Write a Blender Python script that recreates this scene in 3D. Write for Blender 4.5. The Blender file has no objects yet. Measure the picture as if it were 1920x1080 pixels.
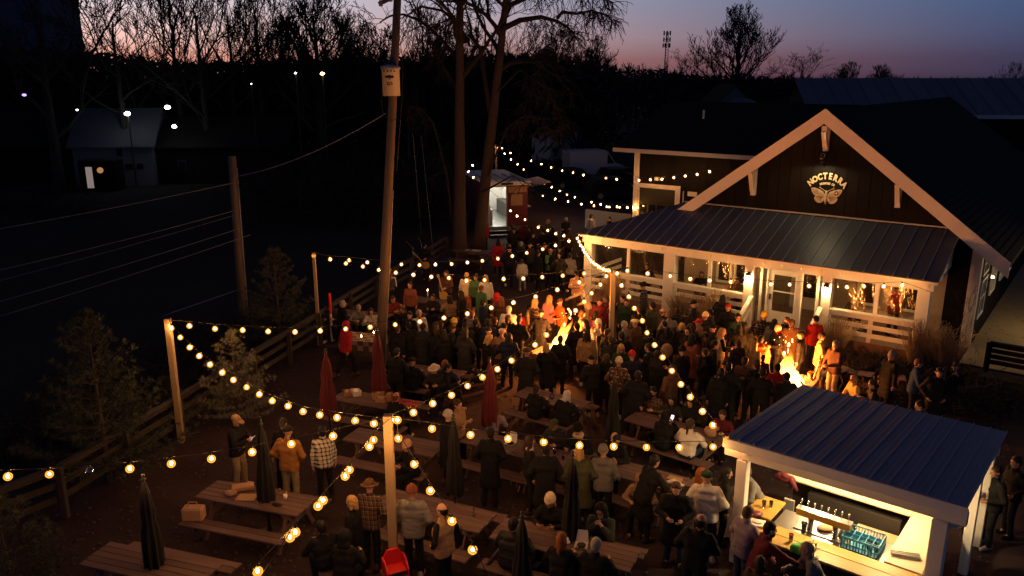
import bpy, bmesh, math, random
import numpy as np
from mathutils import Vector, Matrix, Euler
R = math.radians
sc = bpy.context.scene
col = sc.collection
rnd = random.Random(7)

# ------------------------------------------------------------------ camera
CAM_H, CAM_F, CAM_P = 9.0, 1500.0, R(14.75)      # metres, focal length in photograph pixels, downward pitch
cam_data = bpy.data.cameras.new('camera')
cam = bpy.data.objects.new('camera', cam_data)
col.objects.link(cam)
cam_data.sensor_width = 36.0
cam_data.lens = 36.0 * CAM_F / 1920.0
cam_data.clip_start = 0.1
cam_data.clip_end = 9000.0
cam.location = (0, 0, CAM_H)
cam.rotation_euler = (R(90) - CAM_P, 0, 0)
sc.camera = cam

# ------------------------------------------------------------------ dusk sky
world = bpy.data.worlds.new('World')
sc.world = world
world.use_nodes = True
wn = world.node_tree.nodes
wl = world.node_tree.links
wn.clear()
def wnode(t, **k):
    n = wn.new(t)
    for a, b in k.items():
        setattr(n, a, b)
    return n
tc = wnode('ShaderNodeTexCoord')
sep = wnode('ShaderNodeSeparateXYZ')
wl.new(tc.outputs['Generated'], sep.inputs[0])
def wmath(op, a, b=None, c=None, clamp=False):
    n = wnode('ShaderNodeMath', operation=op, use_clamp=clamp)
    for i, v in enumerate((a, b, c)):
        if v is None: continue
        if isinstance(v, (int, float)): n.inputs[i].default_value = v
        else: wl.new(v, n.inputs[i])
    return n.outputs[0]
elev = wmath('ARCSINE', sep.outputs['Z'])
elev_n = wmath('POWER', wmath('DIVIDE', wmath('MAXIMUM', elev, 0.0), math.pi / 2, clamp=True), 0.5)
def wramp(stops):
    n = wnode('ShaderNodeValToRGB')
    cr = n.color_ramp
    cr.interpolation = 'LINEAR'
    while len(cr.elements) < len(stops):
        cr.elements.new(0.5)
    for e, (deg, c) in zip(cr.elements, stops):
        e.position = math.sqrt(max(deg, 0) / 90.0)
        e.color = (c[0], c[1], c[2], 1)
    wl.new(elev_n, n.inputs[0])
    return n.outputs[0]
SUNSET = R(-31)                                   # the sun went down to the left of the picture
warm = wramp([(0, (.50, .13, .10)), (1.2, (.84, .34, .24)), (2.6, (1.0, .62, .54)), (5, (.80, .68, .74)),
              (10, (.22, .22, .30)), (25, (.050, .058, .105)), (90, (.012, .014, .028))])
cool = wramp([(0, (.030, .026, .060)), (1.2, (.042, .040, .088)), (3, (.050, .072, .160)), (5.5, (.048, .100, .215)),
              (10, (.034, .058, .125)), (25, (.018, .026, .060)), (90, (.012, .014, .028))])
facing = wmath('ADD', wmath('MULTIPLY', sep.outputs['X'], math.sin(SUNSET)), wmath('MULTIPLY', sep.outputs['Y'], math.cos(SUNSET)))
ang = wmath('ARCCOSINE', facing)
w0 = wmath('DIVIDE', wmath('SUBTRACT', R(66), ang), R(60), clamp=True)
w1 = wmath('POWER', w0, 1.5)
mixn = wnode('ShaderNodeMix', data_type='RGBA')
wl.new(w1, mixn.inputs[0]); wl.new(cool, mixn.inputs[6]); wl.new(warm, mixn.inputs[7])
bg = wnode('ShaderNodeBackground')
bg.inputs[1].default_value = 1.0
wl.new(mixn.outputs[2], bg.inputs[0])
wo = wnode('ShaderNodeOutputWorld')
wl.new(bg.outputs[0], wo.inputs[0])

sc.view_settings.view_transform = 'Standard'
sc.view_settings.look = 'None'
sc.view_settings.exposure = 0.0
sc.view_settings.gamma = 1.0
try:
    sc.view_settings.use_curve_mapping = False
    sc.cycles.use_denoising = True
    sc.cycles.max_bounces = 6
    sc.cycles.transparent_max_bounces = 12
    sc.cycles.use_light_tree = True
    sc.cycles.sample_clamp_indirect = 4.0
    sc.cycles.caustics_reflective = False
    sc.cycles.caustics_refractive = False
except Exception:
    pass
BULB_POWER, FIRE_POWER = 820.0, 17.0
# ------------------------------------------------------------------ survey: bearings measured in the photograph -> places on the ground
_cp, _sp = math.cos(CAM_P), math.sin(CAM_P)
def ray(px, py):
    x = (px - 960.0) / CAM_F; y = (540.0 - py) / CAM_F
    return Vector((x, _cp + y * _sp, -_sp + y * _cp))
def G(px, py, z=0.0):
    r = ray(px, py); t = (z - CAM_H) / r.z
    return Vector((r.x * t, r.y * t, z))
def D(px, py, Y):
    r = ray(px, py); t = Y / r.y
    return Vector((r.x * t, Y, CAM_H + r.z * t))
def on_plane(px, py, a, b):
    """point on the vertical plane through a and b along the bearing"""
    n = Vector((-(b.y - a.y), b.x - a.x, 0))
    r = ray(px, py)
    t = (a - Vector((0, 0, CAM_H))).dot(n) / r.dot(n)
    return Vector((0, 0, CAM_H)) + r * t

# ------------------------------------------------------------------ mesh building
class MB:
    def __init__(s): s.v = []; s.f = []; s.m = []
    def add(s, vs, fs, mi=0):
        o = len(s.v)
        s.v += [tuple(p) for p in vs]
        s.f += [tuple(i + o for i in f) for f in fs]
        s.m += [mi] * len(fs)
        return s
    def box(s, x0, x1, y0, y1, z0, z1, mi=0):
        return s.add([(x0,y0,z0),(x1,y0,z0),(x1,y1,z0),(x0,y1,z0),(x0,y0,z1),(x1,y0,z1),(x1,y1,z1),(x0,y1,z1)],
              [(0,3,2,1),(4,5,6,7),(0,1,5,4),(1,2,6,5),(2,3,7,6),(3,0,4,7)], mi)
    def cbox(s, x0, x1, y0, y1, z0, z1, b=0.006, mi=0):
        """box with chamfered edges (all twelve), 26-gon style"""
        vs = []; idx = {}
        X = (x0, x1); Y = (y0, y1); Z = (z0, z1)
        for i in (0,1):
            for j in (0,1):
                for k in (0,1):
                    sx = b if i == 0 else -b; sy = b if j == 0 else -b; sz = b if k == 0 else -b
                    idx[i,j,k,'x'] = len(vs); vs.append((X[i], Y[j]+sy, Z[k]+sz))
                    idx[i,j,k,'y'] = len(vs); vs.append((X[i]+sx, Y[j], Z[k]+sz))
                    idx[i,j,k,'z'] = len(vs); vs.append((X[i]+sx, Y[j]+sy, Z[k]))
        q = lambda *a: tuple(idx[t] for t in a)
        fs = [q((0,0,0,'x'),(0,0,1,'x'),(0,1,1,'x'),(0,1,0,'x')), q((1,0,0,'x'),(1,1,0,'x'),(1,1,1,'x'),(1,0,1,'x')),
              q((0,0,0,'y'),(1,0,0,'y'),(1,0,1,'y'),(0,0,1,'y')), q((0,1,0,'y'),(0,1,1,'y'),(1,1,1,'y'),(1,1,0,'y')),
              q((0,0,0,'z'),(0,1,0,'z'),(1,1,0,'z'),(1,0,0,'z')), q((0,0,1,'z'),(1,0,1,'z'),(1,1,1,'z'),(0,1,1,'z'))]
        for i in (0,1):
            for j in (0,1):
                f = q((i,j,0,'x'),(i,j,0,'y'),(i,j,1,'y'),(i,j,1,'x')); fs.append(f if (i+j) % 2 else f[::-1])
                f = q((i,0,j,'x'),(i,1,j,'x'),(i,1,j,'z'),(i,0,j,'z')); fs.append(f if (i+j) % 2 == 0 else f[::-1])
                f = q((0,i,j,'y'),(0,i,j,'z'),(1,i,j,'z'),(1,i,j,'y')); fs.append(f if (i+j) % 2 == 0 else f[::-1])
                for k in (0,1):
                    f = q((i,j,k,'x'),(i,j,k,'y'),(i,j,k,'z')); fs.append(f if (i+j+k) % 2 == 0 else f[::-1])
        return s.add(vs, fs, mi)
    def prism(s, pts, axis, a, b, mi=0):
        """extrude a 2-D outline; axis 'y': pts are (x,z) from y=a to y=b; 'x': (y,z); 'z': (x,y)"""
        def P3(p, t):
            return (p[0], t, p[1]) if axis == 'y' else (t, p[0], p[1]) if axis == 'x' else (p[0], p[1], t)
        n = len(pts)
        vs = [P3(p, a) for p in pts] + [P3(p, b) for p in pts]
        area = sum(pts[i][0]*pts[(i+1)%n][1] - pts[(i+1)%n][0]*pts[i][1] for i in range(n))
        flip = (area > 0) ^ (axis == 'y') ^ (b < a)
        fs = [tuple(range(n)), tuple(range(2*n-1, n-1, -1))] + [(i, i+n, (i+1) % n + n, (i+1) % n) for i in range(n)]
        if flip: fs = [f[::-1] for f in fs]
        return s.add(vs, fs, mi)
    def bar(s, p, q, w, h, up=(0,0,1), mi=0):
        p = Vector(p); q = Vector(q); d = (q - p).normalized()
        u = Vector(up)
        if abs(d.dot(u)) > .98: u = Vector((0,1,0))
        r = d.cross(u).normalized(); u = r.cross(d).normalized()
        r = r * (w/2); u = u * (h/2)
        vs = [p-r-u, p+r-u, p+r+u, p-r+u, q-r-u, q+r-u, q+r+u, q-r+u]
        return s.add(vs, [(0,1,2,3),(7,6,5,4),(0,4,5,1),(1,5,6,2),(2,6,7,3),(3,7,4,0)], mi)
    def tube(s, pts, rs, n=8, caps=True, mi=0):
        pts = [Vector(p) for p in pts]
        if not hasattr(rs, '__len__'): rs = [rs] * len(pts)
        vs = []; fs = []
        d0 = (pts[1] - pts[0]).normalized()
        u = Vector((0,0,1)) if abs(d0.z) < .9 else Vector((1,0,0))
        u = (u - d0 * u.dot(d0)).normalized()
        for i, p in enumerate(pts):
            d = (pts[min(i+1, len(pts)-1)] - pts[max(i-1, 0)])
            d = d.normalized() if d.length > 1e-9 else d0
            u = (u - d * u.dot(d)).normalized(); w = d.cross(u)
            for k in range(n):
                a = 2*math.pi*k/n
                vs.append(p + (u*math.cos(a) + w*math.sin(a)) * rs[i])
        for i in range(len(pts)-1):
            for k in range(n):
                a = i*n+k; b = i*n+(k+1)%n
                fs.append((a, b, b+n, a+n))
        if caps:
            fs.append(tuple(range(n-1, -1, -1))); fs.append(tuple(range((len(pts)-1)*n, len(pts)*n)))
        return s.add(vs, fs, mi)
    def lathe(s, prof, n=12, c=(0,0,0), mi=0, caps=True):
        vs = []; fs = []
        for r, z in prof:
            for k in range(n):
                a = 2*math.pi*k/n
                vs.append((c[0]+r*math.cos(a), c[1]+r*math.sin(a), c[2]+z))
        for i in range(len(prof)-1):
            for k in range(n):
                a = i*n+k; b = i*n+(k+1)%n
                fs.append((a, b, b+n, a+n))
        if caps:
            fs.append(tuple(range(n-1, -1, -1))); fs.append(tuple(range((len(prof)-1)*n, len(prof)*n)))
        return s.add(vs, fs, mi)
    def ball(s, c, r, n=8, m=6, mi=0):
        rr = r if hasattr(r, '__len__') else (r, r, r)
        prof = []
        vs = [(c[0], c[1], c[2]-rr[2])]; fs = []
        for i in range(1, m):
            t = math.pi*i/m
            for k in range(n):
                a = 2*math.pi*k/n
                vs.append((c[0]+rr[0]*math.sin(t)*math.cos(a), c[1]+rr[1]*math.sin(t)*math.sin(a), c[2]-rr[2]*math.cos(t)))
        vs.append((c[0], c[1], c[2]+rr[2])); L = len(vs)-1
        for k in range(n): fs.append((0, 1+(k+1)%n, 1+k))
        for i in range(m-2):
            for k in range(n):
                a = 1+i*n+k; b = 1+i*n+(k+1)%n
                fs.append((a, b, b+n, a+n))
        for k in range(n): fs.append((L, 1+(m-2)*n+k, 1+(m-2)*n+(k+1)%n))
        return s.add(vs, fs, mi)
    def mesh(s, name, mats, smooth=False):
        me = bpy.data.meshes.new(name)
        me.from_pydata(s.v, [], s.f)
        if not isinstance(mats, (list, tuple)): mats = [mats]
        for m in mats: me.materials.append(m)
        if any(s.m): me.polygons.foreach_set('material_index', s.m)
        if smooth: me.polygons.foreach_set('use_smooth', [True]*len(s.f))
        me.update()
        return me
    def build(s, name, mats, parent=None, smooth=False, kind=None):
        return link(name, s.mesh(name, mats, smooth), parent, kind)

def link(name, me, parent=None, kind=None):
    o = bpy.data.objects.new(name, me)
    col.objects.link(o)
    if parent is not None: o.parent = parent
    if kind: o['kind'] = kind
    return o
def tag(o, label=None, cat=None, group=None, kind=None):
    if label: o['label'] = label
    if cat: o['category'] = cat
    if group: o['group'] = group
    if kind: o['kind'] = kind
    return o
def thing(name, label, cat, loc=(0,0,0), rz=0.0, group=None, scale=None):
    o = bpy.data.objects.new(name, None)
    o.empty_display_size = 0.2
    col.objects.link(o)
    o.location = loc; o.rotation_euler = (0, 0, rz)
    if scale: o.scale = scale
    return tag(o, label, cat, group)
def dup(root, loc, rz=0.0, label=None, scale=None, group=None):
    def cp(o, par):
        c = o.copy(); col.objects.link(c)
        if par is not None: c.parent = par
        for ch in list(o.children): cp(ch, c)
        return c
    c = cp(root, None)
    c.location = loc; c.rotation_euler = (0, 0, rz)
    if scale: c.scale = scale
    if label: c['label'] = label
    if group: c['group'] = group
    return c
def np_mesh(name, V, F, mats, smooth=False):
    """big mesh out of numpy arrays, F is (n,3) or (n,4)"""
    me = bpy.data.meshes.new(name)
    V = np.asarray(V, np.float32); F = np.asarray(F, np.int32)
    n, k = F.shape
    me.vertices.add(len(V)); me.vertices.foreach_set('co', V.ravel())
    me.loops.add(n*k); me.loops.foreach_set('vertex_index', F.ravel())
    me.polygons.add(n)
    me.polygons.foreach_set('loop_start', np.arange(0, n*k, k, dtype=np.int32))
    me.polygons.foreach_set('loop_total', np.full(n, k, np.int32))
    if smooth: me.polygons.foreach_set('use_smooth', np.ones(n, bool))
    if not isinstance(mats, (list, tuple)): mats = [mats]
    for m in mats: me.materials.append(m)
    me.update(calc_edges=True)
    me.validate()
    return me
# ------------------------------------------------------------------ materials
def new_mat(name):
    m = bpy.data.materials.new(name); m.use_nodes = True
    nt = m.node_tree
    return m, nt, nt.nodes['Principled BSDF']
def ND(nt, t, **k):
    n = nt.nodes.new(t)
    for a, b in k.items(): setattr(n, a, b)
    return n
def setin(nt, sock, v):
    if isinstance(v, (int, float)): sock.default_value = v
    elif isinstance(v, tuple): sock.default_value = v if len(v) == 4 or len(sock.default_value) == len(v) else (*v, 1)
    else: nt.links.new(v, sock)
def MATH(nt, op, a, b=None, clamp=False):
    n = ND(nt, 'ShaderNodeMath', operation=op, use_clamp=clamp)
    setin(nt, n.inputs[0], a)
    if b is not None: setin(nt, n.inputs[1], b)
    return n.outputs[0]
def MIX(nt, f, a, b, mode='MIX'):
    n = ND(nt, 'ShaderNodeMix', data_type='RGBA', blend_type=mode)
    setin(nt, n.inputs[0], f); setin(nt, n.inputs[6], a); setin(nt, n.inputs[7], b)
    return n.outputs[2]
def NOISE(nt, scale, detail=3, vec=None, rough=.6):
    n = ND(nt, 'ShaderNodeTexNoise')
    n.inputs['Scale'].default_value = scale; n.inputs['Detail'].default_value = detail; n.inputs['Roughness'].default_value = rough
    if vec is not None: nt.links.new(vec, n.inputs['Vector'])
    return n.outputs['Fac']
def COORD(nt, kind='Object', scale=(1,1,1)):
    t = ND(nt, 'ShaderNodeTexCoord'); mp = ND(nt, 'ShaderNodeMapping')
    mp.inputs['Scale'].default_value = scale
    nt.links.new(t.outputs[kind], mp.inputs[0])
    return mp.outputs[0]
def RAMP(nt, f, stops):
    n = ND(nt, 'ShaderNodeValToRGB'); cr = n.color_ramp
    while len(cr.elements) < len(stops): cr.elements.new(.5)
    for e, (p, c) in zip(cr.elements, stops):
        e.position = p; e.color = (*c, 1) if len(c) == 3 else c
    nt.links.new(f, n.inputs[0])
    return n.outputs[0]
def BUMP(nt, p, h, strength=.3, dist=.02):
    b = ND(nt, 'ShaderNodeBump'); b.inputs['Strength'].default_value = strength; b.inputs['Distance'].default_value = dist
    nt.links.new(h, b.inputs['Height']); nt.links.new(b.outputs[0], p.inputs['Normal'])
def surf(name, c, rough=.7, var=.35, scale=6.0, metal=0.0, bump=.15, bdist=.01, stretch=(1,1,1), per_object=0.0, spec=.5, kind='Object'):
    """painted / plain surface: colour broken up by two scales of noise, fine relief"""
    m, nt, p = new_mat(name)
    v = COORD(nt, kind, stretch)
    n1 = NOISE(nt, scale, 4, v); n2 = NOISE(nt, scale*7, 3, v)
    f = MATH(nt, 'ADD', MATH(nt, 'MULTIPLY', n1, .65), MATH(nt, 'MULTIPLY', n2, .35))
    k = MATH(nt, 'MULTIPLY_ADD', f, var*2); nt.nodes[-1].inputs[2].default_value = 1 - var
    if per_object:
        oi = ND(nt, 'ShaderNodeObjectInfo')
        k2 = MATH(nt, 'MULTIPLY_ADD', oi.outputs['Random'], per_object*2); nt.nodes[-1].inputs[2].default_value = 1 - per_object
        k = MATH(nt, 'MULTIPLY', k, k2)
    cc = ND(nt, 'ShaderNodeCombineColor')
    for i in range(3): nt.links.new(MATH(nt, 'MULTIPLY', k, float(c[i])), cc.inputs[i])
    nt.links.new(cc.outputs[0], p.inputs['Base Color'])
    r = MATH(nt, 'MULTIPLY_ADD', n2, .25, clamp=True); nt.nodes[-1].inputs[2].default_value = rough - .12
    nt.links.new(r, p.inputs['Roughness'])
    p.inputs['Metallic'].default_value = metal
    p.inputs['Specular IOR Level'].default_value = spec
    if bump: BUMP(nt, p, f, bump, bdist)
    return m
def emis(name, c, s, base=(.5,.5,.5)):
    m, nt, p = new_mat(name)
    p.inputs['Base Color'].default_value = (*base, 1)
    p.inputs['Emission Color'].default_value = (*c, 1)
    p.inputs['Emission Strength'].default_value = s
    return m
def glassy(name, c=(1,1,1), fac=.82, rough=.08, bump=0.0):
    """thin clear sheet: mostly see-through, a glossy film on top"""
    m, nt, p = new_mat(name)
    nt.nodes.remove(p)
    out = nt.nodes['Material Output']
    t = ND(nt, 'ShaderNodeBsdfTransparent'); t.inputs[0].default_value = (*c, 1)
    g = ND(nt, 'ShaderNodeBsdfGlossy'); g.inputs['Roughness'].default_value = rough
    lw = ND(nt, 'ShaderNodeFresnel'); lw.inputs['IOR'].default_value = 1.5
    k = MATH(nt, 'ADD', lw.outputs[0], 1 - fac, clamp=True)
    if bump:
        b = ND(nt, 'ShaderNodeBump'); b.inputs['Strength'].default_value = bump; b.inputs['Distance'].default_value = .05
        nt.links.new(NOISE(nt, 3.0, 3, COORD(nt, 'Object', (1,1,.35))), b.inputs['Height'])
        nt.links.new(b.outputs[0], g.inputs['Normal'])
    mx = ND(nt, 'ShaderNodeMixShader')
    nt.links.new(k, mx.inputs[0]); nt.links.new(t.outputs[0], mx.inputs[1]); nt.links.new(g.outputs[0], mx.inputs[2])
    nt.links.new(mx.outputs[0], out.inputs[0])
    return m
def tinted(name, rough=.85, var=.3, scale=9.0, bump=.35, bdist=.02, pattern=None, stretch=(1,1,1)):
    """cloth, skin, hair: the colour comes from the object, the material gives weave, folds and wear"""
    m, nt, p = new_mat(name)
    v = COORD(nt, 'Object', stretch)
    oi = ND(nt, 'ShaderNodeObjectInfo')
    n1 = NOISE(nt, scale, 4, v)
    k = MATH(nt, 'MULTIPLY_ADD', n1, var*2); nt.nodes[-1].inputs[2].default_value = 1 - var
    c = oi.outputs['Color']
    sx = ND(nt, 'ShaderNodeSeparateXYZ'); nt.links.new(v, sx.inputs[0])
    def band(o, f, w):
        return MATH(nt, 'LESS_THAN', MATH(nt, 'FRACT', MATH(nt, 'MULTIPLY', o, f)), w)
    h = n1
    if pattern == 'plaid':
        a = band(MATH(nt, 'ADD', sx.outputs['X'], sx.outputs['Y']), 11.0, .42); b = band(sx.outputs['Z'], 11.0, .42)
        s = MATH(nt, 'MULTIPLY', MATH(nt, 'ADD', a, b), .5)
        c = MIX(nt, s, c, (.010, .011, .014, 1))
        l = MATH(nt, 'MAXIMUM', band(MATH(nt, 'ADD', sx.outputs['X'], sx.outputs['Y']), 11.0, .05), band(sx.outputs['Z'], 11.0, .05))
        c = MIX(nt, MATH(nt, 'MULTIPLY', l, .6), c, (.5, .45, .36, 1))
    elif pattern == 'stripe':
        c = MIX(nt, MATH(nt, 'MULTIPLY', band(sx.outputs['Z'], 9.0, .35), .8), c, (.30, .26, .22, 1))
    elif pattern == 'floral':
        vo = ND(nt, 'ShaderNodeTexVoronoi'); vo.inputs['Scale'].default_value = 16.0; nt.links.new(v, vo.inputs['Vector'])
        s = MATH(nt, 'LESS_THAN', vo.outputs['Distance'], .33); s2 = MATH(nt, 'LESS_THAN', vo.outputs['Distance'], .16)
        c = MIX(nt, s, c, (.42, .33, .24, 1)); c = MIX(nt, s2, c, (.20, .05, .04, 1))
    elif pattern == 'puffer':
        w = MATH(nt, 'ABSOLUTE', MATH(nt, 'SINE', MATH(nt, 'MULTIPLY', sx.outputs['Z'], 42.0)))
        h = MATH(nt, 'ADD', MATH(nt, 'MULTIPLY', w, .8), MATH(nt, 'MULTIPLY', n1, .4))
    kk = ND(nt, 'ShaderNodeCombineColor')
    for i in range(3): nt.links.new(k, kk.inputs[i])
    nt.links.new(MIX(nt, 1.0, c, kk.outputs[0], 'MULTIPLY'), p.inputs['Base Color'])
    p.inputs['Roughness'].default_value = rough
    p.inputs['Specular IOR Level'].default_value = .25
    if bump: BUMP(nt, p, h, bump, bdist)
    return m

M = {}
M['white'] = surf('white_paint', (.80,.76,.68), .55, .10, 4, bump=.10, stretch=(1,1,.3))
M['rake'] = surf('cream_trim_paint', (.70,.62,.54), .6, .10, 4, bump=.08)
M['siding'] = surf('black_stained_siding', (.0080,.0060,.0056), .8, .35, 5, bump=.35, spec=.15, stretch=(3,3,.35), per_object=.25)
M['shingle'] = surf('dark_asphalt_shingle', (.014,.013,.013), .95, .35, 3, bump=.4, spec=.12)
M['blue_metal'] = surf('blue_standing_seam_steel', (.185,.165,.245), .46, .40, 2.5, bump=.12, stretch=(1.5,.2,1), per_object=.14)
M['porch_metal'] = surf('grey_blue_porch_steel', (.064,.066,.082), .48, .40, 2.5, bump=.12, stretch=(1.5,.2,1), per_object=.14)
M['seam'] = surf('lit_seam_edge', (.20,.22,.32), .45, .4, 6, bump=.1)  # lighter than the panels: light caught by the ridges, put into the colour
M['pale_metal'] = surf('galvanised_steel_roofing', (.10,.11,.15), .5, .2, 1.5, bump=.05, per_object=.1)
M['old_wood'] = surf('weathered_table_wood', (.120,.068,.060), .8, .45, 5, bump=.4, stretch=(.35,4,4), per_object=.22)
M['post_wood'] = surf('treated_post_wood', (.33,.235,.125), .75, .3, 5, bump=.3, stretch=(4,4,.4))
M['pole_wood'] = surf('utility_pole_wood', (.145,.098,.062), .85, .35, 5, bump=.5, stretch=(5,5,.3))
M['fence_wood'] = surf('grey_fence_wood', (.042,.031,.026), .85, .4, 5, bump=.4, per_object=.2)
M['fresh_wood'] = surf('oiled_bar_wood', (.46,.28,.055), .45, .22, 5, bump=.15, stretch=(.35,4,4), per_object=.12)
M['counter'] = surf('pale_laminate_counter', (.60,.50,.34), .5, .14, 9, bump=.03)
M['steel'] = surf('brushed_steel', (.55,.54,.52), .32, .12, 3, metal=1.0, bump=.03, stretch=(.3,6,6))
M['chrome'] = surf('chrome', (.8,.8,.8), .18, .05, 3, metal=1.0, bump=0)
M['black_iron'] = surf('black_iron', (.018,.017,.017), .5, .2, 9, bump=.1)
M['rubber'] = surf('black_rubber', (.015,.015,.015), .7, .2, 9, bump=.1)
M['dark'] = surf('dark_interior', (.020,.016,.014), .8, .3, 4, bump=.1)
M['warm_wall'] = surf('tan_interior_wall', (.33,.24,.16), .8, .15, 3, bump=.05)
M['deck'] = surf('porch_deck_boards', (.22,.13,.08), .75, .3, 5, bump=.25, stretch=(.4,4,4), per_object=.15)
M['bark'] = surf('tree_bark', (.060,.040,.030), .95, .45, 4, bump=.9, bdist=.05, stretch=(4,4,.5))
M['twig'] = surf('bare_twigs', (.022,.018,.016), .95, .3, 2, bump=0)
M['needle'] = surf('conifer_needles', (.042,.054,.026), .8, .5, 1.5, bump=0)
M['blue_needle'] = surf('blue_spruce_needles', (.155,.150,.105), .8, .4, 2.0, bump=0)
M['straw'] = surf('dry_ornamental_grass', (.34,.23,.12), .85, .4, 3, bump=0)
M['woods'] = surf('far_woods_twigs', (.014,.012,.013), .95, .3, .2, bump=0)
M['ground'] = surf('trodden_gravel', (.040,.025,.027), .95, .60, .9, bump=.9, bdist=.04, spec=.15)
M['gravel'] = surf('gravel_stones', (.050,.034,.034), .9, .4, 3, bump=.2)
M['lawn'] = surf('dark_winter_lawn', (.032,.028,.026), .97, .45, .25, bump=.5, bdist=.05, spec=.05)
M['road'] = surf('cracked_asphalt', (.030,.028,.028), .95, .4, .5, bump=.4, spec=.1)
M['path'] = surf('pale_gravel_path', (.20,.19,.19), .95, .45, 1.2, bump=.5)
M['tan_gravel'] = surf('tan_stone_yard', (.34,.25,.15), .95, .40, 1.6, bump=.6, bdist=.03)
M['brick'] = surf('fire_pit_stone', (.20,.13,.10), .9, .35, 6, bump=.5, per_object=.25)
M['char'] = surf('charred_log', (.02,.015,.012), .95, .4, 8, bump=.6)
M['red_cloth'] = surf('red_umbrella_canvas', (.10,.008,.012), .85, .25, 6, bump=.3, stretch=(3,3,.3))
M['dark_cloth'] = surf('charcoal_umbrella_canvas', (.003,.003,.0035), .85, .25, 6, bump=.3, stretch=(3,3,.3))
M['red_plastic'] = surf('bright_red_plastic', (.62,.02,.02), .4, .1, 6, bump=.03)
M['blue_plastic'] = surf('sky_blue_plastic', (.08,.34,.52), .45, .1, 6, bump=.03)
M['white_plastic'] = surf('white_foam', (.72,.68,.62), .7, .06, 8, bump=.05)
M['paper'] = surf('kraft_paper', (.40,.23,.12), .85, .2, 8, bump=.35)
M['paper_red'] = surf('red_food_tray_paper', (.45,.06,.05), .8, .2, 8, bump=.1)
M['van_white'] = surf('white_van_paint', (.52,.52,.54), .35, .08, 3, bump=0)
M['car_dark'] = surf('dark_car_paint', (.012,.012,.014), .55, .1, 3, bump=0, spec=.2)
M['car_glass'] = surf('dark_car_glass', (.012,.013,.016), .08, .05, 3, bump=0)
M['maroon'] = surf('maroon_truck_panel', (.13,.014,.035), .45, .15, 3, bump=.02)
M['old_roof'] = surf('old_house_roof', (.055,.057,.08), .85, .3, 2, bump=.2, spec=.2)
M['garage'] = surf('dark_garage_panel', (.040,.037,.026), .6, .2, 3, bump=.05, spec=.2)
M['galv'] = surf('galvanised_grey_steel', (.30,.29,.27), .55, .2, 4, metal=.3, bump=.05)
M['concrete'] = surf('concrete', (.28,.26,.24), .9, .25, 4, bump=.25)
M['grey_wall'] = surf('pale_block_wall', (.12,.12,.145), .9, .2, 1.2, bump=.2)
M['tower_wall'] = surf('dark_tower_cladding', (.06,.065,.11), .8, .2, .3, bump=.1)
M['glass'] = glassy('window_glass', (.92,.93,.92), .90, .05)
M['vinyl'] = glassy('clear_vinyl_curtain', (.86,.82,.74), .90, .16, bump=.9)
M['pint'] = glassy('pint_glass', (.96,.96,.96), .86, .04)
M['beer'] = surf('amber_beer', (.42,.10,.015), .25, .1, 3, bump=0)
M['stout'] = surf('dark_stout', (.02,.008,.004), .2, .1, 3, bump=0)
M['redbeer'] = surf('red_ale', (.55,.05,.02), .25, .1, 3, bump=0)
M['green_drink'] = surf('green_drink', (.10,.22,.07), .25, .1, 3, bump=0)
M['cloth'] = tinted('cloth')
M['plaid'] = tinted('plaid_cloth', pattern='plaid')
M['stripe'] = tinted('striped_cloth', pattern='stripe')
M['floral'] = tinted('flowered_cloth', pattern='floral')
M['puffer'] = tinted('quilted_cloth', pattern='puffer', rough=.6, bump=.35, bdist=.012)
M['skin'] = tinted('skin', rough=.5, var=.10, scale=14, bump=.05)
M['hair'] = tinted('hair', rough=.6, var=.35, scale=22, bump=.6, bdist=.012, stretch=(1.6,1.6,.35))
M['knit'] = tinted('knit_wool', rough=.95, var=.15, scale=60, bump=.6, bdist=.008)
M['feature'] = surf('dark_features', (.02,.012,.010), .5, .1, 5, bump=0)
M['lettering'] = surf('cream_sign_paint', (.74,.62,.36), .5, .06, 5, bump=0)
M['moth'] = surf('carved_moth_cream', (.52,.40,.25), .6, .12, 8, bump=.1)
M['moth_dark'] = surf('carved_moth_brown', (.060,.035,.024), .7, .15, 8, bump=.1)
M['moth_red'] = surf('carved_moth_red', (.24,.06,.03), .7, .15, 8, bump=.1)
M['brass'] = surf('brass', (.80,.52,.18), .25, .08, 5, metal=1.0, bump=0)
M['filament'] = emis('lit_filament', (1.0, .44, .125), BULB_POWER)
M['lamp_warm'] = emis('warm_lamp_glass', (1.0, .58, .20), 330.0)
M['lamp_white'] = emis('cool_lamp_glass', (.95, 1.0, .92), 60.0)
M['lamp_amber'] = emis('amber_street_lamp', (1.0, .50, .10), 40.0)
M['lamp_bar'] = emis('bar_downlight', (1.0, .68, .31), 1500.0)
M['lamp_truck'] = emis('food_truck_tube', (.95, 1.0, .90), 60.0)
M['screen'] = emis('lit_screen', (.88, .93, 1.0), 1.6)
M['phone_screen'] = emis('lit_phone', (.9, .85, 1.0), 2.2)
M['candle'] = emis('candle_flame', (1.0, .62, .22), 40.0)
M['lit_window'] = emis('lit_window_pane', (.85, .9, .8), .16)
M['violet'] = emis('violet_lamp', (.45, .35, 1.0), 2.0)
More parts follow.
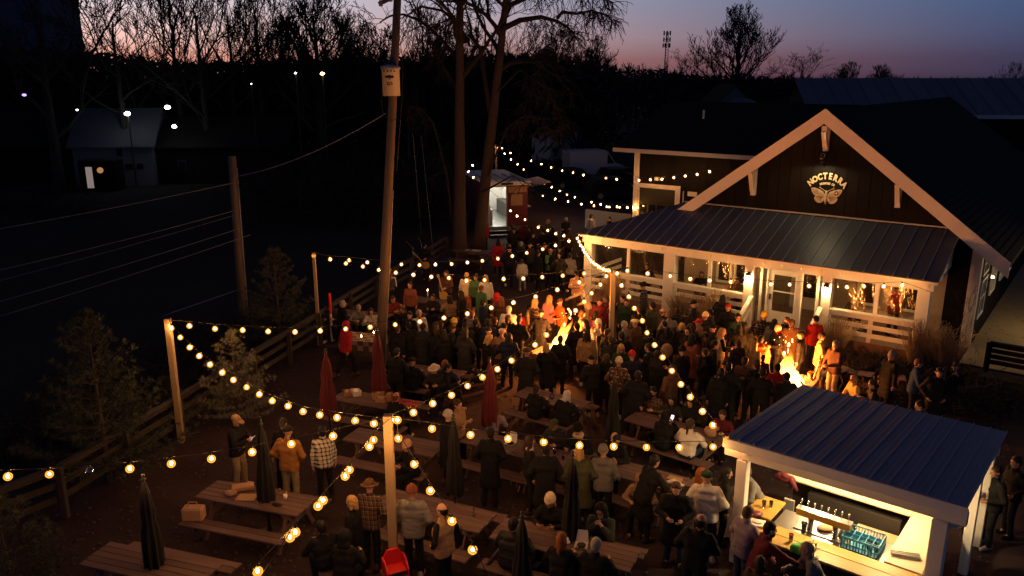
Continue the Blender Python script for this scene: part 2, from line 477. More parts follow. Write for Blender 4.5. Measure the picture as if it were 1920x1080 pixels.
def bulb_halo():
    m, nt, p = new_mat('bulb_halo_glass')
    nt.nodes.remove(p); out = nt.nodes['Material Output']
    t = ND(nt, 'ShaderNodeBsdfTransparent'); e = ND(nt, 'ShaderNodeEmission')
    e.inputs[0].default_value = (1.0, .36, .035, 1); e.inputs[1].default_value = 1.9  # amber shell emission, strongest at the rim, imitates bloom around the bulb
    lw = ND(nt, 'ShaderNodeLayerWeight'); lw.inputs[0].default_value = .5
    k = MATH(nt, 'MULTIPLY_ADD', lw.outputs['Facing'], .60, clamp=True); nt.nodes[-1].inputs[2].default_value = .35
    mx = ND(nt, 'ShaderNodeMixShader')
    nt.links.new(k, mx.inputs[0]); nt.links.new(t.outputs[0], mx.inputs[1]); nt.links.new(e.outputs[0], mx.inputs[2])
    nt.links.new(mx.outputs[0], out.inputs[0])
    try: m.cycles.emission_sampling = 'NONE'
    except Exception: pass
    return m
M['bulb_halo'] = bulb_halo()
def flame_mat(name='fire_flame', power=None):
    m, nt, p = new_mat(name)
    nt.nodes.remove(p); out = nt.nodes['Material Output']
    v = COORD(nt, 'Generated')
    sx = ND(nt, 'ShaderNodeSeparateXYZ'); nt.links.new(v, sx.inputs[0])
    n = NOISE(nt, 5.0, 3, v)
    h = MATH(nt, 'ADD', sx.outputs['Z'], MATH(nt, 'MULTIPLY', n, .35))
    c = RAMP(nt, h, [(.15, (1.0, .50, .13)), (.55, (1.0, .40, .06)), (.85, (1.0, .24, .02)), (1.1, (.8, .10, .005))])
    s = RAMP(nt, h, [(.1, (1,1,1)), (.5, (.85,.85,.85)), (.8, (.45,.45,.45)), (1.1, (.15,.15,.15))])
    e = ND(nt, 'ShaderNodeEmission'); nt.links.new(c, e.inputs[0])
    nt.links.new(MATH(nt, 'MULTIPLY', s, power or FIRE_POWER), e.inputs[1])
    lw = ND(nt, 'ShaderNodeLayerWeight'); lw.inputs[0].default_value = .5
    k = MATH(nt, 'POWER', MATH(nt, 'SUBTRACT', 1.0, lw.outputs['Facing'], True), .9, True)
    t = ND(nt, 'ShaderNodeBsdfTransparent'); mx = ND(nt, 'ShaderNodeMixShader')
    nt.links.new(MATH(nt, 'MULTIPLY', k, MATH(nt, 'SUBTRACT', 1.25, h, True), True), mx.inputs[0]); nt.links.new(t.outputs[0], mx.inputs[1]); nt.links.new(e.outputs[0], mx.inputs[2])
    nt.links.new(mx.outputs[0], out.inputs[0])
    return m
M['flame'] = flame_mat()
M['ember'] = emis('glowing_embers', (1.0, .22, .02), 5.0, (.05,.02,.01))
# ------------------------------------------------------------------ ground, paths
def sheet(name, pts, z, m, kind='structure'):
    b = MB(); b.add([(p[0], p[1], z) for p in pts], [tuple(range(len(pts)))])
    return b.build(name, m, None, kind=kind)
gm = MB()                                   # one gravel ground sheet, finer and gently uneven in the beer garden
def ground():
    xs = np.concatenate([[-4000,-1200,-400,-160], np.linspace(-60, 60, 61), [160,400,1200,4000]])
    ys = np.concatenate([[-600,-100], np.linspace(-10, 110, 61), [180,400,1200,5200]])
    rr = np.random.RandomState(3)
    V = []; F = []
    for j, y in enumerate(ys):
        for i, x in enumerate(xs):
            z = 0.0
            if abs(x) < 61 and -10 < y < 110: z = rr.uniform(-.02, .02)
            V.append((x, y, z - .02))
    n = len(xs)
    for j in range(len(ys)-1):
        for i in range(n-1):
            F.append((j*n+i, j*n+i+1, (j+1)*n+i+1, (j+1)*n+i))
    link('ground', np_mesh('ground', V, F, M['ground'], True), None, 'structure')
ground()
sheet('lawn', [(-90,-8),(-12.5,-8),(-11.0,12),(-9.8,19),(-8.0,26),(-6.0,31),(-3.2,44),(-6,60),(-30,95),(-140,110),(-200,60)], .012, M['lawn'])
pa, pb = G(315, 592), G(450, 545)
sheet('gravel_path', [pa + Vector((-.2,-.35,0)), pb + Vector((-.2,-.35,0)), pb + Vector((0,.5,0)), pa + Vector((0,.5,0))], .022, M['path'])
sheet('road', [G(-20,276), G(200,262), G(430,262), G(430,268), G(200,269), G(-20,283)], .024, M['path'])
sheet('parking_lot', [(3,58),(36,70),(60,120),(-6,120)], .016, M['road'])

# ------------------------------------------------------------------ the brewery house: local x along its front, y into it
OU = G(1092, 438, 2.86)
HRZ = math.atan2(-.60765, .79420)
HB = Vector((OU.x, OU.y, 0))
def HW(u, d, z=0.0):
    return HB + Vector((u*.79420 + d*.60765, -u*.60765 + d*.79420, z))
house = thing('taproom_building', 'dark timber taproom with a steep gable edged in cream boards above its porch', 'building', HB, HRZ)
UC, ZR, PITCH = 8.41, 7.72, .7525            # gable centre, ridge height of the roof's underside, roof slope
W0, W1, DW, DE = 3.06, 13.76, 3.1, 26.0
def roofz(u): return ZR - abs(u - UC) * PITCH
# body (dark core) and individual front boards
b = MB()
b.prism([(W0,0),(W1,0),(W1,roofz(W1)-.1),(UC,ZR-.12),(W0,roofz(W0)-.1)], 'y', DW, DE-.4)
b.build('wall', M['siding'], house)
bw = .405
n = int((W1 - W0) / bw)
for i in range(n):
    x0 = W0 + (W1-W0)*i/n + .008; x1 = W0 + (W1-W0)*(i+1)/n - .008
    b = MB(); xm = min(max(UC, x0), x1)
    top = [(x1, roofz(x1)-.13)] + ([(UC, ZR-.13)] if x0 < UC < x1 else []) + [(x0, roofz(x0)-.13)]
    b.prism([(x0, 3.72), (x1, 3.72)] + top, 'y', DW-.032, DW)
    b.build('board', M['siding'], house)
for i in range(28):                          # boards of the right-hand side wall as far as they can be told apart
    y0 = DW + .05 + i*bw; b = MB()
    b.box(W1, W1+.03, y0, y0+bw-.014, 0.0, roofz(W1)-.12)
    b.build('board', M['siding'], house)
# roof: two slopes with overhang, shingle courses as thickness steps
for s in (-1, 1):
    b = MB()
    e = 6.25
    x0, x1 = UC, UC + s*e
    z0, z1 = ZR, ZR - e*PITCH
    t = .16
    vs = [(x0,2.55,z0),(x1,2.55,z1),(x1,DE,z1),(x0,DE,z0),(x0,2.55,z0+t*1.25),(x1,2.55,z1+t*1.25),(x1,DE,z1+t*1.25),(x0,DE,z0+t*1.25)]
    fs = [(0,1,2,3),(4,7,6,5),(0,4,5,1),(1,5,6,2),(2,6,7,3),(3,7,4,0)]
    if s > 0: fs = [f[::-1] for f in fs]
    b.add(vs, fs)
    rf = b.build('roof', M['shingle'], house)
    b = MB()                                  # the courses, joined
    for k in range(1, 34):
        q = k/34*e; xx = UC + s*q; zz = ZR - q*PITCH + t*1.25
        b.bar((xx, 2.6, zz+.004), (xx, DE-.05, zz+.004), .05, .018, up=(s*PITCH, 0, 1))
    link('shingle', b.mesh('shingle_courses', M['shingle']), rf, 'stuff')
    b = MB()                                  # rake board and soffit board at the front
    for (dy, dz0, dz1) in ((2.47, -.30, .215),):
        pts = [(UC + s*.0, ZR+dz1), (UC + s*e, z1+dz1), (UC + s*e, z1+dz0), (UC, ZR+dz0)]
        b.prism(pts, 'y', 2.47, 2.545)
    b.build('rake_board', M['rake'], house)
    b = MB()
    pts = [(UC, ZR-.02), (UC + s*e, z1-.02), (UC + s*e, z1-.06), (UC, ZR-.06)]
    b.prism(pts, 'y', 2.56, DW-.04)
    b.build('soffit', M['rake'], house)
def bracket(u, ztop, zbot, w=.17):
    b = MB()
    b.box(u-w/2, u+w/2, DW-.21, DW-.04, zbot, ztop)                                   # the leg on the wall
    b.bar((u, 2.56, ztop-.14), (u, DW-.21, zbot+.18), w*.92, .15, up=(0,1,1))            # brace
    b.box(u-w/2-.004, u+w/2+.004, 2.555, DW-.215, ztop-.14, ztop+.02)
    b.build('gable_bracket', M['rake'], house)
bracket(8.41, 7.30, 6.42); bracket(5.85, 5.66, 4.60); bracket(11.03, 5.62, 4.62)
b = MB()
b.box(8.33,8.49,2.66,2.88,6.20,6.36); b.tube([(8.41,2.68,6.28),(8.41,2.58,6.20)], [.07,.055], 10)
cw = b.build('security_camera', M['black_iron'], house)
b = MB(); b.lathe([(.055,0),(.05,.02)], 10, (8.41,2.56,6.17)); b.build('camera_ring', M['white'], cw)
# band under the gable siding, corner boards
b = MB(); b.cbox(W1-.26, W1+.06, DW-.075, DW+.0, 0, roofz(W1)-.1, .008); b.build('corner_board', M['rake'], house)
b = MB(); b.box(W1+.001, W1+.062, DW+.002, DW+.24, 0, roofz(W1)-.1); b.build('corner_board', M['rake'], house)
def side_window(y0, y1, z0, z1):
    f = MB(); t = .10; X0, X1 = W1+.03, W1+.085
    f.box(X0,X1,y0,y1,z0,z0+t); f.box(X0,X1,y0,y1,z1-t,z1); f.box(X0,X1,y0,y0+t,z0+t,z1-t); f.box(X0,X1,y1-t,y1,z0+t,z1-t)
    f.box(X0,X1-.01,(y0+y1)/2-.03,(y0+y1)/2+.03,z0+t,z1-t); f.box(X0,X1-.012,y0+t,y1-t,(z0+z1)/2-.02,(z0+z1)/2+.02)
    w = f.build('window', M['white'], house)
    g = MB(); g.box(W1+.034, W1+.046, y0+t, y1-t, z0+t, z1-t); g.build('pane', M['car_glass'], w)
side_window(3.75, 5.05, .85, 2.25); side_window(3.75, 5.05, 2.38, 3.2); side_window(6.4, 7.7, 1.15, 2.5); side_window(9.2, 10.4, 1.15, 2.5)
b = MB(); b.box(W1+.03,W1+.12,5.62,5.74,1.95,2.12); wl_ = b.build('wall_lamp', M['white'], house)
b = MB(); b.ball((W1+.17,5.68,2.02), .05); b.build('lamp_glass', emis('side_lamp_glass', (1.0,.74,.38), 14.0), wl_)
# gooseneck lamp over the sign
b = MB()
b.tube([(8.44,DW-.03,6.12),(8.44,DW-.28,6.22),(8.44,DW-.50,6.16),(8.44,DW-.56,6.04)], .018, 8)
gl = b.build('gooseneck_lamp', M['black_iron'], house)
b = MB(); b.lathe([(.04,.10),(.07,.08),(.17,0.0),(.165,-.005),(.06,.07),(.03,.09)], 14, (8.44,DW-.57,5.95), caps=False); b.build('lamp_shade', M['black_iron'], gl, True)
b = MB(); b.ball((8.44,DW-.57,5.985), .036); b.build('lamp_bulb', emis('sign_lamp_bulb', (1.0,.80,.42), 1300.0), gl)

# ------------------------------------------------------------------ sign on the gable
sign = thing('brewery_sign', 'carved cream moth below arched lettering, mounted high on the dark gable', 'sign', HW(8.56, DW-.034, 5.12), HRZ, None, (.86,1,1))
def letter_mesh(ch, size, name, bold, depth):
    cu = bpy.data.curves.new('letter_curve', 'FONT')
    cu.body = ch; cu.size = size; cu.align_x = 'CENTER'; cu.extrude = depth/2; cu.offset = bold; cu.resolution_u = 3
    o = bpy.data.objects.new('letter_tmp', cu); col.objects.link(o)
    dg = bpy.context.evaluated_depsgraph_get()
    me = bpy.data.meshes.new_from_object(o.evaluated_get(dg))
    bpy.data.objects.remove(o); me.name = name
    me.materials.clear(); me.materials.append(M['lettering'])
    return me
def arc_word(word, radius, cz, span, size, bold, parent, stretch=1.3, joined=None):
    n = len(word)
    for i, ch in enumerate(word):
        if ch == ' ': continue
        a = (i/(n-1) - .5) * span
        me = letter_mesh(ch, size, 'letter', bold, .03)
        mt = Matrix.Translation((radius*math.sin(a), -.02, cz + radius*math.cos(a))) @ Matrix.Rotation(a, 4, 'Y') @ Matrix.Rotation(R(90), 4, 'X') @ Matrix.Diagonal((1, stretch, 1, 1))
        me.transform(mt)
        link('letter' if joined is None else 'small_letter', me, parent)
arc_word('NOCTERRA', .92, -.62, R(86), .27, .011, sign, 1.15)
arc_word('BREWING CO', .86, -.76, R(36), .088, .004, sign, 1.2, True)
def wing(pts, m, y0, y1, name, par):
    b = MB(); b.prism(pts, 'y', y0, y1); return b.build(name, m, par)
def disc(cx, cz, r, y0, y1, m, name, par, sq=1.0):
    return wing([(cx + r*math.cos(2*math.pi*k/16), cz + r*sq*math.sin(2*math.pi*k/16)) for k in range(16)], m, y0, y1, name, par)
for s in (-1, 1):
    up = [(.05*s,-.30),(.14*s,-.17),(.30*s,-.10),(.50*s,-.055),(.63*s,-.06),(.635*s,-.11),(.60*s,-.20),(.53*s,-.29),(.43*s,-.345),(.28*s,-.35),(.06*s,-.36)]
    lo = [(.05*s,-.37),(.28*s,-.362),(.46*s,-.358),(.48*s,-.42),(.46*s,-.48),(.42*s,-.53),(.36*s,-.575),(.27*s,-.60),(.17*s,-.585),(.10*s,-.52),(.05*s,-.44)]
    fw = wing(up, M['moth'], -.03, 0, 'fore_wing', sign)
    hw = wing(lo, M['moth'], -.026, 0, 'hind_wing', sign)
    disc(.42*s, -.20, .088, -.036, -.0302, M['moth_dark'], 'eye_ring', fw)
    disc(.42*s, -.20, .066, -.040, -.0362, M['moth'] if s < 0 else M['moth_red'], 'eye_spot', fw)
    disc(.42*s, -.20, .030, -.044, -.0402, M['moth_dark'] if s < 0 else M['lettering'], 'eye_pupil', fw)
    b = MB()
    for k in range(7):                        # wing veins, dark inlays
        a0 = Vector((.10*s + .02*s*k, -.035, -.365 - .018*k)); a1 = Vector((.46*s - .055*s*k, -.035, -.385 - .034*k))
        b.bar((a0.x, -.0285, a0.z), (a1.x, -.0285, a1.z), .004, .012)
    b.build('wing_veins', M['moth_dark'], hw)
    b = MB()
    for k in range(6):
        b.bar((.09*s+.045*s*k, -.0325, -.345), (.11*s+.05*s*k, -.0325, -.24+.012*k), .004, .012)
        b.bar((.53*s-.01*s*k, -.0325, -.10-.03*k), (.60*s-.008*s*k, -.0325, -.10-.03*k), .004, .010)
    b.build('wing_veins', M['moth_dark'], fw)
    b = MB(); b.tube([(.03*s,-.015,-.16),(.14*s,-.015,-.10),(.25*s,-.015,-.05),(.30*s,-.015,-.015)], [.011,.010,.013,.026], 6); b.build('antenna', M['moth'], sign)
b = MB(); b.ball((0,-.025,-.175), (.055,.035,.055)); b.ball((0,-.025,-.30), (.075,.045,.10)); b.ball((0,-.025,-.48), (.062,.04,.16)); b.build('moth_body', M['moth'], sign, True)
b = MB(); b.tube([(.05,-.062,-.42),(.055,-.062,-.53),(.0,-.062,-.60),(-.04,-.062,-.55)], .012, 6); b.build('crescent', M['moth_dark'], sign)

# ------------------------------------------------------------------ porch along the front of the house
porch = thing('porch', 'white posted taproom porch with a blue standing seam roof and clear curtains', 'porch', HB, HRZ)
FZ = .42                                      # deck level
for i in range(15):
    b = MB(); b.box(.05, 12.85, .22+i*.19, .22+i*.19+.183, FZ-.03, FZ); b.build('plank', M['deck'], porch)
b = MB(); b.box(.08, 12.82, .26, .30, 0, FZ-.035); b.box(.08,.12,.305,3.0,0,FZ-.035); b.box(12.78,12.82,.305,3.0,0,FZ-.035); b.build('skirt_board', M['deck'], porch)
POSTS = [(.02,.38),(3.62,4.06),(6.83,7.18),(9.56,9.88),(12.50,12.88)]
for (a, c) in POSTS:
    b = MB(); b.cbox(a, c, .12, .12+(c-a)*.9, 0 if a in (3.62,) else .0, 2.48, .012); b.build('post', M['white'], porch)
b = MB(); b.cbox(-.05, 12.95, .10, .40, 2.484, 2.74, .008); b.build('beam', M['white'], porch)
b = MB(); b.cbox(.04, .30, .42, 3.0, 2.484, 2.74, .008); b.build('beam', M['white'], porch)
b = MB(); b.cbox(12.56, 12.86, .42, 3.0, 2.484, 2.74, .008); b.build('beam', M['white'], porch)
b = MB(); b.cbox(-.16, 13.06, -.04, -.012, 2.74, 2.86, .004); b.build('fascia', M['white'], porch)
for k in range(20):
    u = .25 + k*.66
    b = MB(); b.prism([(-.008,2.845),(.09,2.845),(.09,2.60)], 'x', u-.03, u+.03); b.build('rafter_tail', M['white'], porch)
# roof: panels from eave to wall, hipped at the left end
PZ0, PZ1 = 2.87, 4.05
def pz(d): return PZ0 + (PZ1-PZ0)*max(0, d+.10)/(DW+.10)
npan = 30
for i in range(npan):
    u0 = -.2 + (13.1+.2)*i/npan; u1 = -.2 + (13.1+.2)*(i+1)/npan
    # hip: at position u the panel can rise only to d = u+.1
    d0a = min(DW-.036, u0+.12) ; d1a = min(DW-.036, u1+.12)
    d0a = max(d0a, -.08); d1a = max(d1a, -.06)
    b = MB()
    vs = [(u0,-.10,pz(-.10)),(u1,-.10,pz(-.10)),(u1,d1a,pz(d1a)),(u0,d0a,pz(d0a))]
    vs += [(x,y,z-.03) for x,y,z in vs]
    b.add(vs, [(0,1,2,3),(7,6,5,4),(0,4,5,1),(1,5,6,2),(2,6,7,3),(3,7,4,0)])
    b.bar((u1-.012,-.09,pz(-.09)+.014), (u1-.012,d1a,pz(d1a)+.014), .022, .032, mi=1)
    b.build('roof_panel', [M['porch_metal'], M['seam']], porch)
for i in range(7):                            # left hip slope
    y0 = -.1 + (DW+.06)*i/7; y1 = -.1 + (DW+.06)*(i+1)/7
    b = MB(); u0 = min(y0-.12, DW); u1 = min(y1-.12, DW)
    vs = [(-.204,y0,pz(-.1)),(u0+.0,y0,pz(y0)),(u1,y1,pz(y1)),(-.204,y1,pz(-.1))]
    vs += [(x,y,z-.03) for x,y,z in vs]
    b.add(vs, [(0,1,2,3),(7,6,5,4),(0,4,5,1),(1,5,6,2),(2,6,7,3),(3,7,4,0)])
    b.build('roof_panel', M['porch_metal'], porch)
b = MB(); b.bar((3.0,DW-.075,PZ1+.03),(13.08,DW-.075,PZ1+.03), .08, .05); b.build('flashing', M['galv'], porch)
b = MB(); b.prism([(.16,2.75),(DW-.05,2.75),(DW-.05,3.93)], 'x', 12.88, 12.93); b.build('gable_end', M['white'], porch)
# railings
def rails(u0, u1):
    mid = (u0+u1)/2
    for (z0, z1, y0, y1) in ((1.36,1.42,.10,.34),(1.20,1.34,.19,.235),(.90,1.05,.19,.235),(.60,.75,.19,.235)):
        b = MB(); b.cbox(u0+.004, u1-.004, y0, y1, z0, z1, .006); b.build('rail', M['white'], porch)
    b = MB(); b.cbox(mid-.07, mid+.07, .24, .36, FZ, 1.355, .006); b.build('baluster', M['white'], porch)
rails(.38, 3.62); rails(4.06, 6.83); rails(9.88, 12.50)
for y in (.62, .92, 1.22):                    # left end railing
    b = MB(); b.cbox(.15,.20,.50,2.95,y,y+.14,.006); b.build('rail', M['white'], porch)
# clear curtains between the posts
def curtain(u0, u1, z0=1.43, z1=2.47):
    n = 14; vs = []; fs = []
    for i in range(n+1):
        for k in range(5):
            t = i/n
            vs.append((u0+(u1-u0)*t, .30 + .02*math.sin(9*t+k*.8) + .012*math.sin(23*t+k), z0+(z1-z0)*k/4))
    for i in range(n):
        for k in range(4): fs.append((i*5+k, i*5+k+5, i*5+k+6, i*5+k+1))
    b = MB(); b.add(vs, fs); b.build('clear_curtain', M['vinyl'], porch, True)
for (u0, u1) in ((.40,1.95),(2.08,3.60),(4.08,5.38),(5.52,6.81),(9.90,11.22),(11.36,12.48)): curtain(u0, u1)
for u in (2.015, 5.45, 11.29):
    b = MB(); b.cbox(u-.065, u+.065, .24, .34, 1.425, 2.48, .006); b.build('mullion', M['white'], porch)
for u in (7.42, 9.40):
    b = MB(); b.cbox(u-.05, u+.05, .24, .34, FZ, 2.48, .006); b.build('mullion', M['white'], porch)
curtain(7.19, 7.36, .45); curtain(7.48, 7.66, .45); curtain(8.86, 9.34, .45)
# screen door
b = MB()
b.box(7.70,7.86,.25,.30,FZ+.02,2.46); b.box(8.62,8.80,.25,.30,FZ+.02,2.46); b.box(7.86,8.62,.25,.30,2.28,2.46); b.box(7.86,8.62,.25,.30,FZ+.02,.95)
b.box(7.86,8.62,.262,.29,1.66,1.70)
dr = b.build('door', M['white'], porch)
b = MB(); b.box(7.86,8.62,.272,.280,.95,2.28); b.build('pane', M['glass'], dr)
b = MB(); b.box(7.76,7.80,.20,.25,1.36,1.56); b.build('handle', M['black_iron'], dr)
b = MB(); b.cbox(8.80,8.87,.22,.34,FZ,2.48,.005); b.build('door_jamb', M['white'], porch)
b = MB(); b.cbox(7.62,7.69,.22,.34,FZ,2.48,.005); b.build('door_jamb', M['white'], porch)
# inner wall behind the porch: boards, windows
for i in range(9):
    u0 = W0 + .06 + i*(12.80-W0)/9
    b = MB(); b.box(u0, u0+(12.80-W0)/9-.01, DW-.031, DW-.001, FZ, 3.70); b.build('board', M['warm_wall'], house)
for (u0, u1) in ((4.55,5.20),(5.30,5.95),(10.0,10.7),(11.5,12.2)):
    f = MB(); t = .09
    f.box(u0,u1,DW-.09,DW-.033,.95,.95+t); f.box(u0,u1,DW-.09,DW-.033,2.5-t,2.5); f.box(u0,u0+t,DW-.09,DW-.033,.95+t,2.5-t); f.box(u1-t,u1,DW-.09,DW-.033,.95+t,2.5-t)
    f.box(u0+t,u1-t,DW-.075,DW-.036,2.08,2.13); f.box((u0+u1)/2-.02,(u0+u1)/2+.02,DW-.075,DW-.036,2.13,2.5-t)
    w = f.build('window', M['white'], house)
    g = MB(); g.box(u0+t,u1-t,DW-.06,DW-.05,.95+t,2.5-t); g.build('pane', M['car_glass'], w)
b = MB(); b.cbox(7.6,8.9,DW-.10,DW-.034,FZ,2.6,.008); ed = b.build('door', M['white'], house)
b = MB(); b.box(7.85,8.65,DW-.115,DW-.101,.9,2.35); b.build('pane', M['car_glass'], ed)
# sconces on two posts
for u in (7.005, 9.72):
    b = MB(); b.cbox(u-.06,u+.06,.06,.118,2.02,2.28,.008); b.lathe([(.02,.10),(.085,.06),(.09,.0)], 10, (u,.0,2.16)); s_ = b.build('wall_lamp', M['black_iron'], porch)
    b = MB(); b.lathe([(.03,.15),(.06,.12),(.062,0),(.045,-.04)], 10, (u,.0,2.02)); b.build('lamp_glass', M['lamp_warm'], s_, True)
for u in (2.0, 5.4, 11.2):                    # dim pendant lamps inside
    b = MB(); b.tube([(u,1.7,3.2),(u,1.7,2.62)], .008, 5); b.lathe([(.03,2.62),(.15,2.50),(.15,2.49),(.02,2.60)], 12, (u,1.7,0)); pl_ = b.build('pendant_lamp', M['black_iron'], porch, True)
    b = MB(); b.ball((u,1.7,2.53), .05); b.build('lamp_bulb', emis('porch_pendant_bulb', (1.0,.60,.24), 800.0), pl_)
# steps with hand rails
for i in range(2):
    b = MB(); b.cbox(7.25, 9.50, -.32-.30*i, -.0-.30*i+.10, FZ-.15*(i+1)-.04, FZ-.15*(i+1), .006); b.box(7.25,9.50,-.30-.30*i,-.28-.30*i+.0,0,FZ-.15*(i+1)-.045); b.build('step', M['deck'], porch)
for u in (7.16, 9.60):
    b = MB(); b.bar((u,.09,1.40),(u,-.95,.83), .15, .045); b.build('hand_rail', M['white'], porch)
    b = MB(); b.bar((u,.09,.92),(u,-.90,.38), .04, .10); b.build('hand_rail', M['white'], porch)
    b = MB(); b.cbox(u-.05,u+.05,-1.0,-.90,0,.80,.006); b.build('rail_post', M['white'], porch)

# ------------------------------------------------------------------ annex behind on the left
AD = 9.0
annex = thing('annex_building', 'low dark barn annex with white corner trim and a wide garage door', 'building', HW(-3.94, AD, 0), HRZ)
def AW(u): return u + 3.94
AE, AR_D, AR_Z = 5.42, 6.5, 7.55
aw = 8.2
b = MB(); b.prism([(.7,0),(.7,AE-.02),(AR_D,AR_Z-.15),(2*AR_D-.7,AE-.02),(2*AR_D-.7,0)], 'x', .95, aw); b.build('wall', M['siding'], annex)
nb = int((aw-1.2)/.405)
for i in range(nb):
    u0 = 1.22 + i*.405
    if u0 > AW(-.30) or u0 < AW(-3.0)+.0: z0 = 0.0
    else: z0 = 3.78
    b = MB(); b.box(u0, u0+.39, .665, .70, z0, AE-.06); b.build('board', M['siding'], annex)
for s, nm in ((0,'f'),(1,'b')):
    y0, y1 = (0.0, AR_D) if s == 0 else (2*AR_D, AR_D)
    b = MB(); t = .14
    vs = [(0,y0,AE),(aw+2,y0,AE),(aw+2,y1,AR_Z),(0,y1,AR_Z)]; vs += [(x,y,z+t) for x,y,z in vs]
    fs = [(3,2,1,0),(4,5,6,7),(0,1,5,4),(1,2,6,5),(2,3,7,6),(3,0,4,7)]
    if s: fs = [f[::-1] for f in fs]
    b.add(vs, fs); b.build('roof', M['shingle'], annex)
b = MB(); b.cbox(0, aw, -.06, -.012, AE-.10, AE+.10, .006); b.build('fascia', M['rake'], annex)
b = MB(); b.cbox(.95-.03, 1.21, .58, .662, 0, AE-.02, .008); b.build('corner_board', M['rake'], annex)
g0, g1 = AW(-2.93), AW(-.39)
b = MB(); b.box(g0,g0+.26,.60,.663,0,3.52); b.box(g1-.26,g1,.60,.663,0,3.52); b.box(g0,g1,.60,.663,3.52,3.74); b.build('door_frame', M['rake'], annex)
for k in range(5):
    b = MB(); b.cbox(g0+.27, g1-.27, .615, .66, .02+k*.70, .02+k*.70+.685, .01); gp = b.build('garage_panel', M['garage'], annex)
    if k == 3:
        for q in range(4):
            w_ = (g1-g0-.54)/4; b = MB(); b.box(g0+.27+q*w_+.06, g0+.27+(q+1)*w_-.06, .606, .614, .02+k*.70+.12, .02+k*.70+.57); b.build('pane', M['car_glass'], gp)
b = MB(); b.box(g1+.16,g1+.20,.60,.662,0,3.52); b.box(g1+.42,g1+.9,.60,.663,3.3,3.52); b.build('door_frame', M['rake'], annex)
b = MB(); b.box((g0+g1)/2-.12,(g0+g1)/2+.10,.50,.66,3.95,4.12); b.build('door_lamp', M['white'], annex)
b = MB(); b.tube([(3.0,4.1,6.6),(3.0,4.1,7.35)], .06, 10); b.build('vent_pipe', M['van_white'], annex)
# ------------------------------------------------------------------ outdoor bar pavilion; local x along its open front, y to the back
BP = Vector((3.92, 13.55, 0)); BRZ = R(-38.8)
_bc, _bs = math.cos(BRZ), math.sin(BRZ)
def BW(x, y, z=0.0): return BP + Vector((x*_bc - y*_bs, x*_bs + y*_bc, z))
bar = thing('bar_pavilion', 'white timber outdoor bar with a blue sloping metal roof and lit counters', 'bar pavilion', BP, BRZ)
BL, BD, BZ0, BZ1 = 3.98, 4.12, 2.60, 2.36
def brz(y): return BZ0 + (BZ1-BZ0)*y/BD
for i in range(14):
    x0, x1 = BL*i/14, BL*(i+1)/14
    b = MB(); vs = [(x0,0,brz(0)),(x1,0,brz(0)),(x1,BD,brz(BD)),(x0,BD,brz(BD))]; vs = [(x,y,z-.022) for x,y,z in vs] + vs
    b.add(vs, [(3,2,1,0),(4,5,6,7),(0,1,5,4),(1,2,6,5),(2,3,7,6),(3,0,4,7)])
    b.bar((x1-.012,.0,brz(0)+.014),(x1-.012,BD,brz(BD)+.014), .02, .03, mi=1)
    b.bar((x0+.10,.0,brz(0)+.003),(x0+.10,BD,brz(BD)+.003), .014, .008); b.bar((x0+.185,.0,brz(0)+.003),(x0+.185,BD,brz(BD)+.003), .014, .008)
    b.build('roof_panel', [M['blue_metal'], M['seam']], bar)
b = MB(); b.cbox(-.02, BL+.02, -.03, -.002, 2.40, 2.585, .006); b.build('fascia', M['white'], bar)
b = MB(); b.add([(0.03,.0,2.572),(BL-.03,.0,2.572),(BL-.03,BD,brz(BD)-.028),(0.03,BD,brz(BD)-.028),(0.03,.0,2.555),(BL-.03,.0,2.555),(BL-.03,BD,brz(BD)-.045),(0.03,BD,brz(BD)-.045)],
      [(0,1,2,3),(7,6,5,4),(0,4,5,1),(1,5,6,2),(2,6,7,3),(3,7,4,0)]); b.build('ceiling', M['white'], bar)
for i in range(9):
    x = .2 + i*(BL-.4)/8
    b = MB(); b.prism([(.004,2.545),(BD-.05,brz(BD)-.052),(BD-.05,brz(BD)-.15),(.16,2.40),(.004,2.44)], 'x', x-.02, x+.02); b.build('rafter', M['white'], bar)
b = MB(); b.cbox(-.06, BL+.0, .17, .31, 2.16, 2.395, .012); b.build('beam', M['white'], bar)
b = MB(); b.cbox(.05, BL-.05, BD-.42, BD-.30, 2.0, 2.215, .01); b.build('beam', M['white'], bar)
b = MB(); b.cbox(BL-.27, BL-.13, .32, BD-.43, 2.0, 2.15, .01); b.build('beam', M['white'], bar)
for (x, y, w) in ((.30,.24,.20),(3.62,.24,.24),(BL-.20,BD-.36,.20),(.22,BD-.36,.18),(BL-.20,2.55,.16)):
    b = MB(); b.cbox(x-w/2, x+w/2, y-w/2, y+w/2, 0, 2.155 if y < 1 else 1.995, .012); b.build('post', M['white'], bar)
# counters
b = MB(); b.cbox(.62, 3.46, -.42, -.09, 1.02, 1.065, .008); b.build('bar_plank', M['fresh_wood'], bar)
b = MB(); b.cbox(.62, 3.46, -.082, .20, 1.02, 1.065, .008); b.build('bar_plank', M['fresh_wood'], bar)
b = MB(); b.cbox(.36, .60, .02, 1.12, 1.02, 1.065, .008); b.build('bar_plank', M['fresh_wood'], bar)
b = MB(); b.cbox(.606, .86, .32, 1.12, 1.02, 1.065, .008); b.build('bar_plank', M['fresh_wood'], bar)
b = MB(); b.cbox(.87, 2.88, .205, 1.10, .90, .935, .006); b.build('steel_counter', M['steel'], bar)
b = MB(); b.cbox(.42, 2.86, 2.12, 2.80, 1.02, 1.065, .008); b.build('counter_top', M['counter'], bar)
b = MB(); b.cbox(2.865, 3.46, .25, 2.86, 1.02, 1.065, .008); b.build('counter_top', M['counter'], bar)
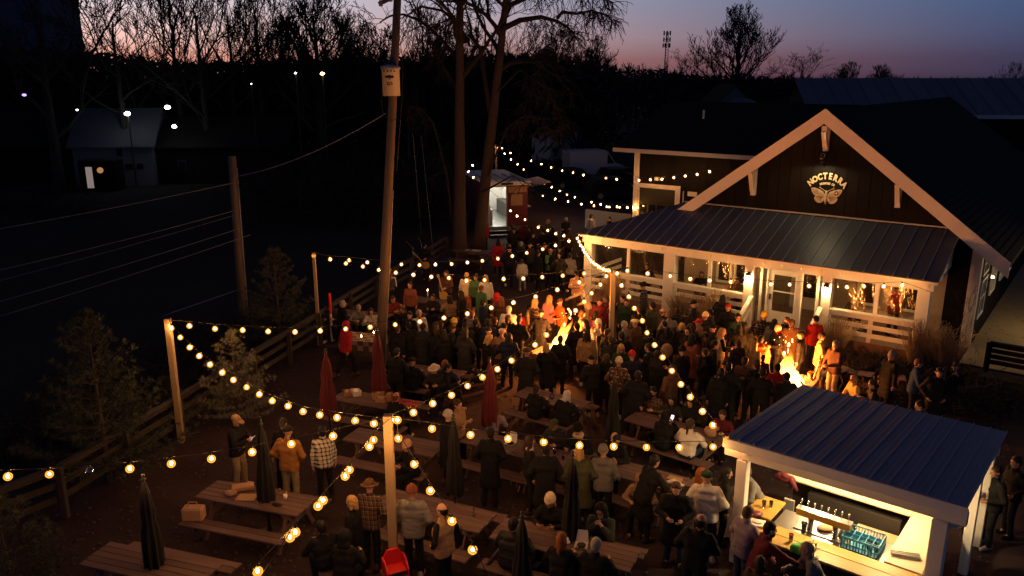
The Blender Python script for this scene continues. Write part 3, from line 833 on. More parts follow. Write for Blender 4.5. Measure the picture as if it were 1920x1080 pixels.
b = MB(); b.box(.66,3.40,-.06,.0,.06,1.018); b.box(.46,.52,.10,1.05,.06,1.018); b.build('front_panel', M['dark'], bar)
b = MB(); b.box(.50,2.86,2.60,2.68,.06,1.018); b.build('front_panel', M['dark'], bar)
b = MB(); b.box(3.32,3.40,.35,2.80,.06,1.018); b.build('front_panel', M['white'], bar)
b = MB(); b.box(.52,3.30,.02,2.58,.0,.05); b.build('floor', M['dark'], bar)
b = MB(); b.box(.95,2.7,2.14,2.58,.08,.85); b.build('under_counter', M['dark'], bar)
for (x, y) in ((1.72,.95),(1.15,2.3),(2.6,1.6)):  # the lit lamps under the roof
    b = MB(); zz = brz(y)-.06; b.lathe([(.085,.0),(.085,-.035),(.06,-.05)], 14, (x,y,zz-.04)); r_ = b.build('downlight', M['chrome'], bar)
    b = MB(); b.lathe([(.075,0),(.05,-.012)], 14, (x,y,zz-.0925)); b.build('lamp_glass', M['lamp_bar'], r_)

# tap tower
tt = thing('tap_tower', 'eight handled beer tap box on two steel columns above the bar counter', 'beer taps', BW(1.72,.62,.936), BRZ)
for x in (-.22, .22):
    b = MB(); b.lathe([(.075,0),(.075,.012),(.052,.016),(.052,.275)], 16, (x,0,0)); b.build('column', M['chrome'], tt, True)
b = MB(); b.cbox(-.48,.48,-.075,.075,.276,.40,.008); b.build('tap_box', M['fresh_wood'], tt)
b = MB(); b.cbox(-.49,.49,-.085,.085,.402,.412,.003); b.build('tap_plate', M['steel'], tt)
for i in range(8):
    x = -.42 + i*.12
    b = MB(); b.tube([(x,.0,.41),(x,.0,.45),(x,.012,.53)], [.010,.008,.013], 8); b.ball((x,.014,.555), .021, 8, 6); b.tube([(x,.075,.36),(x,.13,.35),(x,.14,.29)], .009, 6)
    b.build('tap_handle', M['chrome'], tt, True)
b = MB(); b.box(-.5,.5,-.10,.36,.004,.02); b.build('drip_tray', M['steel'], tt)
# pint glasses
def glass(x, y, z, liquid, label, s=1.0, place=None):
    t = thing('pint_glass', label, 'glass', place if place is not None else BW(x,y,z), 0, 'glasses of drink standing about', (s,s,s))
    if not hasattr(glass, 'g'):
        b = MB(); b.lathe([(.030,0),(.030,.008),(.042,.145),(.040,.145),(.028,.010)], 14, caps=True); glass.g = b.mesh('glass_wall', M['pint'], True); glass.l = {}
    link('glass_wall', glass.g, t)
    if liquid:
        if liquid not in glass.l:
            b = MB(); b.lathe([(.0265,.011),(.0385,.125)], 14); glass.l[liquid] = b.mesh('drink', M[liquid], True)
        link('drink', glass.l[liquid], t)
    return t
glass(1.42,-.16,1.067,'redbeer','pint of bright red ale on the yellow bar plank')
glass(1.42,.52,.937,'green_drink','clear tumbler of green drink on the steel counter left of the taps',1.25)
glass(.60,.66,1.067,'stout','glass of dark stout on the short yellow bar plank, left of its pair')
glass(.70,.76,1.067,'stout','glass of dark stout on the short yellow bar plank, right of its pair',.9)
glass(.52,2.35,1.067,None,'empty tall glass beside the red jacket at the back counter',1.3)
# glass rack crate: open grid, lattice sides
cr = thing('glass_rack', 'sky blue slotted plastic glass rack on the steel bar counter', 'crate', BW(2.42,.66,.937), BRZ)
cx, cy, ch = .31, .26, .25
for (zz, hh) in ((.0,.03),(.10,.02),(.225,.025)):
    b = MB(); b.box(-cx,cx,-cy,-cy+.012,zz,zz+hh); b.box(-cx,cx,cy-.012,cy,zz,zz+hh); b.box(-cx,-cx+.012,-cy+.012,cy-.012,zz,zz+hh); b.box(cx-.012,cx,-cy+.012,cy-.012,zz,zz+hh); b.build('rack_rim', M['blue_plastic'], cr)
b = MB()
for i in range(13):
    x = -cx + .006 + i*(2*cx-.012)/12
    for y in (-cy+.003, cy-.009): b.box(x-.008,x+.008,y,y+.006,.03,.225)
for i in range(11):
    y = -cy + .006 + i*(2*cy-.012)/10
    for x in (-cx+.003, cx-.009): b.box(x,x+.006,y-.008,y+.008,.03,.225)
b.build('lattice_side', M['blue_plastic'], cr)
b = MB()
for i in range(1,5): b.box(-cx+.012+ (2*cx-.024)*i/5-.004, -cx+.012+(2*cx-.024)*i/5+.004, -cy+.012, cy-.012, .13,.21)
for i in range(1,4): b.box(-cx+.012,cx-.012,-cy+.012+(2*cy-.024)*i/4-.0035,-cy+.012+(2*cy-.024)*i/4+.0035,.132,.208)
b.build('divider', M['blue_plastic'], cr)
b = MB(); b.box(-cx+.012,cx-.012,-cy+.012,cy-.012,.003,.014); b.build('rack_floor', M['blue_plastic'], cr)
for (i, j, w) in ((0,3,'far left corner'),(3,1,'middle'),(4,1,'right side')):
    p = BW(2.42 - .31 + .06 + .123*i, .66 - .26 + .065 + .13*j, .952)
    glass(0,0,0,None,'empty upturned glass in a slot of the blue rack, %s' % w, 1.25, p)
# till
tl = thing('till_screen', 'lit till screen on a black foot on the back counter', 'screen', BW(2.03,2.50,1.066), BRZ+R(6))
b = MB(); b.lathe([(.12,0),(.115,.012),(.03,.03),(.025,.10)], 14); b.build('foot', M['black_iron'], tl)
b = MB(); b.add([(-.19,-.05,.09),(.19,-.05,.09),(.19,.03,.30),(-.19,.03,.30),(-.19,-.02,.075),(.19,-.02,.075),(.19,.06,.285),(-.19,.06,.285)],[(0,1,2,3),(7,6,5,4),(0,4,5,1),(1,5,6,2),(2,6,7,3),(3,7,4,0)]); b.build('bezel', M['black_iron'], tl)
b = MB(); b.add([(-.17,-.0485,.108),(.17,-.0485,.108),(.17,.0215,.284),(-.17,.0215,.284)],[(0,1,2,3)]); b.build('screen', M['screen'], tl)
tag(MB().lathe([(.05,0),(.13,.045),(.15,.085),(.145,.085),(.12,.05),(.045,.012)],16).build('bowl', M['white_plastic'], None, True), 'round white bowl standing at the left end of the back counter', 'bowl').location = BW(.80,2.55,1.066)
b = MB(); b.box(-.14,.14,-.05,.05,0,.015); b.box(-.14,.14,-.05,-.042,.015,.035); b.box(-.14,.14,.042,.05,.015,.035)
o = tag(b.build('tray', M['paper']), 'small brown tray beside the white bowl on the back counter', 'tray'); o.location = BW(1.10,2.50,1.066); o.rotation_euler.z = BRZ
o = MB()
for k in range(26):
    y = -.07 + .14*((k*7)%26)/26; z = .006 + .013*(k%5)
    o.tube([(-.24+.03*((k*5)%7)/7, y, z),(.24-.05*((k*3)%5)/5, y*1.15+.01, z+.003)], .006, 5)
o = tag(o.build('straw_bundle', M['white_plastic'], None, True), 'loose bundle of white paper straws lying on the right counter', 'straws'); o.location = BW(3.12,.62,1.068); o.rotation_euler.z = BRZ+R(20)
b = MB(); b.lathe([(.055,0),(.06,.10),(.045,.20),(.02,.22)], 14); o = tag(b.build('towel_roll', M['white_plastic'], None, True), 'white paper roll left of the blue glass rack', 'paper roll'); o.location = BW(2.03,.72,.937)
b = MB(); b.ball((0,0,.05),(.16,.10,.06),10,7); b.ball((.12,.04,.045),(.10,.07,.05),10,6); o = tag(b.build('bar_cloth', M['paper'], None, True), 'crumpled brown bar cloth under the tap box', 'cloth'); o.location = BW(1.72,.78,.94)
b = MB(); b.ball((0,0,.08),(.15,.11,.10),12,8); b.ball((.12,.03,.06),(.12,.10,.08),12,8); b.ball((-.09,.03,.05),(.10,.10,.07),12,8); b.ball((.05,-.05,.14),(.09,.07,.06),10,6); b.tube([(.15,0,.08),(.24,-.08,.03),(.30,-.05,-.10)],[.055,.05,.04],8); o = tag(b.build('red_jacket', M['red_cloth'], None, True), 'shiny red jacket heaped at the left end of the back counter', 'jacket'); o.location = BW(.46,2.05,1.0); o.rotation_euler.z = BRZ
b = MB(); b.ball((0,0,.04),(.15,.10,.05),10,6); o = tag(b.build('maroon_hat', M['maroon'], None, True), 'dark red hat lying on the short bar plank by the post', 'hat'); o.location = BW(.58,.28,1.067)
b = MB(); b.cbox(-.17,.17,-.12,.12,0,.03,.006); b.ball((0.03,0,.04),(.10,.07,.03),8,5); o = tag(b.build('food_tray', M['white_plastic'], None), 'white takeaway tray of food at the bar corner', 'food tray'); o.location = BW(.70,.02,1.067); o.rotation_euler.z = BRZ+.3
b = MB(); b.box(-.10,.10,-.03,.03,0,.6); o = tag(b.build('tool_rack', M['galv'], None), 'narrow grey utensil rack standing on the bar floor', 'rack'); o.location = BW(.72,1.75,.2); o.rotation_euler.z = BRZ
b = MB(); b.cbox(-.45,.45,-.25,.25,0,.55,.02); o = tag(b.build('storage_crate', M['paper'], None), 'brown storage crate under the right end of the back counter', 'crate'); o.location = BW(2.42,1.82,.05); o.rotation_euler.z = BRZ
b = MB(); b.lathe([(.17,0),(.20,.6),(.20,.62),(.18,.62),(.16,.03)], 16); o = tag(b.build('waste_bin', surf('dark_blue_plastic',(.03,.05,.16),.5,.1,5,bump=0), None, True), 'dark blue bin inside the corner of the bar counters', 'bin'); o.location = BW(2.66,1.25,.05)
# ------------------------------------------------------------------ poles
def post(name, top, base_z, w, label, group, m='post_wood', lean=(0,0)):
    t = thing(name, label, 'post', (top.x, top.y, 0), 0, group)
    b = MB(); b.cbox(-w/2, w/2, -w/2, w/2, base_z, top.z, .006); b.build('shaft', M[m], t)
    b = MB(); b.tube([(-w/2-.02,0,top.z-.05),(-w/2-.05,0,top.z-.07),(-w/2-.02,0,top.z-.09)], .006, 5); b.tube([(w/2,0,top.z-.04),(w/2+.04,0,top.z-.05)], .006, 5); b.build('hook', M['black_iron'], t)
    return t
TOP = {}
PG = 'timber posts carrying the string lights'
for key, px, py, z, w, lab in (('mid',727,778,3.3,.155,'stout square timber post in the centre front, hung with bulbs at its top'),
                         ('east',1150,505,3.3,.15,'square timber light post standing in the crowd before the porch'),
                         ('west',314,597,3.3,.14,'timber light post above the pine at the left fence'),
                         ('north',588,473,3.3,.10,'thin timber light post beside the fence left of the tall utility pole')):
    TOP[key] = G(px, py, z)
    post('light_post', TOP[key], 0, w, lab, PG)
TOP['far'] = D(930, 272, 62.0)
post('light_post', TOP['far'], 0, .16, 'distant light post rising behind the food truck roof', PG)
# big utility pole with transformer
ub = G(712, 690)
up = thing('utility_pole', 'tall leaning utility pole carrying a pale grey transformer can', 'utility pole', ub)
ut = D(748.5, -70, ub.y) - ub
def along(t): return Vector((ut.x*t, ut.y*t, ut.z*t))
b = MB(); b.tube([along(0)-Vector((0,0,.05)), along(.25), along(.5), along(.75), along(1)], [.158,.148,.135,.122,.105], 16); b.build('shaft', M['pole_wood'], up, True)
tr = D(733, 153, ub.y - .28) - ub
b = MB(); b.lathe([(.255,-.40),(.255,.33),(.285,.34),(.285,.39),(.27,.43),(.10,.47)], 20, tr); can = b.build('transformer', surf('transformer_grey',(.40,.36,.33),.55,.12,4,bump=.05), up, True)
b = MB(); b.lathe([(.05,0),(.065,.03),(.045,.06),(.06,.09),(.03,.16)], 10, tr+Vector((0,0,.45))); b.lathe([(.03,0),(.04,.03),(.02,.09)],8,tr+Vector((.14,-.05,.44))); b.lathe([(.03,0),(.04,.03),(.02,.09)],8,tr+Vector((-.14,-.05,.44))); b.build('bushing', M['black_iron'], can, True)
b = MB(); b.box(tr.x-.12,tr.x+.12,tr.y-.26,tr.y+.30,tr.z+.10,tr.z+.16); b.box(tr.x-.12,tr.x+.12,tr.y-.0,tr.y+.30,tr.z-.24,tr.z-.18); b.build('mount', M['black_iron'], can)
for txt, dz, s in (('3', .06, .17), ('225', -.09, .12)):
    me = letter_mesh(txt, s, 'number', .003, .004); me.materials.clear(); me.materials.append(M['feature'])
    me.transform(Matrix.Translation(tr + Vector((.0,-.262,dz))) @ Matrix.Rotation(R(90),4,'X')); link('number', me, can)
b = MB()
for k in range(4): b.box(tr.x+.26*math.sin(-.6+.4*k)-.02, tr.x+.26*math.sin(-.6+.4*k)+.02, tr.y-.275, tr.y-.235, tr.z+.27, tr.z+.31)
b.build('lug', M['black_iron'], can)
b = MB(); b.tube([tr+Vector((-.26,0,-.2)), tr+Vector((-.30,0,-.55)), tr+Vector((-.26,.02,-.95)), tr+Vector((-.05,.05,-1.12)), tr+Vector((.14,.05,-1.05))], .012, 6); b.build('drop_cable', M['rubber'], up, True)
p1 = D(733, 12, ub.y) - ub
b = MB(); b.bar(p1+Vector((-.32,-.16,.05)), p1+Vector((.35,-.16,.35)), .09, .11); b.build('crossarm', M['pole_wood'], up)
for dx in (-.26, 0.02): 
    b = MB(); q = p1+Vector((dx,-.16,.10+dx*.45)); b.lathe([(.03,0),(.07,.03),(.04,.06),(.07,.09),(.04,.12),(.05,.17)], 10, q); b.build('insulator', M['galv'], up, True)
b = MB(); b.tube([p1+Vector((.13,-.1,0)), tr+Vector((.35,0,.7)), tr+Vector((.30,.1,-.4)), tr+Vector((.05,.1,-2.6))], .010, 5); b.build('ground_wire', M['rubber'], up, True)
b = MB(); b.tube([along(.008)+Vector((.17,-.03,0)), along(.47)+Vector((.15,-.03,0))], .016, 6); b.build('conduit', M['galv'], up)
# shorter utility pole on the left
vb = G(457, 597); vt = D(435, 293, vb.y) - vb
vp = thing('utility_pole', 'short dark utility pole with a pale conduit, left of the light posts', 'utility pole', vb)
b = MB(); b.tube([Vector((0,0,-.05)), vt*.5, vt], [.175,.158,.140], 14); b.build('shaft', M['pole_wood'], vp, True)
b = MB(); b.tube([Vector((.19,-.05,0)), vt*.5+Vector((.175,-.05,0)), vt*.93+Vector((.16,-.05,0))], .028, 6); b.build('conduit', M['galv'], vp, True)
b = MB(); a0 = vt*.86
b.tube([a0+Vector((.17,-.1,0)), a0+Vector((.42,-.1,.05)), a0+Vector((.46,-.1,-.25)), a0+Vector((.25,-.1,-.36)), a0+Vector((.18,-.1,-.15))], .009, 5); b.build('slack_cable', M['rubber'], vp, True)
def wire(name, p, q, sag, label, r=.011, m='galv'):
    n = 14; pts = []
    for i in range(n+1):
        t = i/n; pts.append(p.lerp(q, t) + Vector((0,0,-4*sag*t*(1-t))))
    b = MB(); b.tube(pts, r, 4); return tag(b.build(name, M[m]), label, 'wire', 'overhead wires')
vy = vb.y
for (x0,y0,x1,y1,lab) in ((437,343,-60,439,'topmost overhead wire running left from the short utility pole'),
                      (436,396,-60,520,'second overhead wire down left of the short pole'),(438,404,-60,541,'thin third overhead wire left of the short pole'),
                      (450,428,-60,582,'fourth overhead wire down left of the short pole'),(470,440,-60,611,'lowest overhead wire left of the short pole')):
    wire('power_line', D(x0,y0,vy-.15), D(x1,y1,vy-3.5), .06, lab, .010 if 'thin' not in lab else .007)
wire('power_line', D(449,330,vy), D(724,212,ub.y), .25, 'sagging wire between the short and the tall utility pole')
wire('guy_wire', D(774,250,46), G(790,440), .0, 'thin guy wire dropping beside the tall pole, nearer one', .010)
wire('guy_wire', D(790,255,46), G(815,500), .0, 'thin guy wire dropping beside the tall pole, farther one', .010)

# ------------------------------------------------------------------ rail fence along the left edge
def fence(pts, h, lab, m='fence_wood', rails=3, gate=None):
    base = Vector((pts[0].x, pts[0].y, 0))
    t = thing('rail_fence', lab, 'fence', base)
    for a, c in zip(pts[:-1], pts[1:]):
        a = Vector((a.x,a.y,0)) - base; c = Vector((c.x,c.y,0)) - base
        L = (c-a).length; n = max(1, round(L/2.4)); d = (c-a).normalized(); nrm = Vector((-d.y,d.x,0))
        for i in range(n):
            p = a + (c-a)*i/n; q = a + (c-a)*(i+1)/n
            b = MB(); b.box(p.x-.06,p.x+.06,p.y-.06,p.y+.06,0,h); b.build('fence_post', M[m], t)
            for k in range(rails):
                z = h - .08 - k*(h-.2)/rails
                b = MB(); b.bar(p+d*.01+nrm*.085+Vector((0,0,z)), q-d*.01+nrm*.085+Vector((0,0,z+rnd.uniform(-.01,.01))), .035, .14); b.build('fence_rail', M[m], t)
            b = MB(); b.bar(p+nrm*.03+d*.004+Vector((0,0,h+.02)), q+nrm*.03-d*.004+Vector((0,0,h+.02)), .14, .035); b.build('cap_rail', M[m], t)
    b = MB(); b.box(c.x-.06,c.x+.06,c.y-.06,c.y+.06,0,h); b.build('fence_post', M[m], t)
    return t
fz = 1.15
fence([G(-60,940,fz), G(110,877,fz), G(335,745,fz), G(475,660,fz), G(598,588,fz), G(657,549,fz), G(705,521,fz), G(770,486,fz), G(838,445,fz)], fz, 'grey timber rail fence down the left edge of the beer garden')
fence([HW(14.6,.9), HW(18.5,.9)], .95, 'dark horizontal rail fence right of the porch', 'siding', 4)
sheet('stone_yard', [HW(13.8,1.2), HW(24,1.2), HW(24,22), HW(13.8,22)], .02, M['tan_gravel'])
yd = thing('yard_shed', 'tan shed with a wall lamp in the stone yard beyond the porch', 'shed', HW(17.4, 6.0), HRZ)  # shed stands out of view, kept only as host for the yard lamp
b = MB(); b.prism([(0,0),(5,0),(5,3.4),(0,2.6)], 'y', 0, 4); b.build('wall', surf('tan_shed_wall',(.36,.26,.15),.9,.25,3,bump=.3), yd)
b = MB(); b.prism([(-.25,2.6),(5,3.45),(5,3.58),(-.25,2.73)], 'y', -.3, 4.3); b.build('roof', M['shingle'], yd)
b = MB(); b.box(1.2,2.1,-.04,-.002,.9,1.9); b.build('window', M['car_glass'], yd)
b = MB(); b.box(-.16,-.002,-.1,.1,2.2,2.5); sl_ = b.build('wall_lamp', M['black_iron'], yd)
b = MB(); b.ball((-.26,0,2.3), .10); b.build('lamp_glass', emis('yard_wall_lamp', (1.0,.70,.30), 420.0), sl_)
mk = G(623, 640)
mt = thing('marker_post', 'slim marker post, red above and white below, by the fence', 'marker post', mk)
b = MB(); b.tube([(0,0,0),(0,0,1.02)], .045, 10); b.build('lower_tube', M['van_white'], mt); b = MB(); b.tube([(0,0,1.021),(0,0,1.75)], .048, 10); b.build('upper_tube', M['red_plastic'], mt)

# ------------------------------------------------------------------ distant buildings
def gable_house(name, lab, c, w, d, h, rh, rz, wall, roof, wins=(), lit=None, along_x=True):
    t = thing(name, lab, 'house', c, rz)
    b = MB()
    if along_x:   # ridge runs along x
        b.prism([(-d/2,0),(d/2,0),(d/2,h),(0,h+rh-.05),(-d/2,h)], 'x', -w/2, w/2)
    else:
        b.prism([(-w/2,0),(w/2,0),(w/2,h),(0,h+rh-.05),(-w/2,h)], 'y', -d/2, d/2)
    b.build('wall', wall, t)
    o = .35
    for s in (-1, 1):
        b = MB()
        if along_x: vs = [(-w/2-o,s*(d/2+o),h-rh*o/(d/2)),(w/2+o,s*(d/2+o),h-rh*o/(d/2)),(w/2+o,0,h+rh),(-w/2-o,0,h+rh)]
        else: vs = [(s*(w/2+o),-d/2-o,h-rh*o/(w/2)),(s*(w/2+o),d/2+o,h-rh*o/(w/2)),(0,d/2+o,h+rh),(0,-d/2-o,h+rh)]
        vs += [(x,y,z+.12) for x,y,z in vs]
        fs = [(3,2,1,0),(4,5,6,7),(0,1,5,4),(1,2,6,5),(2,3,7,6),(3,0,4,7)]
        if (s > 0) == along_x: fs = [f[::-1] for f in fs]
        b.add(vs, fs); b.build('roof', roof, t)
    for (x0, x1, z0, z1, m) in wins:
        b = MB(); b.box(x0-.06,x1+.06,-d/2-.05,-d/2-.001,z0-.06,z1+.06); w_ = b.build('window', M['old_roof'], t)
        b = MB(); b.box(x0,x1,-d/2-.07,-d/2-.052,z0,z1); b.build('pane', M[m], w_)
    return t
def lamp(name, p, lab, m, r=.16, pole=True, base=0.0, arm=None):
    t = thing(name, lab, 'lamp', (p.x, p.y, base))
    if pole:
        b = MB(); b.tube([(0,0,0),(0,0,p.z-base)] + ([(arm[0],arm[1],p.z-base+.2)] if arm else []), .06, 6); b.build('lamp_pole', M['twig'], t)
    q = Vector((0,-.12,p.z-base)) + (Vector((arm[0],arm[1],.1)) if arm else Vector((0,0,0)))
    b = MB(); b.box(q.x-.14,q.x+.14,q.y-.02,q.y+.2,q.z+r*.7,q.z+r*.7+.10); b.build('lamp_head', M['black_iron'], t)
    b = MB(); b.ball(q, (r*1.25,r,r*.8), 10, 7); b.build('lamp_glass', m, t, True)
    return t
Lw = emis('yard_lamp_glass', (.93,1.0,.86), 34.0); Lw2 = emis('porch_lamp_glass', (.95,1.0,.95), 26.0)
Yh = 74.0
gable_house('workshop_house', 'pale block workshop behind the bare trees, lit by two lamps', D(247,226,Yh).xy.to_3d()+Vector((.2,-2.2,0)), 6.4, 7.0, 3.5, 2.8, R(8), M['grey_wall'], M['old_roof'],
            ((-2.2,-1.8,1.5,1.85,'car_glass'),(-.9,-.4,1.5,1.85,'car_glass'),(1.0,1.5,1.5,1.85,'car_glass'),(1.9,2.3,1.5,1.85,'car_glass'),(.4,.75,2.6,3.2,'car_glass')))
gable_house('dark_house', 'dark low house right of the pale workshop under the trees', D(432,230,Yh).xy.to_3d(), 11.0, 8.0, 3.3, 2.2, R(4), M['siding'], M['shingle'], ((-3.6,-3.0,1.2,2.0,'car_glass'),(1.0,1.8,1.3,2.1,'car_glass')))
gable_house('dark_house', 'dark house at the far left edge with one dim window', D(48,225,Yh-1).xy.to_3d(), 10.0, 8.0, 3.4, 2.6, R(14), M['siding'], M['shingle'], ((2.75,3.2,2.0,2.6,'lit_window'),(-2.0,-1.4,1.2,2.2,'car_glass')))
lamp('yard_lamp', D(240,213,Yh-6), 'white yard lamp on a pole before the pale workshop', Lw, .20)
lamp('wall_flood_lamp', D(315,201,Yh-6.4), 'white flood lamp high between the two left houses', Lw2, .19, False)
lamp('wall_flood_lamp', D(328,237,Yh-6.4), 'white lamp low on the dark house wall', Lw2, .16, False)
lamp('street_lamp', D(605,138,60), 'amber street lamp far off beyond the trees', M['lamp_amber'], .12, True)
lamp('street_lamp', D(555,137,62), 'small white lamp beside the amber street lamp, far off', Lw2, .065, True)
lamp('street_lamp', D(472,157,62), 'tiny white lamp glinting among the far trees', Lw2, .03, True)
lamp('porch_lamp', D(47,178,Yh-8), 'violet porch lamp at the far left house', M['violet'], .14, False)
lamp('porch_lamp', D(146,206,Yh-8), 'tiny white porch lamp between the two left houses', Lw2, .06, False)
kd = thing('lit_kiosk', 'small dark kiosk with one lit doorway and a round amber lamp', 'kiosk', D(172,250,Yh-9).xy.to_3d(), R(6))
b = MB(); b.cbox(-1.4,1.4,0,2.0,0,2.5,.03); b.build('wall', M['siding'], kd)
b = MB(); b.box(-.85,-.35,-.04,-.002,.3,2.0); b.build('doorway', emis('kiosk_doorway',(1.0,.75,.66),.22), kd)
b = MB(); b.ball((.35,-.2,1.75),.24,12,8); b.build('globe_lamp', emis('kiosk_globe',(1.0,.48,.14),.4), kd, True)
# tall tower block at the left edge
tb = D(20, 60, 150.0)
tw = thing('silo_tower', 'huge flat sided dark tower cut off by the left edge', 'tower', (tb.x-6.2, 150, 0))
b = MB(); b.cbox(-8,8+3.9,0,14,0,40,.2); b.build('shaft', M['tower_wall'], tw)
# large metal roofed hall on the right
hc = D(1735, 182, 62)
hall = thing('metal_hall', 'long hall with a pale metal roof beyond the taproom', 'hall', (hc.x+9, 66, 0), R(-4))
b = MB(); b.prism([(-5,0),(5,0),(5,6.3),(0,8.75),(-5,6.3)], 'x', -17, 22); b.build('wall', M['siding'], hall)
for i in range(32):
    x0 = -17.3 + i*1.24
    for s in (-1,1):
        b = MB(); vs = [(x0,s*5.4,6.2),(x0+1.22,s*5.4,6.2),(x0+1.22,0,8.95),(x0,0,8.95)]
        b.add(vs, [(0,1,2,3) if s < 0 else (3,2,1,0)]); b.bar((x0+1.22,s*5.4,6.22),(x0+1.22,0,8.97),.04,.05); b.build('roof_panel', M['pale_metal'], hall)
b = MB(); b.box(-17.4,22.4,-5.5,-5.42,6.0,6.28); b.build('gutter', M['van_white'], hall)
gable_house('gabled_house', 'small pale house gable seen left of the far hall', D(1362,180,118).xy.to_3d(), 7.0, 9.0, 4.6, 3.4, R(0), M['grey_wall'], M['shingle'], (), None, False)
gable_house('gabled_house', 'tiny white trimmed gable at the end of the far hall', D(1562,166,112).xy.to_3d(), 4.5, 8.0, 5.6, 2.0, R(0), M['grey_wall'], M['shingle'], (), None, False)
gable_house('low_house', 'low dark house with small lit windows before the far hall', D(1500,195,100).xy.to_3d(), 9.0, 7.0, 4.6, 1.6, R(0), M['siding'], M['shingle'], ((-.4,.0,4.75-.5,5.2-.5,'lit_window'),(.15,.55,4.25,4.7,'lit_window'),(.7,1.1,4.25,4.7,'lit_window')))
b = MB(); b.lathe([(2.6,0),(2.6,1.6),(2.2,2.3),(1.2,2.9),(.1,3.1)], 20); o = tag(b.build('domed_tank', M['grey_wall'], None, True), 'pale domed tank beside the small gabled house', 'tank'); o.location = D(1392,195,112).xy.to_3d() + Vector((0,0,3.2))
b = MB(); b.lathe([(2.5,-3.2),(2.5,0)], 20); b.build('tank_base', M['grey_wall'], o)
# cell tower
ct = D(1248, 128, 300.0)
ctw = thing('cell_tower', 'slender lattice phone mast on the skyline', 'mast', (ct.x, 300, 0))
top = D(1248, 60, 300.0).z
b = MB()
for k in range(3):
    a = 2*math.pi*k/3; b.tube([(1.1*math.cos(a),1.1*math.sin(a),0),(.5*math.cos(a),.5*math.sin(a),top)], .09, 5)
for i in range(26):
    z = top*i/26; z2 = top*(i+1)/26; w1 = 1.1-.6*i/26; w2 = 1.1-.6*(i+1)/26
    for k in range(3):
        a = 2*math.pi*k/3; c = 2*math.pi*(k+1)/3
        b.tube([(w1*math.cos(a),w1*math.sin(a),z),(w2*math.cos(c),w2*math.sin(c),z2)], .055, 3)
b.build('lattice', M['black_iron'], ctw)
for (zz, n) in ((top-.4,6),(top-2.6,6),(top-4.6,5)):
    b = MB(); 
    for k in range(n):
        a = 2*math.pi*k/n+.3; b.box(1.25*math.cos(a)-.2,1.25*math.cos(a)+.2,1.25*math.sin(a)-.2,1.25*math.sin(a)+.2,zz-.75,zz+.75); b.tube([(0,0,zz),(1.2*math.cos(a),1.2*math.sin(a),zz)],.06,4)
    b.build('antenna_array', M['black_iron'], ctw)

# ------------------------------------------------------------------ vehicles
def wheel(parent, x, y, r=.34, w=.24):
    b = MB(); b.tube([(x-w/2,y,r),(x+w/2,y,r)], r, 18); wh = b.build('wheel', M['rubber'], parent)
    b = MB(); b.tube([(x-w/2-.006,y,r),(x+w/2+.006,y,r)], r*.58, 14); b.build('rim', M['galv'], wh)
vc = G(1112, 334)
van = thing('cargo_van', 'white high roofed cargo van parked beyond the food truck', 'van', vc, R(-72))   # local +y is its nose
b = MB(); b.prism([(-2.7,.45),(2.75,.45),(2.8,1.0),(2.45,1.22),(1.75,1.45),(1.0,2.45),(.75,2.62),(-2.65,2.62),(-2.75,2.4)], 'x', -.98, .98); b.build('body', M['van_white'], van)
for s in (-1,1):
    b = MB(); b.prism([(.95,1.40),(1.66,1.42),(1.02,2.28),(.95,2.30)], 'x', s*.981, s*.992); b.build('side_window', M['car_glass'], van)
    wheel(van, s*.86, 1.75); wheel(van, s*.86, -1.7)
    b = MB(); b.box(s*.75-.16,s*.75+.16,2.66,2.79,.82,1.0); b.build('headlight', M['pale_metal'], van)
    b = MB(); b.box(s*1.0 if s>0 else s*1.12, s*1.12 if s>0 else s*1.0, 1.3,1.42,1.5,1.75); b.build('mirror', M['rubber'], van)
b = MB(); b.add([(-.82,1.72,1.50),(.82,1.72,1.50),(.78,1.03,2.43),(-.78,1.03,2.43)], [(0,1,2,3)]); b.v = [(x,y+.02,z+.015) for x,y,z in b.v]; b.build('windscreen', M['car_glass'], van)
b = MB(); b.box(-.9,.9,2.74,2.84,.42,.66); b.build('bumper', M['rubber'], van)
def box_truck(c, rz, lab, w=2.2, l=4.5, h=2.9, m='van_white'):
    t = thing('box_truck', lab, 'truck', c, rz)
    b = MB(); b.cbox(-w/2,w/2,-l/2,l/2,.8,h,.03); b.build('cargo_box', M[m], t)
    b = MB(); b.prism([(l/2+.02,.5),(l/2+1.9,.5),(l/2+1.9,1.2),(l/2+1.3,2.1),(l/2+.02,2.1)], 'x', -.95, .95); b.build('cab', M[m], t)
    b = MB(); b.box(-.5,.5,-l/2-.2,l/2+1.5,.5,.78); b.build('chassis', M['rubber'], t)
    for s in (-1,1): wheel(t, s*.85, l/2+1.2); wheel(t, s*.85, -l/2+1.0)
    return t
box_truck(G(1025,312), R(-20), 'pale box truck standing behind the food truck', 2.0, 4.0, 3.2)
box_truck(G(1062,304), R(-25), 'bluish white box truck behind the cargo van', 2.1, 3.6, 3.3)
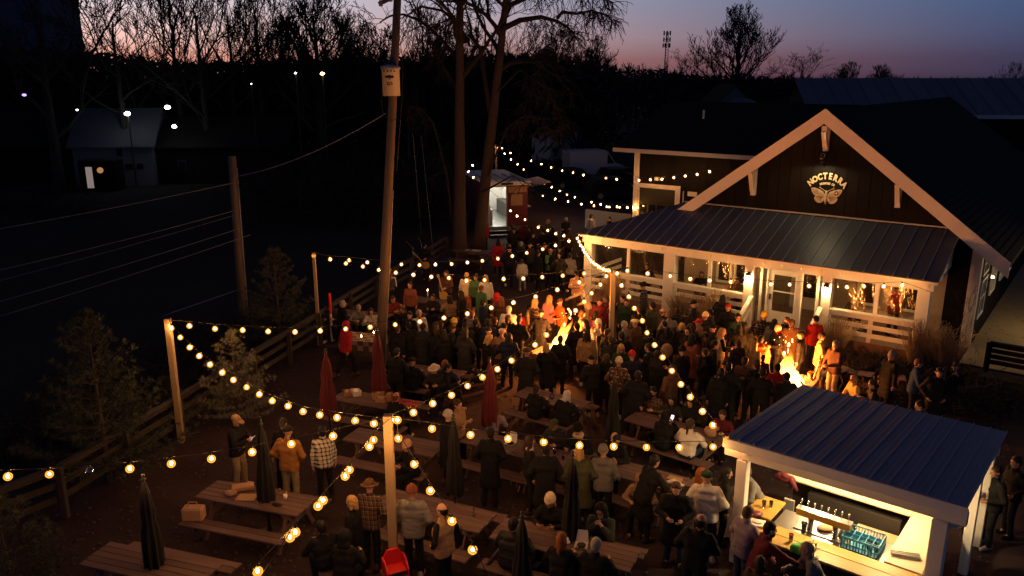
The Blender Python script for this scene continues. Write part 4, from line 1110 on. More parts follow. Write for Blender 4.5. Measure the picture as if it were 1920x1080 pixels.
def car(c, rz, lab, h=1.65):
    t = thing('parked_car', lab, 'car', c, rz, 'cars parked beyond the food truck')
    b = MB(); b.prism([(-2.2,.35),(2.2,.35),(2.25,.75),(2.1,.95),(1.1,1.05),(.45,h),(-1.6,h),(-2.15,1.05),(-2.25,.8)], 'x', -.88, .88); b.build('body', M['car_dark'], t)
    for s in (-1,1):
        b = MB(); b.prism([(-1.55,1.08),(.92,1.08),(.38,h-.1),(-1.45,h-.1)], 'x', s*.881, s*.892); b.build('side_window', M['car_glass'], t)
        wheel(t, s*.78, 1.4); wheel(t, s*.78, -1.4)
        b = MB(); b.box(s*.65-.15,s*.65+.15,2.13,2.24,.68,.82); b.build('headlight', M['pale_metal'], t)
    b = MB(); b.add([(-.75,1.13,1.08),(.75,1.13,1.08),(.7,.49,h-.04),(-.7,.49,h-.04)], [(0,1,2,3)]); b.build('windscreen', M['car_glass'], t)
    return t
car(G(1150,372), R(-75), 'dark car parked left of the annex corner post')
car(G(1075,352), R(-70), 'dark car parked between the food truck and the van')
car(G(1165,350), R(-60), 'dark car parked behind, half hidden by the annex post')
sgn = thing('white_skip', 'white walled low crate wall in front of the annex garage', 'planter wall', G(1140,432), HRZ)
b = MB(); b.cbox(-1.6,1.6,-.1,.1,0,1.15,.02); b.build('wall', M['concrete'], sgn)

# ------------------------------------------------------------------ food truck
ft = thing('food_truck', 'maroon food truck with its bright kitchen door open', 'food truck', G(950,441), R(15))   # local +y towards its nose, -y is the open rear
w, l, h = 1.28, 6.0, 3.05; S0_, S1_ = .9, 3.2
rear = MB(); X0, X1 = -1.15, -.02
rear.box(-w,X0,0,.06,.55,h); rear.box(X1,w,0,.06,.55,h); rear.box(X0,X1,0,.06,2.86,h); rear.build('rear_wall', M['maroon'], ft)
b = MB(); b.box(-w,-w+.05,.065,l,.55,h); b.build('side_wall', M['maroon'], ft)
b = MB(); b.box(-w+.052,-w+.06,.07,l-.07,.55,h-.01); b.box(w-.06,w-.052,.07,S0_-.01,.55,h-.01); b.box(w-.06,w-.052,S1_+.01,l-.07,.55,h-.01); b.box(-w+.07,w-.07,l-.075,l-.065,.55,h-.01); b.build('inner_lining', M['white_plastic'], ft)
b = MB(); S0, S1 = .9, 3.2
b.box(w-.05,w,.065,S0,.55,h); b.box(w-.05,w,S1,l,.55,h); b.box(w-.05,w,S0,S1,.55,1.55); b.box(w-.05,w,S0,S1,2.55,h); b.build('side_wall', M['maroon'], ft)
b = MB(); b.box(-w,w,l-.06,l,.55,h); b.build('front_wall', M['maroon'], ft)
b = MB(); b.box(-w,w,0,l,.45,.545); b.build('floor', M['steel'], ft)
b = MB(); b.box(-w-.12,w+.12,-.15,l+.1,h+.005,h+.12); b.box(-w-.14,w+.14,-.17,-.152,h-.10,h+.12); b.build('roof', M['white'], ft)
b = MB(); b.box(-.35,.35,-.19,-.175,h-.06,h+.06); b.build('vent_slot', M['dark'], ft)
for k in range(5):
    b = MB(); b.bar((-w+.2+k*.55,.1,h+.16),(-w+.2+k*.55,3.4,h+.16),.05,.08); b.build('roof_rail', M['galv'], ft)
b = MB(); b.box(-w+.062,-w+.55,.5,5.2,.55,1.45); b.build('work_counter', M['galv'], ft)
b = MB(); b.box(w-.6,w-.062,.5,5.2,.55,1.42); b.build('work_counter', M['char'], ft)
b = MB()
for k in range(7): b.box(-w+.1,-w+.45,.6+k*.55,.95+k*.55,1.46,1.7+.1*(k%3))
for k in range(4): b.box(-w+.06,-w+.4,.5+k*1.1,1.5+k*1.1,2.0,2.03); b.ball((-w+.25,.9+k*1.0,2.15),.12,8,6)
b.build('kitchen_gear', M['black_iron'], ft)
for x in (-.5,.35):
    b = MB(); b.tube([(x,.35,h-.12),(x,5.2,h-.12)], .035, 8); b.build('tube_light', M['lamp_truck'], ft)
b = MB(); b.box(X0-.06,X0,-.03,-.002,.55,2.9); b.box(X1,X1+.06,-.03,-.002,.55,2.9); b.box(X0,X1,-.03,-.002,2.86,2.92); b.build('door_frame', M['steel'], ft)
b = MB(); b.bar((X0-.03,-.55,1.7),(X0-.03,-.04,1.7),.04,2.2); b.build('door', M['white'], ft)
for k in range(2):
    b = MB(); b.box(X0+.05,X1-.05,-.32-.3*k,-.04-.3*k,.30-.18*k,.34-.18*k); b.build('step', M['steel'], ft)
b = MB(); b.box(w+.01,w+.45,S0-.1,S1+.1,1.48,1.53); b.build('serving_shelf', M['steel'], ft)
b = MB(); b.add([(w+.02,S0-.2,2.66),(w+1.7,S0-.2,2.95),(w+1.7,S1+.4,2.95),(w+.02,S1+.4,2.66)], [(0,1,2,3)]); b.add([(w+.02,S0-.2,2.63),(w+1.7,S0-.2,2.92),(w+1.7,S1+.4,2.92),(w+.02,S1+.4,2.63)], [(3,2,1,0)]); b.build('awning', surf('pale_awning',(.55,.40,.38),.8,.3,5,bump=.2), ft)
b = MB(); b.box(.25,.95,-.05,-.01,1.75,2.4); b.box(.35,.62,-.056,-.052,2.45,2.7); b.build('poster', M['paper'], ft)
b = MB(); b.box(.08,1.2,-.06,-.012,2.52,2.85); b.build('sign_panel', M['paper'], ft)
for s in (-1,1): wheel(ft, s*1.1, 1.4, .4); wheel(ft, s*1.1, 4.6, .4)
b = MB(); b.box(-1.0,1.0,.1,.12,.25,.44); b.build('bumper', M['steel'], ft)
# ------------------------------------------------------------------ bare trees: limbs as tapered tubes that fork down to twigs
def grow(seed, height, r0, lean=(0,0), first=.35, nlimb=16, levels=3, up=.35, spread=1.0, twist=.22, kids=(6,5,4), minr=.016, straight=.05, droop=0.0, ratio=.5):
    """returns lists of polylines (points, radii) for trunk and for branches"""
    rr = random.Random(seed)
    n = 14
    trunk = []; x = y = 0.0
    for i in range(n+1):
        t = i/n
        x = lean[0]*height*t + rr.uniform(-straight,straight)*height*.12*t; y = lean[1]*height*t + rr.uniform(-straight,straight)*height*.12*t
        trunk.append(Vector((x, y, height*t)))
    rad = [max(minr, r0*(1-.82*(i/n)**.85)*(1.35 if i == 0 else 1)) for i in range(n+1)]
    out = []
    def at(pl, t):
        f = t*(len(pl)-1); i = min(int(f), len(pl)-2); return pl[i].lerp(pl[i+1], f-i), (pl[i+1]-pl[i]).normalized()
    def branch(p, d, L, r, lev):
        k = 7 if lev == 0 else 5 if lev == 1 else 4
        pts = [p]; q = p; dd = d
        for i in range(k):
            dd = (dd + Vector((rr.gauss(0,twist), rr.gauss(0,twist), rr.gauss(0,twist*.7) + up*.35 - droop*(i/k)*(1+lev*.6)))).normalized()
            q = q + dd*(L/k); pts.append(q)
        rs = [max(minr, r*(1-.75*i/k)) for i in range(k+1)]
        out.append((pts, rs, lev))
        if lev+1 < levels:
            m = kids[lev] if lev < len(kids) else 3
            for j in range(m):
                t = rr.uniform(.22, .98) if j else .99
                pp, td = at(pts, t)
                a = rr.uniform(0, 2*math.pi); side = td.orthogonal().normalized(); side = Matrix.Rotation(a, 3, td) @ side
                nd = (td*rr.uniform(.55,1.0) + side*rr.uniform(.45,.9)*spread + Vector((0,0,up*.3))).normalized()
                branch(pp, nd, L*rr.uniform(.40,.66)*(1.15-.45*t), max(minr, r*(1-.75*t)*.62), lev+1)
    for j in range(nlimb):
        t = first + (1-first)*((j+.5)/nlimb)**.9
        p, td = at(trunk, min(t,.995))
        a = j*2.399 + rr.uniform(-.5,.5)
        side = Vector((math.cos(a), math.sin(a), 0))
        el = rr.uniform(.35,.75) + .6*(t-first)
        d = (side*math.cos(el)*spread + Vector((0,0,math.sin(el)))).normalized()
        i = min(int(t*n), n-1)
        branch(p, d, height*ratio*rr.uniform(.75,1.1)*(1.12-.75*(t-first)/(1-first)), rad[i]*rr.uniform(.45,.68), 0)
    return trunk, rad, out
def tubes_np(lines, sides=(5,4,3)):
    V = []; F = []
    for pts, rs, lev in lines:
        n = sides[min(lev, len(sides)-1)]; o = len(V)
        P = np.array([tuple(p) for p in pts]); d = np.gradient(P, axis=0); d /= np.maximum(np.linalg.norm(d, axis=1, keepdims=True), 1e-9)
        ref = np.where(np.abs(d[:, 2:3]) < .9, np.array([[0,0,1.]]), np.array([[1.,0,0]]))
        u = np.cross(d, ref); u /= np.maximum(np.linalg.norm(u, axis=1, keepdims=True), 1e-9); w = np.cross(d, u)
        for i in range(len(P)):
            for k in range(n):
                a = 2*math.pi*k/n; V.append(P[i] + (u[i]*math.cos(a)+w[i]*math.sin(a))*rs[i])
        for i in range(len(P)-1):
            for k in range(n): F.append((o+i*n+k, o+i*n+(k+1)%n, o+(i+1)*n+(k+1)%n, o+(i+1)*n+k))
    return np.array(V), np.array(F)
def tree_meshes(seed, m_tr='twig', m_cr='twig', **k):
    tr, rad, br = grow(seed, **k)
    b = MB(); b.tube(tr, rad, 12)
    v, f = tubes_np(br)
    return b.mesh('trunk', M[m_tr], True), np_mesh('crown', v, f, M[m_cr], True)
KINDS = {
 'round': tree_meshes(11, height=9.0, r0=.30, first=.20, nlimb=24, levels=4, kids=(7,5,3), up=.45, spread=1.05, minr=.016, ratio=.50, twist=.16),
 'tall':  tree_meshes(12, height=12.0, r0=.24, first=.26, nlimb=13, levels=4, kids=(6,4,3), up=.55, spread=.85, minr=.016, ratio=.55, twist=.16),
 'fork':  tree_meshes(13, height=9.5, r0=.28, first=.22, nlimb=8, levels=4, kids=(7,5,3), up=.40, spread=.95, minr=.016, twist=.19, ratio=.85),
 'open':  tree_meshes(14, height=9.0, r0=.24, first=.30, nlimb=9, levels=4, kids=(6,5,3), up=.22, spread=1.15, minr=.016, twist=.22, ratio=.80),
}
KH = {k: max(v.co.z for v in m[1].vertices) for k, m in KINDS.items()}
def bare_tree(kind, p, h, rz, lab, group='bare trees along the skyline', sx=1.0):
    t = thing('bare_tree', lab, 'tree', p, rz, group, (h/KH[kind]*sx, h/KH[kind]*sx, h/KH[kind]))
    link('trunk', KINDS[kind][0], t); link('crown', KINDS[kind][1], t)
    return t
def skyline(kind, px, ptop, Y, lab, rz=0.0, sx=1.0):
    p = D(px, ptop, Y); bare_tree(kind, (p.x, Y, 0), p.z, rz, lab, sx=sx)
# the trees one can tell apart against the sky, left to right
skyline('fork', 40, -160, 66, 'bare tree before the dark tower, its limbs reaching right', .3, 1.2)
skyline('open', 190, -120, 70, 'dark forked bare tree with a leaning trunk in the brightest part of the sunset', 1.1, 1.1)
skyline('open', 118, 22, 80, 'low spreading bare tree right beside the dark tower', 2.2, 1.3)
skyline('tall', 305, -110, 74, 'bare tree with arching limbs above the pale workshop', .7, 1.2)
skyline('fork', 352, -130, 72, 'twin stemmed bare tree right of the arching tree above the workshop', 2.0)
skyline('open', 268, 40, 78, 'small bare tree with crossing limbs over the workshop roof', 3.0, 1.2)
skyline('tall', 418, -60, 76, 'thin upright bare tree in the pink sky, left of the denser trees', 1.2)
skyline('tall', 470, -75, 76, 'tall fan shaped bare tree in the pink sky', 2.4, 1.1)
skyline('fork', 520, 20, 80, 'dense bare tree left of the broad crowned one near the short pole', .4)
skyline('round', 583, -55, 74, 'broad crowned bare tree above the amber street lamp', 1.5, 1.15)
skyline('tall', 640, 10, 82, 'bare tree between the amber lamp and the tall utility pole', 2.9)
skyline('round', 672, 35, 84, 'bushy bare tree left of the tall utility pole top', .9, 1.2)
skyline('tall', 790, -5, 80, 'bare tree between the tall utility pole and the twin trunks', .2, 1.1)
skyline('round', 825, 30, 84, 'rounded bare tree just left of the twin trunks', 1.9, 1.1)
skyline('fork', 985, 30, 86, 'dense bare tree right behind the leaning twin trunk', 2.6, 1.15)
skyline('round', 1045, 48, 92, 'rounded bare tree right of the twin trunks', .5, 1.2)
skyline('round', 1112, 60, 110, 'rounded bare tree standing last before the open sky', 1.3, 1.1)
skyline('round', 1392, -2, 125, 'large round bare tree alone against the sky beyond the annex', 2.1, 1.18)
skyline('open', 1300, 84, 150, 'low spreading bare tree left of the large lone tree', .6, 1.5)
skyline('open', 1508, 80, 160, 'small open bare tree right of the large lone tree', 1.7, 1.3)
skyline('tall', 1905, 112, 150, 'bare tree at the right edge above the metal hall', .8, 1.1)
skyline('round', 1592, 112, 190, 'small bare tree above the left end of the hall roof', .3, 1.3)
skyline('round', 1655, 118, 200, 'small bare tree above the middle of the hall roof', 2.3, 1.5)
# a thinner tree and a curved sapling before the dark wood
skyline('tall', 762, 150, 58, 'pale slim tree stem left of the twin trunks', .8, .8)
# twin cottonwood
tc0 = G(862, 492); 
def big_tree(name, lab, base, top, r, seed, **k):
    h = top.z - base.z
    t = thing(name, lab, 'tree', base, 0, None)
    ln = ((top.x-base.x)/h, (top.y-base.y)/h)
    tr, rad, br = grow(seed, h, r, lean=ln, **k)
    b = MB(); b.tube(tr, rad, 18); me = b.mesh('trunk', M['bark'], True); link('trunk', me, t)
    v, f = tubes_np(br, (7,5,3)); link('crown', np_mesh('crown', v, f, M['twig'], True), t)
    return t
big_tree('cottonwood_tree', 'massive upright trunk, left one of the twin trees behind the band', tc0, D(862,-330,tc0.y), .36, 21, first=.42, nlimb=15, levels=4, kids=(6,5,4), up=.12, spread=1.0, twist=.2, minr=.014, straight=.02, droop=.10, ratio=.27)
tc1 = G(890, 488) + Vector((.1,.5,0))
big_tree('cottonwood_tree', 'massive trunk leaning right, right one of the twin trees', tc1, D(985,-330,tc1.y), .34, 24, first=.44, nlimb=17, levels=4, kids=(7,6,5), up=.10, spread=1.15, twist=.22, minr=.013, straight=.02, droop=.20, ratio=.30)
def limb_tree_extra():
    # the long limb that reaches right and sheds drooping twigs, and two low curved limbs, children of the right twin
    rr = random.Random(5); lines = []
    Y = tc1.y
    def path(pts, r, lev=0, twigs=0, tl=1.1):
        P = [D(x,y,Y+dy) - Vector((tc1.x,tc1.y,0)) for x,y,dy in pts]
        lines.append((P, [max(.02, r*(1-.75*i/(len(P)-1))) for i in range(len(P))], lev))
        for k in range(twigs):
            i = rr.randrange(1, len(P)-1); f = rr.random(); p = P[i].lerp(P[i+1], f)
            d = Vector((rr.uniform(-.5,.8), rr.uniform(-.7,.7), rr.uniform(-1.0,.25)))
            q = [p]
            for s in range(5):
                d = (d + Vector((rr.gauss(0,.3), rr.gauss(0,.3), -.12))).normalized(); q.append(q[-1] + d*tl*rr.uniform(.12,.28))
            lines.append((q, [.022,.018,.015,.013,.012,.011], 2))
            for _ in range(3):
                a = q[rr.randrange(1,5)]; e = (d + Vector((rr.gauss(0,.6), rr.gauss(0,.6), rr.gauss(-.1,.5)))).normalized()
                lines.append(([a, a+e*tl*.22, a+e*tl*.4+Vector((0,0,-.08))], [.014,.012,.010], 2))
    path([(930,60,0),(975,38,-.4),(1015,32,-.8),(1045,40,-1.0),(1065,52,-1.2),(1080,70,-1.2)], .16, 0, 46)
    path([(1045,34,-1),(1055,22,-1.4),(1080,26,-1.6),(1110,20,-1.8),(1140,30,-2),(1152,45,-2)], .09, 1, 60)
    path([(955,10,0),(1000,-10,-.6),(1060,-16,-1.2),(1120,-8,-1.6),(1150,5,-2)], .13, 0, 60)
    path([(920,220,0),(900,90,.5),(885,70,.6),(880,40,.7),(870,5,.8)], .14, 0, 12)
    path([(875,80,0),(860,45,.2),(830,20,.3),(790,12,.4),(760,30,.5)], .12, 0, 36)
    path([(868,190,0),(840,140,-.3),(815,95,-.4),(800,60,-.4)], .11, 0, 18)
    path([(872,130,0),(890,90,-.3),(925,85,-.4)], .08, 1, 10)
    path([(850,440,-.5),(838,330,-1),(812,230,-1.4),(790,205,-1.6),(765,200,-1.8)], .07, 0, 14)
    path([(915,330,-.2),(950,240,-1.0),(985,215,-1.3),(1020,225,-1.5),(1035,250,-1.6)], .06, 1, 40)
    path([(905,360,-.3),(960,330,-1.2),(990,345,-1.4),(1000,360,-1.4)], .05, 1, 10)
    path([(925,180,0),(975,130,-.8),(1030,170,-1.2),(1060,240,-1.5)], .06, 1, 44)
    v, f = tubes_np(lines, (6,5,3))
    t = [o for o in col.objects if o.get('label','').startswith('massive trunk leaning')][0]
    link('hanging_limbs', np_mesh('hanging_limbs', v, f, M['twig'], True), t)
limb_tree_extra()
# sapling in front of the bar, thin trees in the planting right of the bar
def sapling(p, h, seed, lab, r=.022):
    t = thing('bare_sapling', lab, 'sapling', p)
    tr, rad, br = grow(seed, h, r, first=.30, nlimb=11, levels=3, kids=(4,3), up=.6, spread=.8, minr=.0035, twist=.22, ratio=.30)
    b = MB(); b.tube(tr, [max(.005,x) for x in rad], 6); b.build('stem', M['twig'], t, True)
    v, f = tubes_np(br, (4,3,3)); link('twigs', np_mesh('twigs', v, f, M['twig']), t)
sapling(BW(2.05,-.95), 1.55, 31, 'bare twiggy sapling in front of the bar counter')
sapling(G(1775,790), 3.4, 32, 'thin bare sapling rising behind the right end of the bar roof')
sapling(HW(15.6, 3.4), 2.6, 33, 'bare sapling against the lit tan yard right of the porch', .05)
sapling(G(600,475)+Vector((-6,0,0)), 4.5, 34, 'thin bare sapling in the dark beyond the fence', .05)

# ------------------------------------------------------------------ far woods: hundreds of interlaced bare trees that read as one mass
def woods():
    rr = np.random.RandomState(9); pyr = random.Random(9)
    temps = []
    for s in range(4):
        tr, rad, br = grow(50+s, 8.0, .20, first=.15, nlimb=13, levels=3, kids=(5,4), up=.55, spread=.95, minr=.028, ratio=.45)
        lines = [(tr, rad, 0)] + br
        temps.append(tubes_np(lines, (4,3,3)))
    V = []; F = []; o = 0
    def put(x, y, h):
        nonlocal o
        v, f = temps[rr.randint(len(temps))]
        a = rr.uniform(0, 6.28); c, s = math.cos(a), math.sin(a); k = h/12.0
        w = np.stack([(v[:,0]*c - v[:,1]*s)*k*rr.uniform(.9,1.3) + x, (v[:,0]*s + v[:,1]*c)*k + y, v[:,2]*k], 1)
        V.append(w); F.append(f + o); o += len(v)
    def limit(px):                            # tree line of the photograph, in pixels from the top
        return np.interp(px, [-200,80,140,200,330,420,520,620,740,900,1000,1080,1140,1240,1340,1450,1560,1700,1950,2200], [86,88,94,96,112,124,110,94,82,74,76,94,108,110,126,124,138,142,144,140])
    for _ in range(330):
        px = rr.uniform(-250, 2150)
        Y = rr.uniform(84, 120) if px < 1130 else rr.uniform(150, 230)
        p = D(px, limit(px) + rr.uniform(-22, 16), Y)
        put(p.x, Y, max(5.0, p.z))
    fine = []
    for s in range(3):
        tr, rad, br = grow(70+s, 9.0, .20, first=.25, nlimb=11, levels=4, kids=(5,4,2), up=.5, spread=.9, minr=.022, ratio=.6, twist=.2)
        fine.append(tubes_np([(tr, rad, 0)] + br, (4,3,3)))
    temps[:] = fine
    for _ in range(8):
        px = rr.uniform(430, 1120); Y = rr.uniform(84, 104); p = D(px, np.interp(px, [90,300,520,640,900,1120], [10,-10,15,30,30,62]) + rr.uniform(-45, 60), Y)
        put(p.x, Y, max(5.0, p.z)*.93)
    return link('far_woods', np_mesh('far_woods', np.concatenate(V), np.concatenate(F), M['woods']), None, 'stuff')
woods()
def thicket(name, n, fn, size, m, seed, blades=5, thin=1.0):
    """tangled undergrowth: crossing slivers of twig and dead leaf, nobody could count them"""
    rr = np.random.RandomState(seed); V = []; F = []
    for i in range(n):
        x, y, h = fn(rr)
        for k in range(blades):
            z = h*rr.uniform(0,1)**.8; c = np.array([x + rr.normal(0,size), y + rr.normal(0,size), z])
            d = rr.normal(0,1,3); d[2] = abs(d[2])*.8+.2; d /= np.linalg.norm(d); e = np.cross(d, rr.normal(0,1,3)); e /= np.linalg.norm(e)
            L = size*rr.uniform(.6,1.3); w = size*rr.uniform(.10,.30)*thin; o = len(V)
            V += [c-d*L-e*w*.3, c+e*w, c+d*L, c-e*w*.6]; F.append((o,o+1,o+2,o+3))
    return link(name, np_mesh(name, V, F, m), None, 'stuff')
def far_fn(rr):
    px = rr.uniform(-250, 2150); Y = rr.uniform(80,112) if px < 1150 else rr.uniform(135,190)
    lim = np.interp(px, [-200,80,200,330,520,740,1000,1140,1340,1560,1950], [88,94,100,118,112,108,100,122,140,148,150])
    p = D(px, lim + rr.uniform(0,10), Y); return p.x, Y, max(2.5, p.z)
thicket('far_undergrowth', 3200, far_fn, 1.1, M['woods'], 4, 11)
def mid_fn(rr):
    t = rr.uniform(0,1); Y = rr.uniform(48, 78); px = rr.uniform(460, 880) if t < .85 else rr.uniform(-100, 160)
    p = D(px, 300, Y); return p.x, Y, rr.uniform(1.0, 4.2) if t < .85 else rr.uniform(.3, 1.0)
thicket('bank_undergrowth', 900, mid_fn, .7, M['woods'], 5, 18, .22)
def near_fn(rr):
    t = rr.uniform(0,1); p = G(95,880).lerp(G(600,610), t); return p.x - abs(rr.normal(.4,1.6)), p.y + rr.normal(0,.8), rr.uniform(.1,.9)
thicket('fence_undergrowth', 420, near_fn, .28, M['woods'], 6, 16, .35)
def bed_fn(rr):
    p = HW(rr.uniform(10.2,15.5), rr.uniform(-3.4,-.5)); return p.x, p.y, rr.uniform(.1,.55)
thicket('planting_bed_twigs', 420, bed_fn, .25, M['twig'], 7, 16, .3)

# ------------------------------------------------------------------ conifers
def conifer(name, lab, p, h, r, seed, m, whorls=16, per=9, needle=.10, droop=.15, up=.35, dens=9, spread=1.0):
    rr = random.Random(seed); t = thing(name, lab, 'conifer', p)
    b = MB(); b.tube([(0,0,0),(0,0,h*.5),(0,0,h*.98)], [.035*h*.6,.02*h*.6,.008], 8); b.build('trunk', M['bark'], t, True)
    V = []; F = []; lines = []
    def tuft(c, d, s):
        for _ in range(dens):
            e = Vector((rr.gauss(0,1), rr.gauss(0,1), rr.gauss(0,1))).normalized()
            q = (d*rr.uniform(.5,1.2) + e*.80).normalized(); w = q.cross(Vector((rr.gauss(0,1),rr.gauss(0,1),rr.gauss(0,1)))).normalized()*s*.045
            L = s*rr.uniform(.7,1.25); o = len(V)
            V.extend([c-w*.6, c+w*.6, c+q*L*.6+w, c+q*L]); F.append((o,o+1,o+2,o+3))
    for i in range(whorls):
        if i % 4 == 3 and i < whorls-4: continue
        t_ = (i+.6)/whorls; z = h*(.06+.92*t_)
        L0 = r*(1-t_)**.75*spread + .10
        n = max(4, int(per*(1-.5*t_)))
        for k in range(n):
            a = 2*math.pi*(k+rr.random())/n + i*.7; L = L0*rr.choice((rr.uniform(.45,.8), rr.uniform(.85,1.18)))
            d = Vector((math.cos(a), math.sin(a), up*(.4+t_) - droop)).normalized()
            pts = [Vector((0,0,z))]; steps = max(3, int(L/(needle*1.1)))
            for s in range(steps):
                d2 = (d + Vector((rr.gauss(0,.10), rr.gauss(0,.10), up*.9*(s/steps)**2))).normalized(); pts.append(pts[-1] + d2*L/steps)
                if s >= steps*.18:
                    tuft(pts[-1], d2, needle*rr.uniform(.8,1.2))
                    if s > 1:
                        sd = Vector((-math.sin(a), math.cos(a), .15))*rr.choice((-1,1)); tip = pts[-1] + sd*L*.16*rr.uniform(.5,1.1)
                        tuft(tip, (sd+d2*.6).normalized(), needle)
            lines.append((pts, [max(.004,.014*(1-.7*j/len(pts))) for j in range(len(pts))], 2))
    for _ in range(5): tuft(Vector((0,0,h*.97)), Vector((0,0,1)), needle*1.3)
    link('needles', np_mesh('needles', [tuple(v) for v in V], F, M[m]), t)
    v, f = tubes_np(lines, (4,3,3)); link('branches', np_mesh('branches', v, f, M['bark']), t)
conifer('pine_tree', 'tall shaggy pine left of the timber light post', G(205,905), 4.1, 1.75, 61, 'needle', 22, 11, .15, .05, .55, 16)
conifer('pine_tree', 'dark pine before the short utility pole', G(527,655), 3.5, 1.5, 62, 'needle', 18, 10, .16, .05, .5, 15)
conifer('spruce_tree', 'small pale blue spruce under the long swag of bulbs', G(448,790), 2.55, 1.05, 63, 'blue_needle', 17, 10, .10, .10, .5, 22)
conifer('pine_tree', 'low pine cut off by the lower left corner', G(25,1118), 1.9, 1.1, 64, 'needle', 14, 10, .13, .05, .5, 15)
conifer('pine_tree', 'small pine at the post foot, right of the shaggy pine', G(322,812), 1.5, .8, 65, 'needle', 11, 9, .12, .05, .5, 14)
# ------------------------------------------------------------------ dry ornamental grasses before the porch
def grass_clump(p, h, r, seed, lab, n=420):
    rr = random.Random(seed); t = thing('grass_clump', lab, 'ornamental grass', p, 0, 'dry grass clumps along the porch')
    V = []; F = []
    for _ in range(n):
        a = rr.uniform(0,6.283); q = rr.random()**.6; b0 = Vector((math.cos(a)*r*.35*q, math.sin(a)*r*.35*q, 0)); L = h*rr.uniform(.6,1.08)
        d = Vector((math.cos(a)*q*r*.9/h, math.sin(a)*q*r*.9/h, 1)); w = Vector((-math.sin(a+.6), math.cos(a+.6), 0))*.0065
        o = len(V); p1 = b0 + d*L*.5; p2 = b0 + d*L*.85 + Vector((math.cos(a),math.sin(a),0))*q*.10; p3 = p2 + Vector((math.cos(a)*.16*q+rr.gauss(0,.04), math.sin(a)*.16*q+rr.gauss(0,.04), L*.06-.05*q))
        V += [b0-w, b0+w, p1+w, p1-w, p2+w*.8, p2-w*.8, p3+w*1.6, p3-w*1.6]; F += [(o,o+1,o+2,o+3),(o+3,o+2,o+4,o+5),(o+5,o+4,o+6,o+7)]
    ob = np_mesh('blades', [tuple(v) for v in V], F, M['straw'])
    link('blades', ob, t)
for u, d_, h, r, lab in ((1.6,-.35,1.5,.5,'dry grass clump at the left end of the porch railing'),(5.9,-.45,1.55,.55,'dry grass clump left of the porch steps'),
                         (10.35,-.55,1.35,.55,'dry grass clump just right of the porch steps'),(12.85,-.45,1.75,.55,'tallest dry grass clump at the right porch corner'),
                         (13.5,-.2,1.6,.7,'dry grass clump beyond the right porch corner'),(4.6,-.4,1.2,.45,'low dry grass clump under the middle porch railing')):
    grass_clump(HW(u, d_), h, r, int(u*10), lab)
# ------------------------------------------------------------------ festoon lights: each string is a cable with its own bulbs
b = MB(); b.lathe([(.012,.0),(.024,-.012),(.026,-.045),(.018,-.055)], 10); SOCK = b.mesh('socket', M['rubber'], True)
b = MB(); b.lathe([(.018,-.05),(.036,-.066),(.060,-.090),(.070,-.122),(.062,-.156),(.040,-.180),(.006,-.191)], 14); GLOBE = b.mesh('bulb', M['bulb_halo'], True)
b = MB(); b.ball((0,0,-.120), (.022,.022,.027), 8, 6); FILA = b.mesh('filament', M['filament'], True)
b = MB(); b.lathe([(.018,-.05),(.036,-.066),(.060,-.090),(.070,-.122),(.062,-.156),(.040,-.180),(.006,-.191)], 14); DEAD = b.mesh('dead_bulb', M['pint'], True)
def string(lab, a, c, bulbs, dead=(), drop=(0,0), off=0.0, ext=()):
    """a, c: the two fixing points; bulbs: bearings of the lamps as surveyed, all on the vertical plane through a and c"""
    t = thing('string_light', lab, 'string lights', (a.x, a.y, 0), 0, 'strings of warm bulbs over the beer garden')
    o = Vector((a.x, a.y, 0))
    n2 = Vector((-(c.y-a.y), c.x-a.x, 0)).normalized()*off
    pts = [a + n2]
    for i, (x, y) in enumerate(bulbs):
        p = on_plane(x, y, a + n2, c + n2)
        s = (p - a).xy.dot((c - a).xy) / (c - a).xy.length_squared
        if not -.03 < s < 1.03 or abs((a + (c - a)*s).z - p.z) > 1.6:
            p = D(x, y, a.y + (c.y - a.y)*min(.97, max(.03, (i + .7)/len(bulbs))))
        p = p + Vector((0,0,.118))                                   # lamp centre sits below the cable
        pts.append(p)
        if i in dead: bo = link('bulb', DEAD, t)
        else:
            bo = link('bulb', GLOBE, t); fo = link('filament', FILA, bo); fs = rnd.choice((.72,.85,.95,1.0,1.05,1.15)); fo.scale = (fs,fs,1); bo.scale = (1,1,1) if fs > .8 else (.93,.93,.93)
        bo.location = p - o; bo.rotation_euler = (rnd.uniform(-.12,.12), rnd.uniform(-.12,.12), rnd.uniform(0,6))
        link('socket', SOCK, bo)
    pts.append(c + n2)
    for e in ext: pts.append(e)
    b = MB(); b.tube([p - o for p in pts], .007, 5); b.build('cable', M['rubber'], t, True)
    return t
mid, east, west, north, far = TOP['mid'], TOP['east'], TOP['west'], TOP['north'], TOP['far']
dz = Vector((0,0,-.04))
porchL = HW(-.1,-.12,2.70); porchR = HW(12.92,-.06,2.52); barC = BW(-.02,-.02,2.55)
string('long swag of bulbs from the fence post to the centre front post', west+dz, mid+dz,
   [(322,615),(338,633),(356,651),(374,667),(395,683),(417,698),(438,712),(462,726),(485,739),(512,751),(539,761),(567,771),(599,778),(632,783),(667,788),(702,793)])
string('level row of bulbs crossing the picture from the fence post to the porch post', west+dz, east+dz,
   [(354,611),(403,616),(454,619),(503,621),(553,622),(601,620),(648,617),(695,613),(740,609),(787,603),(832,596),(877,588),(921,577),(963,567),(1004,556),(1045,543),(1086,529)])
string('row of bulbs from the thin north post to the porch corner, upper one', north+dz, porchL,
   [(588,479),(619,486),(654,488),(688,492),(721,494),(753,496),(786,497),(817,496),(847,495),(876,492),(905,489),(934,485),(961,480),(988,474),(1017,467),(1041,460),(1067,452)])
